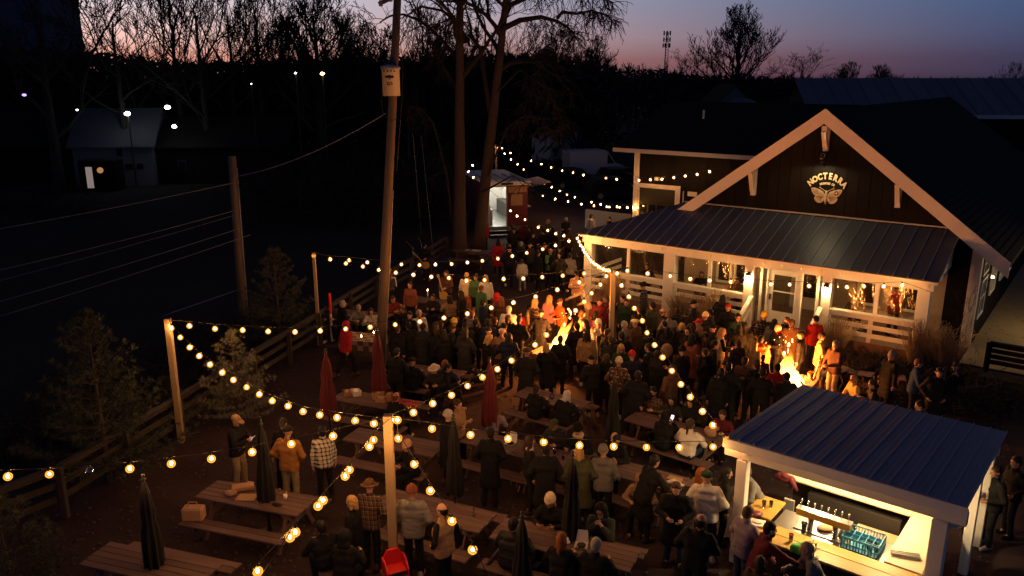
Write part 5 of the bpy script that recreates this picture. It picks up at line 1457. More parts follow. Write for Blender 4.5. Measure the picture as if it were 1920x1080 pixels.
string('row of bulbs from the thin north post to the crowd post, lower one', north+dz, east+dz,
   [(649,494),(680,500),(711,506),(742,511),(775,515),(808,519),(841,521),(875,526),(909,525),(944,523),(981,522),(1017,520),(1055,517),(1095,513)])
string('string climbing from the centre front post to the crowd post', mid+dz, east+dz,
   [(736,787),(776,773),(813,756),(847,741),(877,724),(906,707),(933,692),(958,676),(1003,646),(1025,628),(1079,582),(1095,566),(1109,550),(1125,534),(1137,518)])
string('tight bright string from the porch corner to the crowd post', porchL, east+dz,
   [(1083,447),(1089,460),(1094,468),(1100,477),(1106,487),(1112,492),(1118,497),(1125,502),(1132,505),(1138,507)])
string('second bright string beside the first, from the porch corner to the crowd post', porchL + Vector((.12,-.2,-.05)), east+dz+Vector((.10,0,0)),
   [(1086,453),(1092,464),(1097,473),(1103,482),(1109,490),(1115,495),(1122,500),(1129,504),(1136,507),(1143,508)])
string('string from the crowd post down to the bar roof corner', east+dz, barC,
   [(1157,513),(1165,535),(1179,556),(1190,578),(1204,601),(1213,624),(1227,647),(1244,670),(1260,695),(1276,720),(1295,744),(1316,771),(1337,797)])
string('string of bulbs hung along the porch front', east+dz, porchR,
   [(1176,508),(1215,513),(1256,518),(1294,523),(1331,526),(1370,529),(1445,533),(1480,534),(1516,536),(1587,538),(1620,537),(1657,537),(1691,535)])
string('string from the centre front post to the bar roof corner', mid+dz, barC,
   [(811,804),(882,815),(951,822),(1021,829),(1087,834),(1152,837),(1213,839),(1273,839),(1336,838),(1362,824)])
nearL = G(425,1165,2.5)
string('pair of strings running down left towards the viewer, left one', mid+dz, nearL, [(692,837),(647,893),(598,948),(545,1006),(485,1070)], off=-.06)
string('pair of strings running down left towards the viewer, right one', mid+dz, nearL, [(700,825),(657,881),(607,938),(554,998)], off=.06)
leftP = G(-110,880,2.95)
string('string from the centre front post out past the left edge', mid+dz, leftP, [(623,817),(547,832),(473,847),(395,860),(321,869),(244,878),(169,883),(91,890),(15,893)], dead=(6,))
nearR = G(925,1105,2.2)
string('string from the centre front post down right towards the viewer', mid+dz, nearR, [(745,787),(746,822),(776,870),(807,919),(847,977),(887,1031)])
annexC = HW(-2.6, 9.3, 3.45); eaveA = HW(-3.4, 8.75, 4.5); eaveB = HW(2.8, 8.75, 5.0)
string('far string from the truck post to the annex corner post', far+dz, eaveA,
   [(941,278),(957,287),(996,302),(1015,308),(1034,314),(1054,320),(1074,324),(1094,328),(1136,334),(1156,336)])
string('row of bulbs along the annex front under its eave', eaveA, eaveB, [(1198,338),(1220,337),(1241,336),(1263,333),(1285,330),(1307,327),(1331,322)])
string('far string from the truck post past the truck roof to the annex corner', far+dz, annexC,
   [(934,277),(946,288),(958,299),(970,308),(982,318),(1008,335),(1021,344),(1034,351),(1049,358),(1063,365),(1078,370),(1109,379),(1126,383),(1142,388),(1162,389),(1176,389),(1188,390),(1195,389)])
truckT = D(935, 335, 49.5)
string('short string over the food truck awning to the annex corner', truckT, annexC, [(950,342),(973,351),(1018,367),(1041,373),(1065,378),(1090,383),(1113,386),(1138,388),(1157,388),(1217,389)])
tree1 = D(884, 306, 46.0)
string('string from behind the twin trees to the porch corner', tree1, porchL, [(886,310),(878,322),(888,333),(957,395),(970,405),(984,412),(1010,426),(1027,432),(1042,438),(1057,442)])
# ------------------------------------------------------------------ picnic tables
TABLES = []; BENCHES = []
def pick_table():
    t = thing('picnic_table', 'x', 'picnic table', (0,0,0), 0, 'picnic tables of the beer garden')
    L = 2.4
    def pl(name, x0,x1,y0,y1,z0,z1, m='old_wood', bv=.008):
        b = MB(); b.cbox(x0,x1,y0,y1,z0,z1,bv); return b.build(name, M[m], t)
    for k in range(5): pl('table_plank', -L/2+rnd.uniform(-.012,.012), L/2+rnd.uniform(-.012,.012), -.375+k*.151, -.375+k*.151+.145, .722, .762)
    for s in (-1,1):
        for k in range(2): pl('seat_plank', -L/2+rnd.uniform(-.012,.012), L/2+rnd.uniform(-.012,.012), s*.74-.17+k*.172, s*.74-.17+k*.172+.165, .412, .450)
    for x in (-.85, .85):
        pl('seat_support', x-.02, x+.02, -.90, .90, .30, .410)
        pl('top_support', x-.02, x+.02, -.36, .36, .62, .720)
        for s in (-1,1):
            b = MB(); b.bar((x+.043,s*.25,.70),(x+.043,s*.62,.0), .04, .10, up=(0,1,0)); b.build('leg', M['old_wood'], t)
    b = MB(); b.bar((-.82,0,.36),(-.25,0,.68), .09, .04); b.build('brace', M['old_wood'], t)
    b = MB(); b.bar((.82,0,.36),(.25,0,.68), .09, .04); b.build('brace', M['old_wood'], t)
    return t
proto = pick_table()
first = True
def table(cx, cy, az, lab, sx=1.0):
    """az: compass bearing of the long axis"""
    global first
    rz = R(90-az)
    if first: o = proto; o.location = (cx,cy,0); o.rotation_euler.z = rz; o.scale = (sx,1,1); o['label'] = lab; first = False
    else: o = dup(proto, (cx,cy,0), rz, lab, (sx,1,1))
    d = Vector((math.cos(rz), math.sin(rz), 0)); n = Vector((-d.y, d.x, 0))
    TABLES.append((Vector((cx,cy,0)), d, n, 1.2*sx))
    for s in (-1,1): BENCHES.append((Vector((cx,cy,0)) + n*.74*s, d, n*(-s), 1.2*sx))
    return len(TABLES)-1
def TP(i, x, y, z=.763):
    c, d, n, _ = TABLES[i]; return c + d*x + n*y + Vector((0,0,z))
def TR(i): return math.atan2(TABLES[i][1].y, TABLES[i][1].x)
T1 = table(-6.34, 12.31, 107.5, 'picnic table in the lower left corner, cut by the bottom edge')
T2 = table(-5.20, 14.62, 108, 'weathered picnic table lower left with paper bags on it')
T3 = table(-1.55, 14.15, 115, 'long picnic table right of the centre front post, below the grey puffer jacket')
T4 = table(.95, 12.97, 114, 'picnic table bottom centre with two white foam boxes', 1.12)
T5 = table(2.55, 15.75, 122, 'picnic table left of the bar behind the grey hooded parka')
T6 = table(4.0, 17.95, 128, 'picnic table behind the bar roof corner where the white sweater sits', 1.05)
T7 = table(1.05, 19.8, 123, 'short picnic table with the couple sitting in front of it', .82)
T8 = table(-3.55, 19.65, 111, 'picnic table heaped with food baskets between the red umbrellas', 1.0)
T9 = table(-2.75, 17.2, 112, 'empty picnic table right behind the top of the centre front post')
T10 = table(*G(795,694,.76).xy, 110, 'dark picnic table right of the tall utility pole foot')
T11 = table(*G(822,566,.76).xy, 116, 'candle lit picnic table in the middle distance')
T12 = table(*G(672,588,.76).xy, 108, 'dark picnic table beside the rail fence, white rimmed')
T13 = table(*G(885,470,.76).xy, 112, 'farthest picnic table, white plates on it, near the food truck', .8)
T14 = table(*G(1058,860,.76).xy, 120, 'picnic table in the centre behind the closed dark umbrella')
T15 = table(*G(948,833,.76).xy, 118, 'picnic table half hidden behind the dark standing figure', .9)
# quilt covered small table with candles
qt = thing('quilt_table', 'small table under a patterned quilt with candles, left of the utility pole', 'table', G(683,672), R(-15))
b = MB(); b.cbox(-.62,.62,-.40,.40,.70,.74,.008); b.build('table_top', M['old_wood'], qt)
for sx in (-.52,.52):
    for sy in (-.32,.32):
        b = MB(); b.cbox(sx-.035,sx+.035,sy-.035,sy+.035,0,.699,.004); b.build('leg', M['old_wood'], qt)
def quilt_mat():
    m, nt, p = new_mat('patchwork_quilt'); v = COORD(nt, 'Object', (5,5,5))
    c = ND(nt, 'ShaderNodeTexChecker'); c.inputs['Scale'].default_value = 1.0; nt.links.new(v, c.inputs['Vector'])
    c.inputs['Color1'].default_value = (.36,.26,.17,1); c.inputs['Color2'].default_value = (.16,.05,.04,1); nt.links.new(c.outputs[0], p.inputs['Base Color']); p.inputs['Roughness'].default_value = .9
    BUMP(nt, p, NOISE(nt, 8, 3, v), .4, .02); return m
b = MB(); b.box(-.66,.66,-.44,.44,.742,.750); b.box(-.66,.66,-.452,-.442,.42,.75); b.box(-.672,-.662,-.44,.44,.45,.75); b.box(.662,.672,-.44,.44,.45,.75)
o = b.build('quilt', quilt_mat()); tag(o, 'patchwork quilt hanging over the small candle table', 'quilt'); o.location = qt.location; o.rotation_euler = qt.rotation_euler
def candle(p, lab, h=.09):
    t = thing('candle', lab, 'candle', p, 0, 'small candles burning on the tables')
    b = MB(); b.lathe([(.028,0),(.03,h),(.012,h)], 10); b.build('wax', M['white_plastic'], t, True)
    b = MB(); b.lathe([(.002,h),(.016,h+.02),(.010,h+.05),(.001,h+.085)], 8); b.build('flame', M['candle'], t, True)
Q = Vector(qt.location)
candle(Q+Vector((.0,-.30,.752)), 'candle at the front of the quilt table'); candle(Q+Vector((.33,.10,.752)), 'candle at the back of the quilt table, left of two'); candle(Q+Vector((.46,.16,.752)), 'candle at the back of the quilt table, right of two')
candle(G(802,556,.80), 'tall candle on the left of the candle lit table', .22); candle(G(830,549,.80), 'tall candle in the middle of the candle lit table', .2); candle(G(842,541,.80), 'candle at the right end of the candle lit table', .12)
def prop(name, lab, cat, p, rz, b, m, smooth=False, group=None):
    o = tag(b.build(name, M[m] if isinstance(m, str) else m, None, smooth), lab, cat, group); o.location = p; o.rotation_euler.z = rz; return o
def foam_box(p, rz, lab, open_=False):
    t = thing('takeaway_box', lab, 'takeaway box', p, rz)
    b = MB(); b.add([(-.09,-.09,0),(.09,-.09,0),(.09,.09,0),(-.09,.09,0),(-.115,-.115,.04),(.115,-.115,.04),(.115,.115,.04),(-.115,.115,.04)],[(3,2,1,0),(0,1,5,4),(1,2,6,5),(2,3,7,6),(3,0,4,7)] + ([] if open_ else [(4,5,6,7)])); b.build('tray', M['white_plastic'], t)
    if not open_:
        b = MB(); b.add([(-.115,-.115,.041),(.115,-.115,.041),(.115,.115,.041),(-.115,.115,.041),(-.085,-.085,.075),(.085,-.085,.075),(.085,.085,.075),(-.085,.085,.075)],[(4,5,6,7),(0,1,5,4),(1,2,6,5),(2,3,7,6),(3,0,4,7)]); b.build('lid', M['white_plastic'], t)
    else:
        b = MB(); b.ball((0,0,.03),(.085,.085,.035),10,6); b.build('food', M['char'], t, True)
        b = MB(); b.add([(-.115,.12,.04),(.115,.12,.04),(.09,.17,.24),(-.09,.17,.24)],[(0,1,2,3)]); b.build('lid', M['white_plastic'], t)
foam_box(TP(T4,-.02,.02), TR(T4)+.5, 'closed white foam box, left one of the pair on the bottom centre table')
foam_box(TP(T4,.33,.02), TR(T4)+.2, 'open white foam box with dark food on the bottom centre table', True)
b = MB(); b.cbox(-.20,.20,-.13,.13,0,.012,.003); b.add([(-.2,-.13,.013),(.2,-.13,.03),(.2,.13,.03),(-.2,.13,.013)],[(0,1,2,3)]); prop('paper_bag','flattened kraft paper bag on the lower left table','paper bag',TP(T2,-.15,-.08),TR(T2)+.25,b,'paper')
b = MB(); b.ball((0,0,.05),(.13,.08,.06),10,6); b.ball((.08,.03,.06),(.07,.06,.05),8,5); prop('food_basket','open food basket left of the flattened paper bag','food basket',TP(T2,-.55,-.10),TR(T2),b,'paper',True)
b = MB(); b.cbox(-.22,.22,-.12,.12,0,.09,.02); prop('paper_bag','crumpled paper bag at the far side of the lower left table','paper bag',TP(T2,-.45,.20),TR(T2)+.6,b,'paper')
b = MB(); b.lathe([(.05,0),(.085,.04),(.09,.06),(.082,.06),(.05,.012)],16); prop('white_bowl','white paper bowl beside the umbrella pole on the lower left table','bowl',TP(T2,.22,.10),0,b,'white_plastic',True)
b = MB(); b.lathe([(.032,0),(.042,.10),(.039,.10),(.03,.01)],14); b.tube([(.01,0,.02),(.035,.0,.19)],.004,5); prop('white_cup','small white cup with a straw on the lower left table','cup',TP(T2,.62,.12),0,b,'white_plastic',True)
b = MB(); b.lathe([(.035,0),(.045,.13),(.04,.13),(.03,.01)],12); prop('candle_cup','amber cup at the umbrella pole on the corner table','cup',TP(T1,.12,-.03),0,b,M['paper'],True)
b = MB(); b.ball((0,0,.03),(.12,.05,.03),10,5); prop('napkin','dark crumpled wrapper on the lower left table near its end','wrapper',TP(T2,.60,-.15),TR(T2),b,'char',True)
b = MB(); b.cbox(-.21,.21,-.12,.12,0,.28,.03); b.tube([(-.1,0,.28),(-.08,0,.38),(.08,0,.38),(.1,0,.28)],.012,6); prop('brown_bag','brown paper carrier bag on the bench end left of the bag table','bag',TP(T2,-1.0,-.66,.452),TR(T2)+.3,b,'paper')
b = MB(); b.lathe([(.025,0),(.032,.05),(.011,.13),(.011,.20)],10); prop('bottle','small pale bottle on the long table right of the front post','bottle',TP(T3,.85,.10),0,b,'pint',True)
# heaped table
for (x,y,sx,sy,sz,m,lab) in ((-.95,.05,.14,.10,.11,'paper','kraft paper basket at the left end of the heaped table'),(-.72,.12,.13,.10,.15,'white_plastic','crumpled white wrapper on the heaped table'),
        (-.02,.08,.12,.09,.20,'paper','tall kraft bag in the middle of the heaped table'),(.14,-.02,.13,.10,.12,'paper','open kraft basket right of the tall kraft bag'),
        (.30,.10,.07,.07,.22,'paper','narrow kraft cup of fries on the heaped table'),(.50,.10,.10,.07,.24,'paper_red','red food carton standing on the heaped table')):
    b = MB(); b.add([(-sx,-sy,0),(sx,-sy,0),(sx,sy,0),(-sx,sy,0),(-sx*1.15,-sy*1.1,sz),(sx*1.05,-sy*1.2,sz*.9),(sx*1.2,sy*1.1,sz*1.05),(-sx,sy*1.15,sz*.85)],[(3,2,1,0),(0,1,5,4),(1,2,6,5),(2,3,7,6),(3,0,4,7)]); b.ball((0,0,sz*.8),(sx*.9,sy*.9,.05),8,5)
    prop('food_carton', lab, 'food carton', TP(T8,x,y), TR(T8)+x, b, m)
b = MB(); b.cbox(-.26,.26,-.17,.17,0,.02,.004); b.box(-.26,.26,-.17,-.155,.02,.06); b.box(-.26,.26,.155,.17,.02,.06); b.box(-.26,-.245,-.155,.155,.02,.06); b.box(.245,.26,-.155,.155,.02,.06); b.ball((.02,0,.03),(.15,.09,.03),10,5)
prop('red_tray','red tray with food scraps at the right end of the heaped table','tray',TP(T8,.92,.0),TR(T8),b,'paper_red')
b = MB(); b.cbox(-.17,.17,-.055,.055,0,.012,.003); prop('menu_card','white card lying on the couple\'s short table','card',TP(T7,.38,.02),TR(T7),b,'white_plastic')
b = MB(); b.lathe([(.05,0),(.06,.10),(.04,.14),(.03,.16)],12); prop('jar','pale jar beside the white card on the short table','jar',TP(T7,.02,-.02),0,b,'pint',True)
b = MB(); b.lathe([(.028,0),(.03,.14),(.012,.19),(.012,.25)],10); prop('bottle','clear bottle at the far end of the couple\'s short table','bottle',TP(T7,-.62,.20),0,b,'pint',True)
for x, y, lab in ((-.3,.1,'glass on the centre table, left of three'),(0,-.05,'glass on the centre table, middle of three'),(.25,.1,'glass on the centre table, right of three')): glass(0,0,0,'beer',lab,1,TP(T14,x,y))
foam_box(TP(T15,.1,.05), TR(T15), 'white foam box on the table behind the dark standing figure', True)
b = MB(); b.lathe([(.10,0),(.13,.015),(.125,.015),(.09,.005)],18); prop('white_plate','white plate on the farthest table, left one','plate',TP(T13,-.25,0),0,b,'white_plastic',True)
b = MB(); b.cbox(-.22,.22,-.15,.15,0,.02,.004); prop('white_tray','white tray on the farthest table','tray',TP(T13,.2,.05),TR(T13),b,'white_plastic')
b = MB(); b.bar((-1.0,-.30,.0),(.75,-.34,.0),.03,.02); b.bar((.75,-.34,.0),(.95,-.1,.0),.03,.02); prop('white_rod','thin white bent rod along the fence side table edge','rod',TP(T12,0,0,.775),TR(T12),b,'white_plastic')
b = MB(); b.cbox(-.32,.32,-.20,.20,0,.32,.06); b.ball((0,0,.30),(.28,.17,.10),10,6); prop('canvas_bag','bulky tan canvas bag beside the utility pole','bag',G(741,588,.45),.2,b,'paper',True)
b = MB(); b.cbox(-.30,.30,-.05,.05,0,.04,.005); prop('pizza_box','white flat pizza box on the dark table by the utility pole','lid',TP(T10,.55,.05),TR(T10)+.2,b,'white_plastic')
b = MB(); b.cbox(-.14,.14,-.12,.12,0,.10,.01); prop('food_carton','white and red food carton on the dark table by the utility pole','food carton',TP(T10,.28,.05),TR(T10),b,'paper_red')
b = MB(); b.cbox(-.15,.15,-.10,.10,0,.08,.01); prop('food_carton','kraft carton of food at the bar side table\'s near end','food carton',TP(T5,1.0,.05),TR(T5),b,'paper')
b = MB(); b.ball((0,0,.12),(.16,.13,.14),10,7); b.ball((.1,.05,.22),(.10,.08,.07),8,6); prop('napkin_heap','heaped napkins and wrappers on the white sweater\'s table','wrappers',TP(T6,.85,.05),TR(T6),b,'paper',True)
b = MB(); b.cbox(-.16,.16,-.03,.03,0,.02,.004); prop('white_tray','white paper tray near the heaped wrappers','tray',TP(T6,.55,-.12),TR(T6),b,'white_plastic')
# ------------------------------------------------------------------ closed umbrellas
def umbrella(p, h, m, lab, low=.75, r=None, grp='closed umbrellas between the tables'):
    r = r or (.155 if m == 'red_cloth' else .125)
    t = thing('closed_umbrella', lab, 'umbrella', (p.x,p.y,0), rnd.uniform(0,6), grp)
    b = MB(); b.tube([(0,0,.06),(0,0,h-.03)], .021, 8); b.build('pole', M['black_iron'], t, True)
    b = MB(); b.lathe([(.24,0),(.24,.03),(.05,.07),(.04,.20)], 16); b.build('base', M['black_iron'], t)
    vs = []; fs = []; n = 32; m_ = 9
    for i in range(m_+1):
        q = i/m_; z = h-.10-(h-.10-low)*q
        rad = .035 + r*(q**.55)*(1 - .15*max(0,q-.8)/.2) * (.72 if .38 < q < .5 else 1)
        for k in range(n):
            a = 2*math.pi*k/n; f = 1 + .30*math.cos(8*a + 1.3*q)*min(1,q*3) + .08*math.sin(5*a+7*q)
            vs.append((rad*f*math.cos(a), rad*f*math.sin(a), z + (.07*math.cos(8*a) if i == m_ else 0)))
    for i in range(m_):
        for k in range(n): a = i*n+k; c = i*n+(k+1)%n; fs.append((a, a+n, c+n, c))
    vs.append((0,0,h-.06)); 
    for k in range(n): fs.append((len(vs)-1, k, (k+1)%n))
    b = MB(); b.add(vs, fs); b.build('canopy', M[m], t, True)
    b = MB(); b.lathe([(.035,-.06),(.05,-.03),(.02,0),(.034,.03),(.03,.06),(.006,.08)], 10, (0,0,h)); b.build('finial', M['black_iron'], t, True)
    b = MB(); zz = h-.10-(h-.10-low)*.44; b.lathe([(r*.66,zz-.03),(r*.66,zz+.03)], 16, caps=False); b.build('strap', M[m], t, True)
umbrella(G(610,658,2.45), 2.45, 'red_cloth', 'closed red umbrella, leftmost, beside the heaped food table')
umbrella(G(706,618,2.6), 2.6, 'red_cloth', 'closed red umbrella in front of the tall utility pole foot', .7)
umbrella(G(918,674,2.45), 2.45, 'red_cloth', 'closed red umbrella in the centre behind the climbing string')
umbrella(TP(T1,.1,0,2.45), 2.45, 'dark_cloth', 'closed dark umbrella through the lower left corner table')
umbrella(TP(T2,.28,-.02,2.45), 2.45, 'dark_cloth', 'closed dark umbrella at the lower left table with the paper bags')
umbrella(G(979,966,2.2), 2.2, 'dark_cloth', 'closed dark umbrella at the bottom centre, nearest', .7)
umbrella(G(1074,850,2.45), 2.45, 'dark_cloth', 'closed dark umbrella behind the cream beanie at the bottom table')
umbrella(G(850,782,2.45), 2.45, 'dark_cloth', 'closed dark umbrella in the centre with its pole in the long table')
umbrella(G(1152,712,2.45), 2.45, 'dark_cloth', 'closed dark umbrella left of the bearded sitter in plaid')
b = MB(); b.tube([(0,0,0),(.95,.35,.75)], .035, 8); prop('umbrella_pole','dark loose pole leaning across the bottom centre table bench','pole',G(905,1072,.35),.35,b,'black_iron',True)
# red plastic child seat
rs = thing('child_seat', 'bright red plastic child seat at the bottom, behind the front post', 'child seat', G(741,1075,.45) , R(25))
b = MB(); b.prism([(-.16,0),(.16,0),(.17,.30),(.10,.42),(-.10,.42),(-.17,.30)], 'y', .10, .15); b.build('seat_back', M['red_plastic'], rs)
b = MB(); b.cbox(-.17,.17,-.18,.098,.10,.15,.02); b.build('seat', M['red_plastic'], rs)
for s in (-1,1):
    b = MB(); b.prism([(-.20,0),(.14,0),(.14,.30),(-.05,.30),(-.20,.16)], 'x', s*.175, s*.205); b.build('side_panel', M['red_plastic'], rs)
stool = thing('wooden_stool', 'plain wooden stool carrying the red child seat, behind the front post', 'stool', (rs.location.x, rs.location.y, 0), R(25))
b = MB(); b.cbox(-.22,.22,-.22,.22,.41,.448,.006); b.build('seat', M['old_wood'], stool)
for sx in (-.17,.17):
    for sy in (-.17,.17):
        b = MB(); b.cbox(sx-.025,sx+.025,sy-.025,sy+.025,0,.409,.003); b.build('leg', M['old_wood'], stool)
# music stands and microphones of the players under the twin trees
def mic(p, h, lab, a=0):
    t = thing('microphone_stand', lab, 'microphone stand', p, a)
    for k in range(3): 
        b = MB(); b.tube([(0,0,.12),(.28*math.cos(2.09*k),.28*math.sin(2.09*k),.01)],.010,6); b.build('leg', M['black_iron'], t)
    b = MB(); b.tube([(0,0,.1),(0,0,h)],.012,6); b.build('stem', M['galv'], t); b = MB(); b.tube([(-.1,0,h-.05),(.45,0,h+.22)],.010,6); b.build('boom', M['galv'], t)
    b = MB(); b.ball((.47,0,h+.23),.035,8,6); b.build('microphone', M['black_iron'], t, True)
mic(G(776,522), 1.45, 'microphone boom stand, left of the standing banjo player', 2.4); mic(G(792,516), 1.5, 'microphone boom stand close to the standing banjo player', 2.0)
ms_ = thing('music_stand', 'white edged music stand just right of the utility pole', 'music stand', G(732,582), R(20))
b = MB(); b.tube([(0,0,0),(0,0,1.0)],.014,6); b.build('stem', M['black_iron'], ms_); b = MB(); b.add([(-.26,-.08,.98),(.26,-.08,.98),(.26,.10,1.30),(-.26,.10,1.30)],[(0,1,2,3)]); b.build('desk', M['black_iron'], ms_)
b = MB(); b.bar((-.27,.10,1.31),(.27,.10,1.31),.03,.04); b.bar((.27,-.08,.98),(.27,.10,1.31),.03,.04); b.build('paper_edge', M['white_plastic'], ms_)
def banjo(p, rot, lab):
    t = thing('banjo', lab, 'banjo', p); t.rotation_euler = rot
    b = MB(); b.tube([(0,-.035,0),(0,.035,0)], .17, 22); b.build('pot', M['fresh_wood'], t); b = MB(); b.tube([(0,-.042,0),(0,-.0355,0)], .155, 22); b.build('drum_head', surf('banjo_skin',(.55,.32,.20),.7,.1,6,bump=0), t)
    b = MB(); b.box(-.025,.025,-.03,.0,.171,.72); b.build('neck', M['post_wood'], t); b = MB(); b.box(-.05,.05,-.03,.0,.722,.86); b.build('peghead', M['post_wood'], t)
# ------------------------------------------------------------------ fire pits
def fire_pit(p, w, h, fh, lean, seed, lab, flab):
    t = thing('fire_pit', lab, 'fire pit', p, R(-35))
    rr = random.Random(seed)
    n = 8; L = w*2/ (n/2)
    for c in range(3):
        z0 = c*h/3
        for s in range(4):
            for k in range(3):
                b = MB(); a = -w + k*(2*w)/3 + (0.0 if c % 2 else .0)
                b.cbox(a+.006, a+2*w/3-.006, -w-.11, -w+.05+rr.uniform(-.01,.01), z0+.004, z0+h/3-.004, .012)
                o = b.build('stone', M['brick'], t); o.rotation_euler.z = s*math.pi/2
    b = MB(); b.box(-w+.06,w-.06,-w+.06,w-.06,.05,h*.55); b.build('ember_bed', M['ember'], t)
    for k in range(5):
        a = k*1.25+.3; b = MB(); b.tube([(.34*w*2*math.cos(a),.34*w*2*math.sin(a),h*.55),(.05*math.cos(a),.05*math.sin(a),h*1.25)], [.06,.045], 8); b.build('log', M['char'], t)
    f = thing('campfire', flab, 'fire', (p.x,p.y,h*.62), 0)
    b = MB()
    for k in range(22):
        a = k*2.4; q = (k/22)**.6; x0 = math.cos(a)*w*.62*q; y0 = math.sin(a)*w*.62*q
        hh = fh*(1.05-.70*q)*rr.uniform(.45,1.1); r0 = .175*(1.15-.6*q)
        pts = []; rs = []
        ph = rr.uniform(0,6)
        for s in range(9):
            u = s/8; pts.append((x0*(1-u*.5) + lean[0]*u*hh + .13*math.sin(ph+6*u)*u, y0*(1-u*.5) + lean[1]*u*hh + .13*math.cos(ph*1.3+5.4*u)*u, hh*u)); rs.append(max(.004, r0*(.62+1.0*u*(1-u)*1.6)*(1-u)**.7))
        b.tube(pts, rs, 10)
    sk = MB()
    for k in range(14):                          # sparks carried up
        z = fh*rr.uniform(1.0,2.2); sk.ball((lean[0]*z+rr.gauss(0,.22), lean[1]*z+rr.gauss(0,.22), z), .011, 5, 4)
    for k in range(6):                           # flecks that tear off the top
        z = fh*rr.uniform(.8,1.25); sk.ball((lean[0]*z+rr.gauss(0,.10), lean[1]*z+rr.gauss(0,.10), z), (.03*rr.random()+.012,.02,.05*rr.random()+.03), 6, 5)
    b.build('flame', M['flame'], f, True); sk.build('sparks', M['flame'], f, True, 'stuff')
    ld = bpy.data.lights.new('fire_light', 'POINT'); ld.color = (1.0, .27, .045); ld.energy = 1500.0; ld.shadow_soft_size = .22
    lo = bpy.data.objects.new('fire_light', ld); col.objects.link(lo); lo.parent = f; lo.location = (lean[0]*fh*.5, lean[1]*fh*.5, fh*.62)
fire_pit(G(1042,692), .52, .62, 1.42, (.30,0), 3, 'square stone fire pit in the thick of the crowd', 'leaning tall fire burning in the middle of the crowd')
fire_pit(G(1484,742), .50, .50, 1.18, (-.24,.05), 4, 'square stone fire pit behind the bar roof', 'tall fire burning behind the bar roof beside the lit yellow jacket')
# loose boards and low seats around the fires
for (px,py,az,L,lab) in ((1335,735,40,1.5,'low plank bench, its end lit red, right of the swag from the crowd post'),(1345,765,50,1.3,'low plank bench nearer the bar roof corner, lit at its end'),(1560,722,60,1.4,'low plank bench behind the lit yellow jacket'),(1640,728,110,1.6,'low plank bench at the right fire with sitters')):
    t = thing('plank_bench', lab, 'bench', G(px,py), R(90-az))
    for k in range(2):
        b = MB(); b.cbox(-L/2,L/2,-.19+k*.195,-.19+k*.195+.185,.40,.44,.006); b.build('seat_plank', M['old_wood'], t)
    for x in (-L/2+.2, L/2-.2):
        b = MB(); b.cbox(x-.04,x+.04,-.17,.17,0,.398,.004); b.build('leg', M['old_wood'], t)
    d = Vector((math.cos(R(90-az)), math.sin(R(90-az)), 0)); nn = Vector((-d.y,d.x,0)); BENCHES.append((G(px,py), d, nn, L/2))
# loudspeaker and ceiling things inside the porch
b = MB(); b.cbox(-.27,.27,-.2,.2,0,.75,.02); prop('loudspeaker','brown loudspeaker box behind the left porch curtain','loudspeaker',HW(1.75,1.4,1.35),HRZ,b,'char')
b = MB(); b.tube([(0,0,0),(0,0,.93)],.025,8); b.lathe([(.25,0),(.25,.02)],14); prop('speaker_stand','stand carrying the porch loudspeaker','stand',HW(1.75,1.4,.421),0,b,'black_iron')
for u, lab in ((2.9,'small table inside the porch behind the left curtains'),(5.1,'small table inside the porch behind the middle curtains'),(10.9,'small table inside the porch behind the right curtains')):
    t = thing('porch_table', lab, 'table', HW(u,1.5,.42), HRZ)
    b = MB(); b.cbox(-.6,.6,-.38,.38,.70,.74,.008); b.build('table_top', M['deck'], t); b = MB(); b.cbox(-.05,.05,-.05,.05,.02,.698,.005); b.box(-.3,.3,-.3,.3,0,.02); b.build('leg', M['black_iron'], t)
# gravel: loose stones, finest in the foreground
def stones():
    rr = np.random.RandomState(12); n = 9000
    d = 10 + 24*rr.uniform(0,1,n)**1.8; x = rr.uniform(-.68,.68,n)*d; s = rr.uniform(.012,.036,n)
    base = np.array([[-1,-1,-.3],[1,-1,-.3],[1,1,-.3],[-1,1,-.3],[-.6,-.5,.7],[.6,-.6,.8],[.5,.6,.6],[-.5,.6,.75]])
    V = []; 
    a = rr.uniform(0,6.28,n); c, sn = np.cos(a), np.sin(a)
    B = base[None]*s[:,None,None]*rr.uniform(.6,1.3,(n,8,3)); X = B[...,0]*c[:,None]-B[...,1]*sn[:,None]+x[:,None]; Y = B[...,0]*sn[:,None]+B[...,1]*c[:,None]+d[:,None]
    V = np.stack([X,Y,B[...,2]+.008],-1).reshape(-1,3)
    f = np.array([[0,1,5,4],[1,2,6,5],[2,3,7,6],[3,0,4,7],[4,5,6,7]]); F = (f[None]+(np.arange(n)*8)[:,None,None]).reshape(-1,4)
    link('loose_gravel', np_mesh('loose_gravel', V, F, M['gravel']), None, 'stuff')
stones()
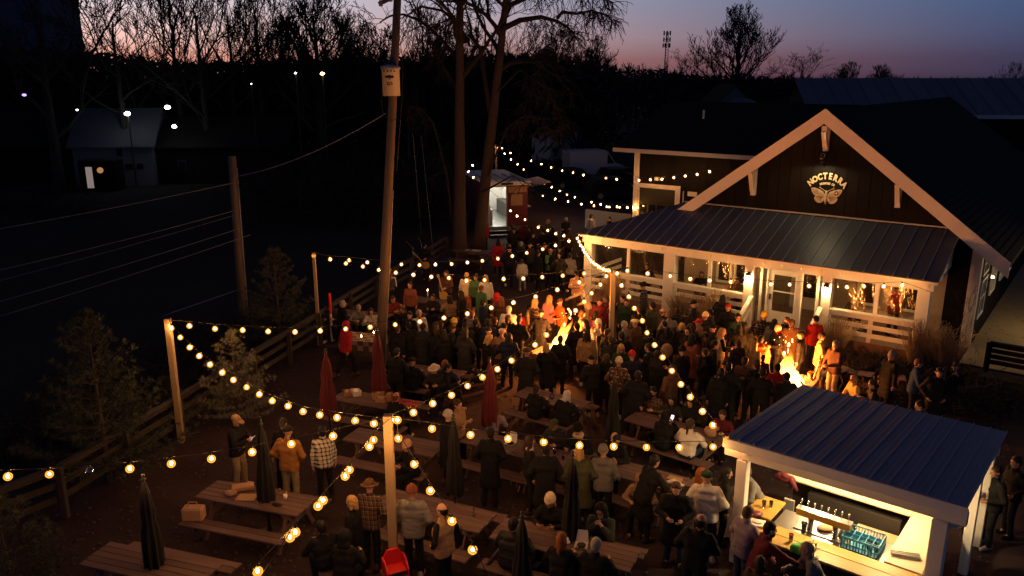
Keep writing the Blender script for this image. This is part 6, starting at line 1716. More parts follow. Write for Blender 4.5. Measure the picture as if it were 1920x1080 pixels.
# ------------------------------------------------------------------ people: bodies, clothes and hair as smooth blended volumes, meshed once per pose
def surface_net(fn, lo, hi, h):
    ax = [np.arange(lo[i], hi[i]+h, h) for i in range(3)]
    X, Y, Z = np.meshgrid(*ax, indexing='ij')
    P = np.stack([X, Y, Z], -1).astype(np.float32)
    d = fn(P); ins = d < 0
    c = [d[i:d.shape[0]-1+i, j:d.shape[1]-1+j, k:d.shape[2]-1+k] for i in (0,1) for j in (0,1) for k in (0,1)]
    s = sum((q < 0).astype(np.int8) for q in c); act = (s > 0) & (s < 8)
    ids = -np.ones(act.shape, np.int64); I = np.argwhere(act); ids[act] = np.arange(len(I))
    off = [(i,j,k) for i in (0,1) for j in (0,1) for k in (0,1)]
    D_ = np.stack([q[act] for q in c], 1)
    acc = np.zeros((len(I),3)); cnt = np.zeros(len(I))
    for a in range(8):
        for b_ in range(a+1, 8):
            if sum(abs(off[a][m]-off[b_][m]) for m in range(3)) != 1: continue
            da, db = D_[:,a], D_[:,b_]; x = (da < 0) != (db < 0)
            t = np.where(x, da/np.where(x, da-db, 1), 0)[:,None]
            p = np.array(off[a])*(1-t) + np.array(off[b_])*t
            acc += np.where(x[:,None], p, 0); cnt += x
    V = np.array(lo) + (I + acc/cnt[:,None])*h
    F = []
    for axis in range(3):
        o1, o2 = [(1,2),(2,0),(0,1)][axis]
        a = np.take(ins, range(0, ins.shape[axis]-1), axis); b_ = np.take(ins, range(1, ins.shape[axis]), axis)
        E_ = np.argwhere(a != b_); sg = a[tuple(E_.T)]
        ok = (E_[:,o1] > 0) & (E_[:,o2] > 0) & (E_[:,o1] < ids.shape[o1]) & (E_[:,o2] < ids.shape[o2]); E_ = E_[ok]; sg = sg[ok]
        def cell(d1, d2):
            q = E_.copy(); q[:,o1] -= d1; q[:,o2] -= d2; return ids[tuple(q.T)]
        q = np.stack([cell(1,1), cell(0,1), cell(0,0), cell(1,0)], 1); q[~sg] = q[~sg][:, ::-1]
        F.append(q)
    F = np.concatenate(F); F = F[(F >= 0).all(1)]
    return V, F
def cap(P, a, b, r0, r1):
    a = np.array(a, np.float32); b = np.array(b, np.float32); ab = b - a
    t = np.clip(((P - a) @ ab) / max(float(ab @ ab), 1e-9), 0, 1)
    return np.linalg.norm(P - a - t[..., None]*ab, axis=-1) - (r0 + (r1-r0)*t)
def ell(P, c, r):
    q = (P - np.array(c, np.float32)) / np.array(r, np.float32); k = np.linalg.norm(q, axis=-1)
    return (k - 1) * min(r)
def smin(a, b, k=.03):
    h = np.clip(.5 + .5*(b-a)/k, 0, 1); return b*(1-h) + a*h - k*h*(1-h)
def blend(ds, k=.03):
    d = ds[0]
    for e in ds[1:]: d = smin(d, e, k)
    return d
def ik(S, H, a, b, hint):
    d = H - S; L = min(d.length, (a+b)*.995); dn = d.normalized(); H = S + dn*L
    x = (a*a - b*b + L*L)/(2*L); h = math.sqrt(max(a*a - x*x, 0)); n = (hint - dn*hint.dot(dn)).normalized()
    return S + dn*x + n*h, H
Vv = Vector
#          lean, head pitch, right hand, left hand, legs
POSES = {
 'st': (2, 6, (.25,.06,.84), (-.25,.02,.84), 's'),
 'po': (2, 8, (.19,.11,.98), (-.19,.11,.98), 's'),
 'ho': (4, 14, (.12,.30,1.14), (-.14,.24,1.08), 's'),
 'dr': (1, 2, (.07,.24,1.40), (-.18,.12,.99), 's'),
 'cr': (2, 6, (-.10,.20,1.18), (.10,.23,1.15), 's'),
 'ph': (4, 18, (.07,.33,1.22), (-.08,.33,1.20), 's'),
 're': (16, 6, (.26,.66,1.12), (-.16,.26,1.02), 's'),
 'le': (26, 14, (.18,.52,1.08), (-.18,.50,1.08), 's'),
 'wa': (6, 6, (.26,-.10,.90), (-.25,.22,.94), 'w'),
 'pl': (3, 12, (.20,.22,.92), (-.12,.34,1.10), 's'),
 'ar': (0, 0, (.24,.34,1.50), (-.20,.12,.98), 's'),
 'si': (14, 12, (.17,.40,.83), (-.16,.40,.83), 'q'),
 'sc': (10, 10, (.06,.24,1.02), (-.07,.25,1.00), 'q'),
 'sh': (12, 14, (.13,.34,.66), (-.13,.36,.66), 'q'),
 'sp': (12, 18, (.08,.36,1.02), (-.10,.36,.98), 'q'),
}
def skeleton(pose):
    lean, hp, rh, lh, legs = POSES[pose]
    sit = legs == 'q'
    P0 = Vv((0, 0, .565 if sit else .95))
    up = Vv((0, math.sin(R(lean)), math.cos(R(lean))))
    J = {'P': P0, 'up': up, 'sit': sit, 'fw': Vv((0, up.z, -up.y))}
    J['neck'] = P0 + up*.52
    hu = Vv((0, math.sin(R(lean*.4+hp*.5)), math.cos(R(lean*.4+hp*.5))))
    J['head'] = J['neck'] + hu*.155
    J['hm'] = Matrix.Translation(J['head']) @ Matrix.Rotation(-R(hp), 4, 'X')
    J['L'] = {}; 
    for s, h in ((1, rh), (-1, lh)):
        S = P0 + up*.455 + Vv((s*.175, 0, 0)); H = Vv(h)
        e, w = ik(S, H, .285, .265, Vv((s*.75, -.45, -.65)))
        J['arm', s] = (S, e, w)
        hip = P0 + Vv((s*.09, 0, -.02))
        if legs == 's': k, a = Vv((s*.105, .025 if s > 0 else .045, .50)), Vv((s*.125, -.03 if s > 0 else .02, .085))
        elif legs == 'w': k, a = (Vv((.10,.20,.53)), Vv((.10,.24,.085))) if s > 0 else (Vv((-.10,-.04,.50)), Vv((-.10,-.34,.14)))
        else: k, a = Vv((s*.14, .43, .55)), Vv((s*.15, .40+.04*s, .085))
        J['leg', s] = (hip, k, a)
    return J
SK = {k: skeleton(k) for k in POSES}
def bars(P, J, spec, k=.05):
    up = np.array(J['up']); P0 = np.array(J['P']); ds = []
    for (u, wx, r, dy) in spec:
        c = P0 + up*u + np.array(J['fw'])*dy
        ds.append(cap(P, c - np.array((wx,0,0)), c + np.array((wx,0,0)), r, r))
    return blend(ds, k)
def lohi(J, pad=.16):
    pts = [J['head']+Vv((0,0,.12)), J['P']] + [p for s in (1,-1) for q in ('arm','leg') for p in J[q, s]]
    lo = [min(p[i] for p in pts)-pad for i in range(3)]; hi = [max(p[i] for p in pts)+pad for i in range(3)]
    return lo, hi
def head_sdf(P):
    d = ell(P, (0,-.012,.035), (.076,.096,.088)); d = smin(d, ell(P, (0,.022,-.030), (.062,.072,.085)), .03)
    d = smin(d, ell(P, (0,.060,-.088), (.030,.028,.026)), .025)
    d = smin(d, cap(P, (0,.088,.012), (0,.108,-.022), .010, .015), .012)
    d = smin(d, cap(P, (-.03,.083,.030), (.03,.083,.030), .012, .012), .02)
    for s in (-1,1): d = smin(d, ell(P, (s*.080,-.004,-.008), (.014,.022,.032)), .01)
    for s in (-1,1): d = np.maximum(d, -ell(P, (s*.030,.098,.010), (.016,.016,.011)))
    return d
HEADV, HEADF = surface_net(head_sdf, (-.12,-.13,-.14), (.12,.15,.15), .0125)
def body_mesh(pose):
    J = SK[pose]; lo, hi = lohi(J)
    def fn(P):
        ds = [bars(P, J, [(0,.06,.095,0),(.14,.05,.085,0),(.30,.085,.092,0),(.43,.125,.055,0)])]
        ds.append(cap(P, J['P']+J['up']*.46, J['head']+Vv((0,-.01,-.03)), .055, .050))
        for s in (1,-1):
            S, e, w = J['arm', s]; ds.append(cap(P, S, e, .046, .038)); ds.append(cap(P, e, w, .037, .027))
            q = w + (w-e).normalized()*.075; ds.append(cap(P, w, q, .026, .030))
            hp, k, a = J['leg', s]; ds.append(cap(P, hp, k, .078, .050)); ds.append(cap(P, k, a, .048, .036)); ds.append(cap(P, a, a+Vv((0,.12,-.045)), .035, .030))
        return blend(ds, .03)
    v, f = surface_net(fn, lo, hi, .024)
    hm = np.array(J['hm']); hv = HEADV @ hm[:3,:3].T + hm[:3,3]
    V = [tuple(x) for x in v] + [tuple(x) for x in hv]; F = [tuple(int(i) for i in q) for q in f] + [tuple(int(i)+len(v) for i in q) for q in HEADF]
    b = MB(); b.add(V, F, 0)
    for s in (1,-1):                            # five fingers, thumb from the side of the palm
        S, e, w = J['arm', s]; d = (w-e).normalized(); side = d.cross(Vv((0,0,1)) if abs(d.z) < .9 else Vv((0,1,0))).normalized(); nrm = side.cross(d).normalized()
        inn = Vv((-s,0,0)); curl = (inn - d*inn.dot(d)); curl = curl.normalized() if curl.length > .1 else nrm
        side = d.cross(curl).normalized()
        for i, (o, L) in enumerate(((-.026,.066),(-.009,.076),(.009,.072),(.026,.055))):
            p = w + d*.082 + side*o; q = p + d*L*.5 + curl*.010; r_ = q + d*L*.32 + curl*.030
            b.tube([p - d*.03, p, q, r_], [.0095,.0095,.0085,.0065], 5)
        p = w + d*.03 - side*.028; b.tube([p, p - side*.026 + d*.03 + curl*.012, p - side*.028 + d*.058 + curl*.026], [.012,.0105,.008], 5)
    hmx = J['hm']
    def hp_(x,y,z): return hmx @ Vv((x,y,z))
    e = MB()
    for s in (-1,1): e.ball((s*.030,.0835,.010), (.0125,.006,.0065), 8, 5); e.bar((s*.016,.0905,.030),(s*.046,.080,.029), .007, .007)
    e.bar((-.022,.0895,-.054),(.022,.0895,-.054), .006, .006)
    b.add([tuple(hp_(*p)) for p in e.v], e.f, 1)
    return b.mesh('body', [M['skin'], M['feature']], True)
def jacket_mesh(pose, style):
    J = SK[pose]; lo, hi = lohi(J, .22)
    fat = {'p': .022, 'c': .012, 'h': .010, 's': -.010, 'v': .016}.get(style, .004)
    def fn(P):
        sp = [(.0,.075,.118+fat,0),(.13,.075,.118+fat,0),(.30,.098,.122+fat,.005),(.425,.125,.074+fat*.6,-.005)]
        if not J['sit']: sp.insert(0, (-.10,.075,.120+fat,0))
        ds = [bars(P, J, sp, .06)]
        if style == 'c' and not J['sit']:
            for u, w, r in ((-.22,.085,.135),(-.36,.095,.145),(-.46,.10,.150)): ds.append(cap(P, J['P']+Vv((-w,0,u)), J['P']+Vv((w,0,u)), r, r))
        for s in (1,-1):
            S, e, w = J['arm', s]
            if style != 'v': ds.append(cap(P, S, e, .066+fat*.8, .056+fat*.7)); ds.append(cap(P, e, e.lerp(w,.93), .055+fat*.7, .043+fat*.6))
        ds.append(cap(P, J['P']+J['up']*.475, J['neck']+J['up']*.015, .086, .074))
        if style in ('h','p'): ds.append(cap(P, J['neck']+Vv((-.06,-.085,-.045)), J['neck']+Vv((.06,-.085,-.045)), .052, .052)); ds.append(cap(P, J['neck']+Vv((-.075,-.03,-.005)), J['neck']+Vv((.075,-.03,-.005)), .035, .035))
        if style == 'f': ds.append(cap(P, J['neck']+Vv((-.075,-.05,-.02)), J['neck']+Vv((.075,-.05,-.02)), .055, .055)); 
        d = blend(ds, .035)
        wr = .006*np.sin(P[...,2]*55 + 3*np.sin(P[...,0]*17)) * np.sin(P[...,0]*31+P[...,1]*23)   # soft folds
        d = d + wr
        if not (style == 'c' and not J['sit']):
            ax = (P - np.array(J['P'], np.float32)) @ np.array(J['up'], np.float32)
            core = np.abs(P[...,0]) < .26
            d = np.where(core & (ax < .2), np.maximum(d, -(ax + (.06 if J['sit'] else .145))), d)
        else: d = np.maximum(d, (.46 - P[...,2]))
        d = np.maximum(d, -(cap(P, J['neck']+J['up']*.035, J['neck']+J['up']*.2, .052, .06)))
        return d
    v, f = surface_net(fn, lo, hi, .024)
    m = {'p': 'puffer'}.get(style, 'cloth')
    return np_mesh('jacket', v, f, M[m], True)
def trouser_mesh(pose):
    J = SK[pose]; lo, hi = lohi(J); hi[2] = J['P'].z + .25
    def fn(P):
        ds = [cap(P, J['P']+Vv((-.07,0,.0)), J['P']+Vv((.07,0,.0)), .120, .120)]
        for s in (1,-1):
            hp, k, a = J['leg', s]; ds.append(cap(P, hp, k, .100, .072)); ds.append(cap(P, k, a+Vv((0,0,-.01)), .070, .060))
        d = blend(ds, .025); d = d + .005*np.sin(P[...,2]*60 + 4*np.sin(P[...,0]*20))
        d = np.maximum(d, .055 - P[...,2])
        return np.maximum(d, P[...,2] - J['P'].z - .12)
    v, f = surface_net(fn, lo, hi, .024); return np_mesh('trousers', v, f, M['cloth'], True)
def hair_fn(kind):
    def fn(P):
        x, y, z = P[...,0], P[...,1], P[...,2]
        skull = ell(P, (0,-.014,.036), (.087,.106,.100)); face = y*.80 - z*.60 - .024
        if kind == 's': return np.maximum(smin(skull, ell(P, (0,-.055,-.03), (.070,.055,.075)), .03), face) + .004*np.sin(x*90)*np.sin(z*70)
        if kind == 'd': return np.maximum(np.maximum(smin(ell(P, (0,-.02,.02), (.086,.100,.070)), ell(P, (0,-.055,-.03), (.070,.052,.07)), .03), face), z - .045)
        if kind in ('l','p','n','o'):
            ds = [skull, ell(P, (0,-.05,-.03), (.078,.062,.085))]
            if kind == 'l':
                for s in (-1,1): ds += [cap(P, (s*.060,-.030,.0), (s*.082,-.050,-.20), .036, .040), cap(P, (s*.07,.015,-.02), (s*.085,.012,-.17), .022, .026)]
                ds += [cap(P, (0,-.075,0), (0,-.105,-.25), .055, .050)]
            if kind == 'o':
                for s in (-1,1): ds += [cap(P, (s*.062,-.02,.0), (s*.074,-.015,-.105), .036, .034)]
                ds += [cap(P, (0,-.065,0), (0,-.075,-.11), .055, .050)]
            if kind == 'p': ds += [cap(P, (0,-.105,.055), (0,-.15,-.02), .030, .034), cap(P, (0,-.15,-.02), (0,-.13,-.24), .034, .018)]
            if kind == 'n': ds += [ell(P, (0,-.10,.105), (.050,.050,.046))]
            d = blend(ds, .03) + .005*np.sin(x*80 + 5*np.sin(z*18))
            return np.maximum(d, np.minimum(face, np.maximum(y - .01 - .0*z, -(z + .0))) if False else np.where(np.abs(x) < .060, face, np.where(z < .0, y - .045, face)))
        if kind == 'B':
            d = smin(ell(P, (0,-.020,.060), (.100,.114,.104)), ell(P, (0,-.035,.115), (.060,.065,.055)), .04); d = np.maximum(d, -(z - .012 + y*.10))
            ring = np.maximum(np.abs(z - .030 + y*.10) - .024, ell(P*np.array((1,1,0),np.float32), (0,-.016,0), (.108,.124,1)))
            return np.minimum(d, ring)
        if kind == 'C':
            d = np.maximum(ell(P, (0,-.012,.045), (.096,.112,.094)), -(z - .026)); bill = np.maximum(ell(P, (0,.105,.040), (.076,.095,.30)), np.abs(z - .040 + (y-.09)*.22) - .009)
            return np.minimum(d, bill)
        if kind == 'F':
            d = np.maximum(ell(P, (0,.006,.062), (.108,.132,.055)), -(z - .03)); bill = np.maximum(ell(P, (0,.095,.040), (.070,.055,.2)), np.abs(z - .040 + (y-.09)*.3) - .009); return np.minimum(d, bill)
        if kind == 'W':
            d = np.maximum(ell(P, (0,-.012,.055), (.094,.110,.100)), -(z - .02)); br = np.maximum(ell(P, (0,-.005,.03), (.17,.185,1)), np.abs(z - .028) - .010); return np.minimum(d, br)
        if kind == 'H':
            d = blend([ell(P, (0,-.025,.030), (.118,.128,.130)), cap(P, (-.05,-.05,-.12), (.05,-.05,-.12), .075, .075)], .05)
            return np.maximum(d, -ell(P, (0,.12,-.01), (.075,.14,.105)))
        if kind == 'beard': return np.maximum(smin(ell(P, (0,.040,-.085), (.062,.062,.052)), ell(P, (0,.07,-.05), (.04,.034,.03)), .02), -ell(P, (0,.10,-.045), (.026,.02,.009)))
        if kind == 'scarf': return blend([cap(P, (-.06,.02,-.155), (.06,.02,-.155), .060, .060), cap(P, (-.05,-.05,-.15), (.05,-.05,-.15), .055, .055)], .04)
        if kind == 'glasses':
            r = np.sqrt((np.abs(x)-.032)**2 + (z-.010)**2); a = np.maximum(np.abs(r - .024) - .006, np.abs(y - .106) - .007)
            b_ = np.maximum(np.maximum(np.abs(np.abs(x) - .075) - .007, np.abs(z - .012) - .007), np.abs(y - .05) - .055); return np.minimum(a, b_)
    return fn
HN = {'s':'hair','d':'hair','l':'hair','p':'hair','n':'hair','o':'hair','B':'beanie','C':'cap','F':'flat_cap','W':'brimmed_hat','H':'hood','beard':'beard','scarf':'scarf','glasses':'glasses'}
_cache = {}
def cached(key, f):
    if key not in _cache: _cache[key] = f()
    return _cache[key]
def head_part(kind):
    def make():
        v, f = surface_net(hair_fn(kind), (-.20,-.22,-.36 if kind == 'l' else -.30), (.20,.22,.20), .0145 if kind != 'glasses' else .009)
        return np_mesh(HN[kind], v, f, M['hair'] if kind in 'sdlpno' or kind == 'beard' else M['feature'] if kind == 'glasses' else M['knit'] if kind in ('B','scarf') else M['cloth'], True)
    return cached(('head', kind), make)
def shoe_mesh():
    def fn(P): return np.maximum(blend([cap(P, (0,-.06,.045), (0,.15,.035), .048, .042), cap(P, (0,-.03,.05), (0,-.03,.11), .048, .05)], .03), -(P[...,2]-.004))
    v, f = surface_net(fn, (-.1,-.16,-.03), (.1,.24,.2), .018); return np_mesh('shoe', v, f, M['cloth'], True)
C = dict(bk=(.0075,.0075,.0085), ch=(.021,.020,.020), nv=(.010,.014,.035), gy=(.16,.155,.15), lg=(.36,.34,.32), wh=(.62,.57,.50), cr=(.58,.47,.32), tn=(.28,.17,.085), br=(.085,.042,.022), ms=(.26,.115,.030),
         ol=(.050,.054,.026), gn=(.07,.16,.06), dg=(.014,.035,.022), rd=(.40,.018,.018), mr=(.10,.010,.016), og=(.52,.13,.028), pk=(.55,.16,.20), yl=(.62,.42,.04), yj=(.60,.40,.10), lv=(.26,.21,.26), bl=(.022,.045,.12),
         kh=(.25,.185,.11), jn=(.028,.042,.080), lm=(.22,.62,.08), dk=(.010,.008,.007), bn=(.042,.022,.011), bd=(.40,.24,.085), gr=(.26,.24,.22), wt=(.52,.49,.46), gi=(.20,.06,.018), pe=(.55,.30,.17), dr=(.16,.05,.03), sg=(.055,.066,.052))
SKINS = [(.46,.25,.16),(.52,.29,.20),(.40,.21,.13),(.50,.27,.18),(.20,.095,.05)]
PEOPLE = []
def make_person(px, py, pose, face, style, jc, tc, head, label, s=1.0, sx=1.0, pos=None):
    J = SK[pose]; zt = (J['head'].z + .125)*s
    p = Vector(pos) if pos is not None else G(px, py, zt)
    p.z = 0 if pos is None else pos[2]
    t = thing('person', label, 'person', p, -R(face), None, (s*sx, s*(1+(sx-1)*.6), s))
    rr = random.Random(int(px*7+py*13))
    b = link('body', cached(('body', pose), lambda: body_mesh(pose)), t)
    sk = SKINS[0 if rr.random() < .3 else rr.choice((1,2,3))] if 'dark' not in label[:0] else SKINS[4]
    b.color = (*sk, 1)
    pat = None
    if ':' in jc: jc, pat = jc.split(':')
    def jm():
        me = jacket_mesh(pose, style)
        if pat: me.materials.clear(); me.materials.append(M[pat])
        return me
    o = link('vest' if style == 'v' else 'coat' if style == 'c' else 'jacket', cached(('jacket', pose, style, pat), jm), t)
    k = rr.uniform(.85,1.2); o.color = (*[min(.9, q*k) for q in C[jc]], 1)
    if style == 'v':
        o2 = link('sleeves', cached(('jacket', pose, 's', None), lambda: jacket_mesh(pose, 's')), t); o2.color = (*C['bk'], 1)
    o = link('trousers', cached(('tr', pose), lambda: trouser_mesh(pose)), t); k = rr.uniform(.85,1.2); o.color = (*[min(.9, q*k) for q in C[tc]], 1)
    for i in (1,-1):
        a = J['leg', i][2]; sh = link('shoe', cached('shoe', shoe_mesh), t); sh.location = (a.x, a.y+.005, a.z-.085); sh.rotation_euler = (0,0,-i*.12); sh.color = (*C[rr.choice(('bk','ch','br','bk','lg'))], 1)
    for h in head.split('+'):
        kind, hc = h.split(':'); o = link(HN[kind], head_part(kind), t); o.matrix_local = J['hm']; o.color = (*C[hc], 1)
    # a little unevenness: nobody holds the head dead straight
    PEOPLE.append([t, J['sit'], pos is not None, face])
    return t
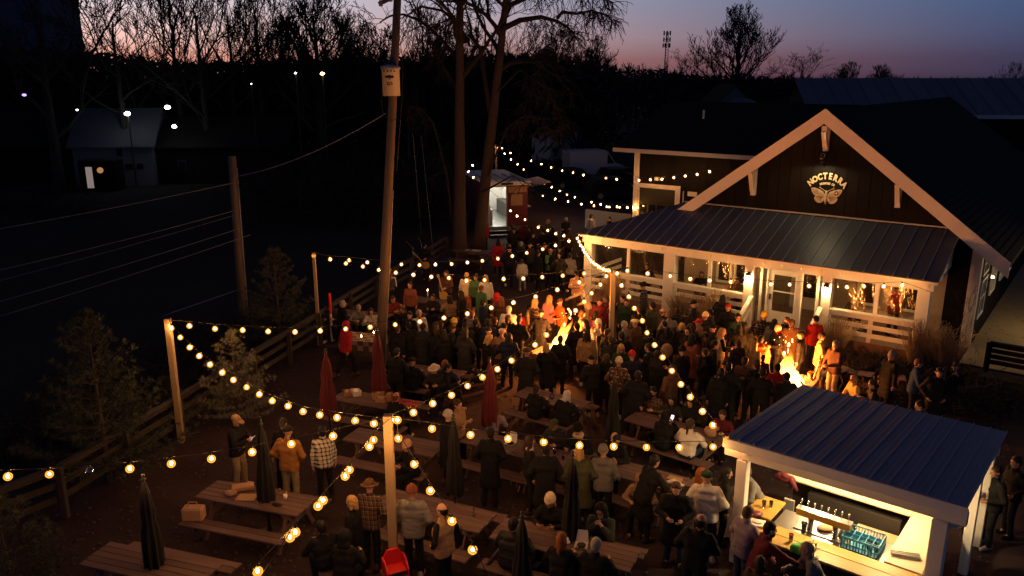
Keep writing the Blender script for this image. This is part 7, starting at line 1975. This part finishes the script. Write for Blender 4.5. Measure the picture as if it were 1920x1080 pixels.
# surveyed heads: px py | pose facing | style jacket trousers | head | size | label     (facing: 0 away from the viewer, 90 right, 180 towards, 270 left)
CROWD = '''
636 563|st 50|c bk bk|s:gr|1|grey haired person in a dark coat by the rail fence near the tall pole
644 604|wa 40|h rd bk|H:rd|1.02|person in a bright red hooded coat and black trousers walking left of the tall pole
673 566|si 150|j gy bk|s:gr|1|grey haired sitter behind the white rimmed fence side table
697 570|si 170|j lg jn|o:bn|.95|sitter in pale grey left of the tall utility pole shaft
742 566|si 180|j ch bk|B:dg|1|sitter in a dark green beanie just right of the tall pole
728 500|st 120|j dr bk|s:bn|1|dark reddish figure standing far back right behind the tall pole
762 557|si 120|j mr bk|s:bn|1|sitter in dark red, between the green beanie and the candles
787 560|si 200|j ch bk|s:bn|1|sitter with a lit pink face left of the tall table candle
783 522|st 200|j dr bk|s:dk|1|person in brownish red clothes standing behind the candle table
799 455|pl 190|j bk bk|C:bk|1|banjo player in a dark cap standing farthest back by the fence
824 512|pl 200|j br bk|s:bn|1|second banjo player at the back of the candle lit table
850 545|si 280|j tn bk|l:bn|.95|brown haired sitter at the right end of the candle lit table
866 545|st 300|c bk bk|l:bn|1|brown long haired figure in black beside the candle lit table
877 511|st 10|j cr og|s:bd|1|person in a cream top and orange trousers facing away under the twin trees
890 512|st 200|j gn bk|s:dk|1|person in a green top right of the orange trousers
910 516|st 0|j wh bk|o:bd|1|person in a white top in the row under the twin trees
903 536|st 40|c gn bk|s:gi|.95|red haired person in a long pale green coat under the lower bulb row
930 549|st 70|c rd bk|H:rd|.95|small person in a long red coat left of the ginger long hair
941 556|st 20|j br jn|l:gi|1|person with long glowing ginger hair before the green coat
907 412|st 150|j rd bk|s:dk|1|small figure in red at the left of the food truck door
932 448|st 10|c rd bk|l:dk|1|woman in a long red coat facing the food truck
958 421|st 300|c bk bk|s:dk|1.02|tall dark figure at the foot of the lit truck door
953 455|st 90|j ch bk|s:bn|.97|dark figure with a pink face below the food truck steps
977 453|st 10|j ch gy|s:gr|1|grey and black figure right below the food truck
995 424|st 330|j bk bk|s:dk|1|dark figure at the food truck serving shelf
983 416|st 350|j mr bk|o:bn|1|figure in dark red leaning under the truck window
980 486|st 0|j lg gy|s:bn|.8|child in pale grey standing in the far middle
1028 411|st 120|j ol bk|o:bd|1|fair haired woman far back right of the food truck
1060 407|cr 180|j ch bk|C:lg+beard:br|1.03|bearded man in a pale cap with folded arms far back
1065 430|st 30|j br bk|s:bn|1|brown clad figure below the bearded man far back
1108 402|st 60|h lg bk|s:bn|1|person in a pale hoodie by the low white wall at the annex
1145 406|st 240|j bk bk|s:dk|1|dark haired person behind the porch roof edge by the annex
1023 455|st 150|j bk bk|s:bn|1|dark figure with a brown head far back left of the green sweater
1037 467|dr 160|j gn bk|s:bd|1|person drinking in a green sweater left of the porch corner
1053 472|dr 210|j ch bk|s:dk|1.02|man in dark clothes drinking beside the green sweater
1068 474|st 20|j gy bk|s:dk|1|grey backed figure between the drinkers and the porch corner post
1081 470|st 350|c bk bk|s:dk|1|dark figure right at the porch corner post
1010 470|st 60|c bk bk|s:dk|1|dark figure standing far back left of the drinkers
1084 508|ho 160|j pe br|C:bk|1|person in a dark cap and peach shirt reaching left below the porch corner
1105 532|re 265|j cr kh|C:cr|1.03|man in a cream cap and tan shirt facing left before the porch railing
1123 556|st 200|j mr bk|s:bn|1|person with a reddish face behind the bright green child
1120 572|st 240|j lm bk|s:bn|.78|child in a glowing lime green jacket
1138 553|ho 230|j mr:floral bk|o:br|1|person in a flowered dark top just left of the crowd post
1164 553|dr 250|j ch bk|s:dk|1|dark haired person lifting a drink right of the crowd post
1115 582|st 30|j pk bk|l:dk|.95|dark long haired woman in a pink coat near the crowd fire
1210 531|st 290|h ch:plaid bk|B:bk|1.04|person in a black beanie and plaid wrap close to the porch railing
1225 567|st 320|j ol bk|s:dk|1.03|dark haired man in dark olive with a lit cheek before the porch
1242 577|st 80|j bk bk|d:br|1|bald man with a pink face beside the dark olive jacket
1256 584|po 10|j gy jn|s:br|1.02|man in a grey zip sweater seen from behind, brown cropped hair
1280 580|po 20|c bk bk|s:dk|1|black coated back right of the grey zip sweater
1300 564|ho 280|j bk bk|C:bk|1|man in a black cap facing left before the grass clump
1320 586|po 10|p bk bk|B:cr|1|person in a cream banded beanie seen from behind
1337 579|st 290|j ch bk|s:dk+beard:dk|1.02|dark bearded man in profile behind the cream banded beanie
1304 601|st 300|c tn kh|C:rd|1.03|old man in a red cap and tan coat lit orange by the fire
1272 605|ho 110|j bk bk|o:bd|.96|blond woman in black turned right behind the red cap
1254 614|st 20|j ch bk|l:dk|.95|dark haired woman with a pale bag, left of the blond woman in black
1176 602|st 120|j gy bk|s:gr|1|grey haired person right of the crowd post, halfway down
1193 598|st 320|c br bk|F:cr|1.05|man in a cream flat cap and long brown coat
1170 644|ho 180|j dg bk|l:bd+glasses:bk|.97|blond woman in glasses and dark green facing the viewer
1190 660|ho 350|j nv bk|B:rd|1|person in a bright red beanie seen from behind
1157 671|po 5|j br:floral bk|B:cr|1|person in a cream beanie and flowered jacket seen from behind
1100 618|st 10|j tn bk|l:dk|1.03|woman with big dark curls over a camel coat beside the fire
1113 598|st 20|h lg bk|B:wh|1|person in a white beanie and pale hood behind the dark curls
1087 580|ho 110|j tn kh|o:bn|1|woman in a tan jacket holding a drink right of the tall fire
1080 604|po 340|c bk bk|s:dk|1.03|dark silhouette against the right of the tall fire
1048 628|po 0|c bk bk|s:dk|1.02|dark silhouette right before the tall fire
1028 643|po 0|c bk bk|o:bd|1.02|blond haired figure in a long black coat before the fire
987 652|po 10|c ch br|C:br|1.03|dark jacket and brown cap seen from behind, left of the blond black coat
963 592|po 5|j bk bk|s:dk|1.05|broad dark haired man in black before the big white fleece
950 573|st 10|p wh bk|s:wt|1.05|large person in a billowing white fleece near the fire
933 594|st 10|j bk bk|s:ch|1|dark haired back left of the broad man in black
987 572|st 100|j yj bk|s:dk|.85|child with a fire lit yellow jacket left of the flames
978 584|st 150|j rd bk|s:dk|.75|small child in red left of the fire lit yellow jacket
1008 559|st 60|j br:stripe bk|l:bd|1.03|tall long haired blond in a striped jacket at the fire
1027 552|st 30|v pk bk|l:bd|1.03|long haired blond in a glowing pink vest at the fire
1052 559|ho 250|j og bk|C:br|1.02|man in a cap and orange lit jacket facing left behind the flames
1013 583|po 10|c bk bk|F:ch|1|woman in black with a dark cap close before the fire's left side
933 617|po 10|j tn br|F:lg|1|man in a pale flat cap and tan jacket, beside the blond in black
916 624|ho 70|j bk bk|l:bd|.95|blond woman leaning to the man in the pale flat cap
845 597|po 5|j bk bk|B:yl|1.02|person in a bright yellow beanie and black jacket seen from behind
827 602|st 60|j br bk|l:bn|.95|brown haired person left of the bright yellow beanie
882 580|st 60|j gy:stripe bk|o:br|1|person in a striped shawl below the level bulb row
912 597|st 0|p nv bk|s:dk|1.02|broad navy back left of the black jackets
893 598|st 20|j bk bk|s:dk|1|black clad back between the striped shawl and the navy back
868 604|st 340|c bk bk|s:dk|1.03|dark coat right of the yellow beanie
812 606|st 30|c bk bk|s:bn|1|dark coat two places left of the yellow beanie
775 604|st 330|c bk bk|s:dk|1.02|dark coat right of the utility pole at the level bulb row
793 618|st 10|c ch bk|s:dk|1|charcoal coat seen from behind, left of the brown haired person
755 612|st 30|c bk bk|s:bn|1|dark coat close right of the utility pole
783 580|st 160|j lg bk|s:gr|.98|pale grey figure with a grey head behind the dark coats
767 584|st 190|j bk bk|s:dk|1|dark figure behind the coats right of the tan canvas bag
783 664|si 80|j bk bk|C:bk|1|sitter in a dark cap eating at the table right of the tall pole
760 678|si 60|p bk bk|s:dk|1|dark seated back at the left end of the same dark table
842 668|si 200|j ch bk|W:cr|1|sitter in a cream hat right of the food carton
848 679|si 330|p nv bk|s:gi|1.02|seated navy back with a pinkish brown head
789 725|si 20|j bk bk|d:br|1|bald pink headed sitter in black seen from behind
822 690|si 90|j bk bk|s:dk|1|dark sitter between the cream hat and the cap at the dark table
987 732|si 60|j bk bk|n:bn|1|woman with a bun sitting in black, left of the couple at the short table
1019 733|si 20|j bk bk|o:wt|1|white haired sitter in black, right of the couple at the short table
1165 726|si 190|j br:plaid bk|s:dk+beard:dk+glasses:bk|1.02|bearded sitter in glasses and plaid facing the viewer
1199 743|si 260|j ch bk|l:dk|.97|dark haired woman sitting with folded hands, facing left
1237 780|sp 60|h bk bk|H:bk|1.03|dark hooded sitter holding up a lit phone
1283 757|si 185|h bk bk|l:dk|1|dark hooded woman sitting facing the viewer near the bar roof corner
1266 758|si 170|j mr bk|s:bn|.95|reddish sitter half hidden left of the hooded woman
1285 794|si 10|j wh jn|p:bn|1.02|woman in a white sweater with a long ponytail seen from behind
1071 766|si 190|j ch bk|C:ol|1|sitter in a dark cap facing the viewer, left of the black beanie
1107 776|si 195|h bk bk|B:bk+scarf:cr|1.02|sitter in a black beanie with a cream striped scarf
900 772|si 20|j lv bk|p:dk|.97|dark haired sitter in a pale pink coat seen from behind
917 803|po 10|c bk bk|s:dk|1.04|tall black coated back between two bulbs in the centre
847 766|st 60|c bk bk|B:lg|1.02|person in a pale grey beanie and black coat in the centre
838 750|cr 120|j tn bk|s:bn|1|tan clad figure behind the pale grey beanie
800 803|si 240|j bk bk|B:pe+l:bn|.97|long haired woman in a peach beanie looking down left
995 817|st 80|j bk bk|l:bn+scarf:wh|1|brown haired woman with a white scarf looking right in the centre
1022 832|po 5|c bk bk|s:dk|1.04|tall dark back with a bulb before the head, right of the white scarf
1093 842|po 10|c ol bk|o:bd|1|blond bob seen from behind over a dark green coat
1136 836|po 10|h gy bk|B:gy|1.03|person in a grey beanie and grey hooded parka seen from behind
1167 817|si 250|j bk bk|d:gr|1.02|bald man in black facing left behind the grey parka
1060 798|si 180|j bk bk|s:dk|1|dark sitter behind the glasses on the centre table
1042 920|si 190|j bk bk|B:cr+o:bd|1|sitter in a glowing cream beanie at the table with the foam boxes
1133 941|sc 230|h sg bk|H:bk+glasses:bk|1.02|hooded sitter in glasses with hands at the mouth
1057 999|si 15|f bk bk|l:gi|1|red haired sitter with a pale fur collar seen from behind
1123 1002|si 340|j bk bk|s:gr|1.04|cropped grey haired man in black seen from behind at the bottom
992 1015|si 20|p bk bk|s:dk|1.03|black seated back left of the red haired sitter
830 946|po 300|v tn bk|d:dk|1.03|balding man in a tan vest with black sleeves at the bottom
792 896|po 5|p gy bk|B:dr|1.05|person in a red brown beanie and grey puffer jacket, from behind
690 906|po 10|j br:plaid bk|W:br|1.02|person in a big brown hat and dark plaid shirt left of the front post
632 940|st 280|c bk bk|o:bd|.98|blond bob in black looking left by the pair of strings
640 1006|si 20|h bk bk|H:bk|1.02|dark hooded figure seated at the bottom below the blond bob
612 985|si 330|j bk bk|s:dk|.98|dark figure seated low left of the dark hooded one
440 777|ph 110|j bk kh|C:tn|1.02|man in a tan cap looking at a lit phone
533 802|po 5|j ms kh|C:bk|1.06|man in a mustard brown jacket and khaki trousers seen from behind
524 786|st 180|j bk bk|C:ch|1|person in a dark cap facing the viewer behind the mustard jacket
604 800|st 340|j wh:plaid bk|s:dk|1.0|person in a white plaid shirt right of the mustard jacket
1213 858|le 60|c bk bk|s:dk|1.04|tall person in black bending right over a tray of food
1231 857|si 200|j tn:floral bk|H:tn|.95|sitter in a flowered headscarf behind the bending black coat
1193 846|si 250|j bl bk|s:dk|1|dark blue sitter left of the flowered headscarf
1271 903|ho 200|c bk jn|s:bn|1.0|pink faced person in a black coat eating beside the white hoodie
1262 868|si 180|j br bk|s:bn|.9|brown sitter hidden behind the food box near the bar
1357 888|po 15|h wh ch|C:dg|1.06|man in a white hoodie and dark green cap at the bar post
1336 892|st 60|j tn bk|l:gi|.97|auburn haired woman in tan left of the white hoodie
1375 878|st 100|j bk bk|l:dk|.97|black haired woman smiling, left of the bar post
1433 873|le 265|j gy bk|s:br|1.0|smiling man in a grey sweater leaning on the short bar plank
1398 951|ho 60|j lv jn|s:br|1.0|brown haired man in a lavender shirt eating at the bar corner
1421 984|re 95|j mr bk|s:dk+beard:dk|1.03|dark bearded man in maroon reaching along the bar
1302 964|ho 30|j bk bk|d:dk|1.06|balding man in black holding a glass, seen from behind
1426 1042|st 30|j br bk|o:bn|.97|brown haired head at the bottom below the maroon shirt
1548 1024|le 280|j gy bk|d:gr|1|bald man in grey leaning on the bar with a bright green bundle
1669 659|st 250|c bk bk|B:gy|1.02|person in a grey beanie at the right fire
1672 674|si 240|j bk bk|s:bn+scarf:og|.97|sitter with a glowing orange scarf at the right fire
1718 671|ho 110|j bl bk|s:br|1.02|man in a grey blue shirt holding a cup right of the fire
1760 690|po 200|c bk bk|s:dk|1.03|black clad figure at the right before the planting bed
1787 677|sc 200|j bk bk|s:bn|.97|sitter with a reddish face at the far right planting bed
1607 703|sh 260|j yj bk|o:bd|.9|fire lit child with glowing blond hair behind the bar roof
1646 712|si 280|j bk bk|s:bn|1|dark sitter with a lit hand left of the orange scarf
1737 752|si 280|j ch bk|s:dk|1|dark sitter at the right edge of the bar roof top
1870 868|ho 265|j bk bk|s:bn|1.03|pink faced man holding cups at the right end of the bar
1913 857|po 265|j bk bk|s:bn|1|dark figure cut by the right edge beside the bar
1367 571|po 10|j ch bk|C:rd|1.02|person in a red cap and charcoal jacket by the stair rail
1356 553|wa 30|p bk bk|l:dk|1.02|dark haired person in a black puffer close to the porch steps
1384 587|ho 180|j dg bk|s:dk+glasses:bk|1.02|man in glasses and dark green facing the viewer by the stair rail
1432 586|po 200|j bk:plaid bk|B:yl|1.02|person in a yellow beanie and dark plaid at the porch steps
1452 598|st 20|j gy bk|l:dk|.97|dark haired woman in grey before the porch door
1459 608|ho 260|p bk bk|d:wt+scarf:rd|1.02|bright lit bald man with a red scarf and black puffer
1477 593|st 250|j ch bk|s:bn|1|brown haired person before the porch door, left one of two
1487 599|po 10|c br bk|s:bn|1.03|large dark brown coat seen from behind before the porch door
1529 591|st 200|j rd bk|C:dk|1.03|person in a red jacket before the right porch sconce post
1525 627|ho 110|j yj kh|s:bn|1.04|man in a fire lit yellow jacket and khaki trousers
1569 639|pl 250|j br kh|s:gr|1.02|saxophone player with a fire lit face right of the yellow jacket
1432 628|st 5|h og bk|s:dk|1|person in a bright orange hoodie seen from behind at the right fire
1411 640|st 60|j tn bk|l:bd|.96|blond long haired person left of the bright orange hoodie
1425 663|st 30|j bk bk|s:dk|.80|dark haired child before the bright orange hoodie
1429 688|po 20|j bk bk|s:dk|1.03|dark back right in front of the fire behind the bar roof corner
1372 680|po 20|j ch ch|s:dk|1.05|broad man in charcoal seen from behind left of the bar roof
1463 685|si 20|j rd bk|s:dk|1|seated red jacket right at the fire behind the bar roof
1477 702|si 10|j ch bk|s:dk|1.02|seated dark back under the right fire at the bar roof edge
1352 613|ho 100|v cr tn|l:bd|1|blond long haired woman in a cream vest and tan trousers
1335 640|st 100|c bk bk|s:dk|1.03|tall black clad figure with white striped trousers left of the blond vest
1297 627|st 60|c dr bk|l:dk|1|dark long haired woman in a red lit coat
1248 688|ar 320|c br bk|s:dk|1.05|large dark brown coat with a raised hand under the swag of bulbs
1233 657|st 60|c bk bk|s:dk|1|dark figure between the bulbs left of the red lit coat
1210 700|po 20|c bk bk|s:dk|1.03|tall dark coat right of the red beanie
1218 620|st 20|j bk bk|s:dk|1|dark back among the crowd below the cream flat cap
1147 630|st 340|j ch bk|s:bn|1|dark figure behind the crowd post foot
1135 615|st 60|j bk bk|s:bn|1|dark figure left of the crowd post, halfway down
1400 605|st 20|j bk bk|s:dk|1|dark back between the glasses man and the yellow beanie
1505 622|st 300|j bk bk|s:dk|1|dark figure between the brown coat and the yellow jacket
1345 690|st 20|c bk bk|s:dk|1.02|dark coat left of the broad man in charcoal
1395 668|st 40|j br bk|s:bn|1|brown clad figure behind the broad man in charcoal
1175 560|st 200|j dg bk|s:bn|1|dark green figure right of the raised drink near the crowd post
1195 575|st 340|j bk bk|s:dk|1|dark back left of the dark olive jacket
'''
for ln in CROWD.strip().splitlines():
    a, pf, clo, head, size, lab = ln.split('|')
    px, py = map(float, a.split()); pose, face = pf.split(); st, jc, tc = clo.split()
    s = float(size); rr_ = random.Random(int(px+py*3))
    make_person(px, py, pose, float(face) + rr_.uniform(-6,6), st, jc, tc, head, lab, s, rr_.uniform(.94,1.08))
# the few behind the porch curtains
for (u, d_, pose, face, jc, hd, lab) in ((2.35,1.25,'si',200,'bk','s:dk','sitter in black behind the left porch curtain'),(3.4,1.6,'si',250,'ch','s:bn','sitter behind the porch curtain left of the middle post'),(4.7,1.3,'si',200,'bk','o:bn','sitter behind the porch curtain right of the middle post'),
        (6.2,1.2,'si',210,'br','l:dk','woman sitting on the porch beside the left sconce'),(10.4,1.3,'si',200,'br','s:bn','sitter behind the right porch curtain, left one'),(11.6,1.6,'st',180,'rd','s:bn','standing figure in dim red behind the right porch curtain')):
    make_person(u*50, d_*90, pose, face, 'j', jc, 'bk', hd, lab, 1.0, 1.0, pos=HW(u, d_, .421))
# the packed dark part of the crowd, where one onlooker cannot be told from the next
fr = random.Random(77); FILL = []
for (x0, x1, y0, y1, n, g) in ((1105,1345,570,680,13,'dark clad onlooker packed between the crowd post and the porch rail'),(745,965,562,640,11,'dark clad onlooker packed behind the tables below the twin trees'),
                            (950,1078,425,488,9,'dark clad onlooker packed between the food truck and the porch corner'),(1350,1420,600,680,4,'dark clad onlooker packed around the fire behind the bar')):
    for _ in range(n):
        make_person(fr.uniform(x0,x1), fr.uniform(y0,y1), fr.choice(('st','po','ho','cr','dr')), fr.choice((fr.uniform(-40,40), fr.uniform(0,360))), fr.choice('jcph'), fr.choice(('bk','ch','bk','nv')), 'bk', fr.choice(('s:dk','s:bn','l:dk','B:bk','C:bk','o:bn')), g, fr.uniform(.94,1.04), fr.uniform(.93,1.08))
        PEOPLE[-1][0]['group'] = g.split(' packed')[0] + 's' + g.split('packed')[1]; FILL.append(PEOPLE[-1][0])
# seats: settle sitters on the nearest bench, keep standers apart and off the furniture
def settle():
    seats = {}
    for q in PEOPLE:
        t, sit, fixed, face = q
        if not sit or fixed: continue
        p = Vector(t.location); best = None
        for i, (c, d, n, L) in enumerate(BENCHES):
            a = (p-c).dot(d); e = (p-c).dot(n); aa = max(-L+.25, min(L-.25, a))
            dist = math.hypot(e, a-aa)
            if best is None or dist < best[0]: best = (dist, i, aa)
        if best and best[0] < 1.0:
            dist, i, a = best; c, d, n, L = BENCHES[i]
            used = seats.setdefault(i, [])
            for k in range(30):
                if all(abs(a-u) > .52 for u in used): break
                s_ = .54*(1+k//2)*(1 if k % 2 else -1); aa = max(-L+.25, min(L-.25, best[2]+s_)); a = aa
            used.append(a); t.location = c + d*a
            fw = math.degrees(math.atan2(n.x, n.y))
            df = (fw - face + 180) % 360 - 180
            nf = face + df if abs(df) < 65 else face + df + (65 if df < 0 else -65) if abs(df) < 115 else face
            t.rotation_euler.z = -R(nf); q.append('seated')
    st = [q for q in PEOPLE if not q[2]]
    for it in range(24):
        for q in st:
            if q[1] : continue
            p = Vector(q[0].location); mv = Vector((0,0,0))
            for o in PEOPLE:
                if o[0] is q[0]: continue
                e = p - Vector(o[0].location); e.z = 0; L = e.length; m = .43 if not o[1] else .50
                if L < m: mv += (e/L if L > 1e-4 else Vector((.7,.7,0))) * (m-L)*.5
            for (c, d, n, L) in TABLES:
                a = (p-c).dot(d); e = (p-c).dot(n)
                if abs(a) < L+.16 and abs(e) < 1.08:
                    pa = L+.16-abs(a); pe = 1.08-abs(e)
                    if pa < pe: mv += d*math.copysign(min(pa,.12), a)
                    else: mv += n*math.copysign(min(pe,.12), e)
            lb = p - BP; x = lb.x*_bc + lb.y*_bs; y = -lb.x*_bs + lb.y*_bc
            if .45 < x < 3.6 and -.72 < y < 1.0: mv += (BW(0,-1) - BW(0,0))*min(.12, y+.72)
            if -.15 < x < .45 and -.1 < y < 1.0: mv += (BW(-1,0) - BW(0,0))*.08
            for fp in (G(1042,692), G(1484,742)):
                e = p - fp; e.z = 0
                if e.length < .88: mv += e.normalized()*(.88-e.length)
            q[0].location = p + mv
settle()
for q in PEOPLE:                              # nobody stands like a post
    if not q[2]: q[0].rotation_euler.x = R(rnd.gauss(0,1.6)); q[0].rotation_euler.y = R(rnd.gauss(0,1.8))
# name each packed onlooker after the nearest person one can pick out
KINDW = {'beanie':'in a dark beanie', 'cap':'in a dark cap'}
seen = set()
for t in FILL:
    p = Vector(t.location); best = []
    for q in PEOPLE:
        o = q[0]
        if o in FILL or q[2]: continue
        best.append(((Vector(o.location)-p).length, o))
    best.sort(key=lambda a: a[0])
    hat = [KINDW[c.name.split('.')[0]] for c in t.children if c.name.split('.')[0] in KINDW]
    lh = 'long haired ' if any(c.data.name.startswith('hair') and c.data is _cache.get(('head','l')) for c in t.children) else ''
    for dd, o in best[:6]:
        e = p - Vector(o.location)
        rel = ('right of' if e.x > 0 else 'left of') if abs(e.x) > abs(e.y)*.6 else ('behind' if e.y > 0 else 'in front of')
        w = o['label']
        for cut in (' seen ', ' behind ', ' before ', ' left of ', ' right of ', ' facing ', ' close ', ' at the ', ' by the ', ' near ', ' far ', ' below ', ' under ', ' beside ', ' halfway ', ','):
            k = w.find(cut)
            if k > 14: w = w[:k]
        w = ' '.join(w.split()[:9])
        lab = 'dark %sonlooker %s%s the %s' % (lh, (hat[0] + ' ') if hat else '', rel, w)
        if lab not in seen and len(lab.split()) <= 16: break
    seen.add(lab); t['label'] = lab
# people who sit away from any bench get a log stool
for q in PEOPLE:
    t, sit, fixed = q[:3]
    if sit and len(q) < 5:
        s = thing('log_stool', 'log stool under the ' + ' '.join(t['label'].split()[:9]), 'stool', t.location, 0)
        b = MB(); b.lathe([(.20,.0),(.19,.2),(.20,.448)], 14); b.build('log', M['old_wood'], s, True)
def at_hand(label_start, side, dy=.05, dz=0.0):
    for q in PEOPLE:
        t = q[0]
        if t['label'].startswith(label_start):
            pose = [k for k in POSES if t.children[0].data is _cache.get(('body', k))][0]
            S, e, w = SK[pose]['arm', side]; d = (w-e).normalized()
            m = Matrix.Translation(t.location) @ t.rotation_euler.to_matrix().to_4x4() @ Matrix.Diagonal((*t.scale,1))
            return m @ (w + d*.09 + Vector((0,dy,dz))), t.rotation_euler.z
def phone(who, side, lab):
    p, rz = at_hand(who, side); t = thing('phone', lab, 'phone', p, rz)
    b = MB(); b.cbox(-.04,.04,-.006,.006,-.07,.09,.003); o = b.build('phone_case', M['rubber'], t); b = MB(); b.box(-.035,.035,-.0085,-.0065,-.064,.084); o2 = b.build('phone_screen', M['phone_screen'], t)
    for o_ in (o, o2): o_.rotation_euler = (R(-38),0,0)
phone('man in a tan cap', 1, 'lit phone in the hand of the man in the tan cap'); phone('dark hooded sitter holding', 1, 'lit phone held up by the dark hooded sitter')
for who, side, liq, lab in (('balding man in black holding',1,'stout','glass in the hand of the balding man in black'),('woman in a tan jacket',1,'beer','glass in the hand of the tan jacketed woman by the fire'),('person drinking in a green',1,'beer','glass at the lips of the green sweater'),
                            ('man in a grey blue shirt',1,'beer','glass in the hand of the grey blue shirt'),('man in a fire lit yellow',-1,'beer','glass in the hand of the fire lit yellow jacket'),('blond woman in glasses',1,'beer','glass in the hand of the blond in glasses'),
                            ('dark haired person lifting',1,'beer','glass raised right of the crowd post'),('blond long haired woman in a cream',1,'beer','glass held by the blond in the cream vest'),('man in glasses and dark green',1,'stout','glass held by the man in glasses by the stair rail')):
    p, rz = at_hand(who, side); glass(0,0,0,liq,lab,1.0,p - Vector((0,0,.07)))
p, rz = at_hand('banjo player', -1); banjo(p + Vector((.05,-.05,-.25)), (R(8), R(48), rz), 'banjo of the player standing by the fence')
p, rz = at_hand('second banjo', -1); banjo(p + Vector((0,-.05,-.25)), (R(8), R(20), rz), 'upright held banjo at the candle lit table')
p, rz = at_hand('saxophone player', 1)
sxp = thing('saxophone', 'gleaming brass saxophone held by the player at the right fire', 'saxophone', p, rz)
b = MB(); b.tube([(-.10,-.12,.55),(-.06,-.02,.58),(-.02,.04,.48),(.02,.10,.0),(.03,.14,-.20),(.03,.20,-.26),(.03,.27,-.20),(.03,.30,-.02)], [.008,.012,.016,.032,.042,.046,.056,.105], 12, caps=False); b.build('horn', M['brass'], sxp, True)
b = MB()
for k in range(6): b.tube([(.02+.03,.07+.01*k,.34-.08*k),(.02+.06,.09+.01*k,.33-.08*k)], .018, 8)
b.build('key', M['brass'], sxp)
p, rz = at_hand('bald man in grey leaning', 1)
b = MB(); b.ball((0,0,0),(.13,.10,.09),10,7); b.ball((.08,.02,.03),(.08,.08,.07),8,6); o = tag(b.build('green_bundle', surf('bright_green_cloth',(.10,.55,.06),.7,.2,9,bump=.3), None, True), 'bright green bundle on the bar by the bald man', 'bundle'); o.location = BW(1.62,-.42,1.14)
p, rz = at_hand('tall person in black bending', 1); b = MB(); b.cbox(-.16,.16,-.11,.11,0,.03,.005); b.ball((0,0,.03),(.11,.08,.035),8,5); o = tag(b.build('food_tray', M['white_plastic']), 'white tray of food held by the bending black coat', 'food tray'); o.location = p + Vector((0,0,-.02)); o.rotation_euler.z = rz
p, rz = at_hand('pink faced man holding', 1)
t = thing('cup_carrier', 'carrier of clear cups held at the right end of the bar', 'cup carrier', p, rz)
b = MB(); b.cbox(-.15,.15,-.10,.10,-.02,.01,.004); b.build('tray', M['rubber'], t)
for i in range(3):
    for j in range(2): b = MB(); b.lathe([(.028,.011),(.038,.11),(.035,.11),(.025,.02)],10,(-.09+.09*i,-.045+.09*j,0)); b.build('cup', M['white_plastic'], t, True)
b = MB(); b.ball((0,0,.22),(.19,.13,.24),10,8); o = tag(b.build('bag', M['paper'], None, True), 'pale bag on the back of the dark haired woman in the crowd', 'bag'); o.location = G(1250,662,.9) ; o.location.z = .75
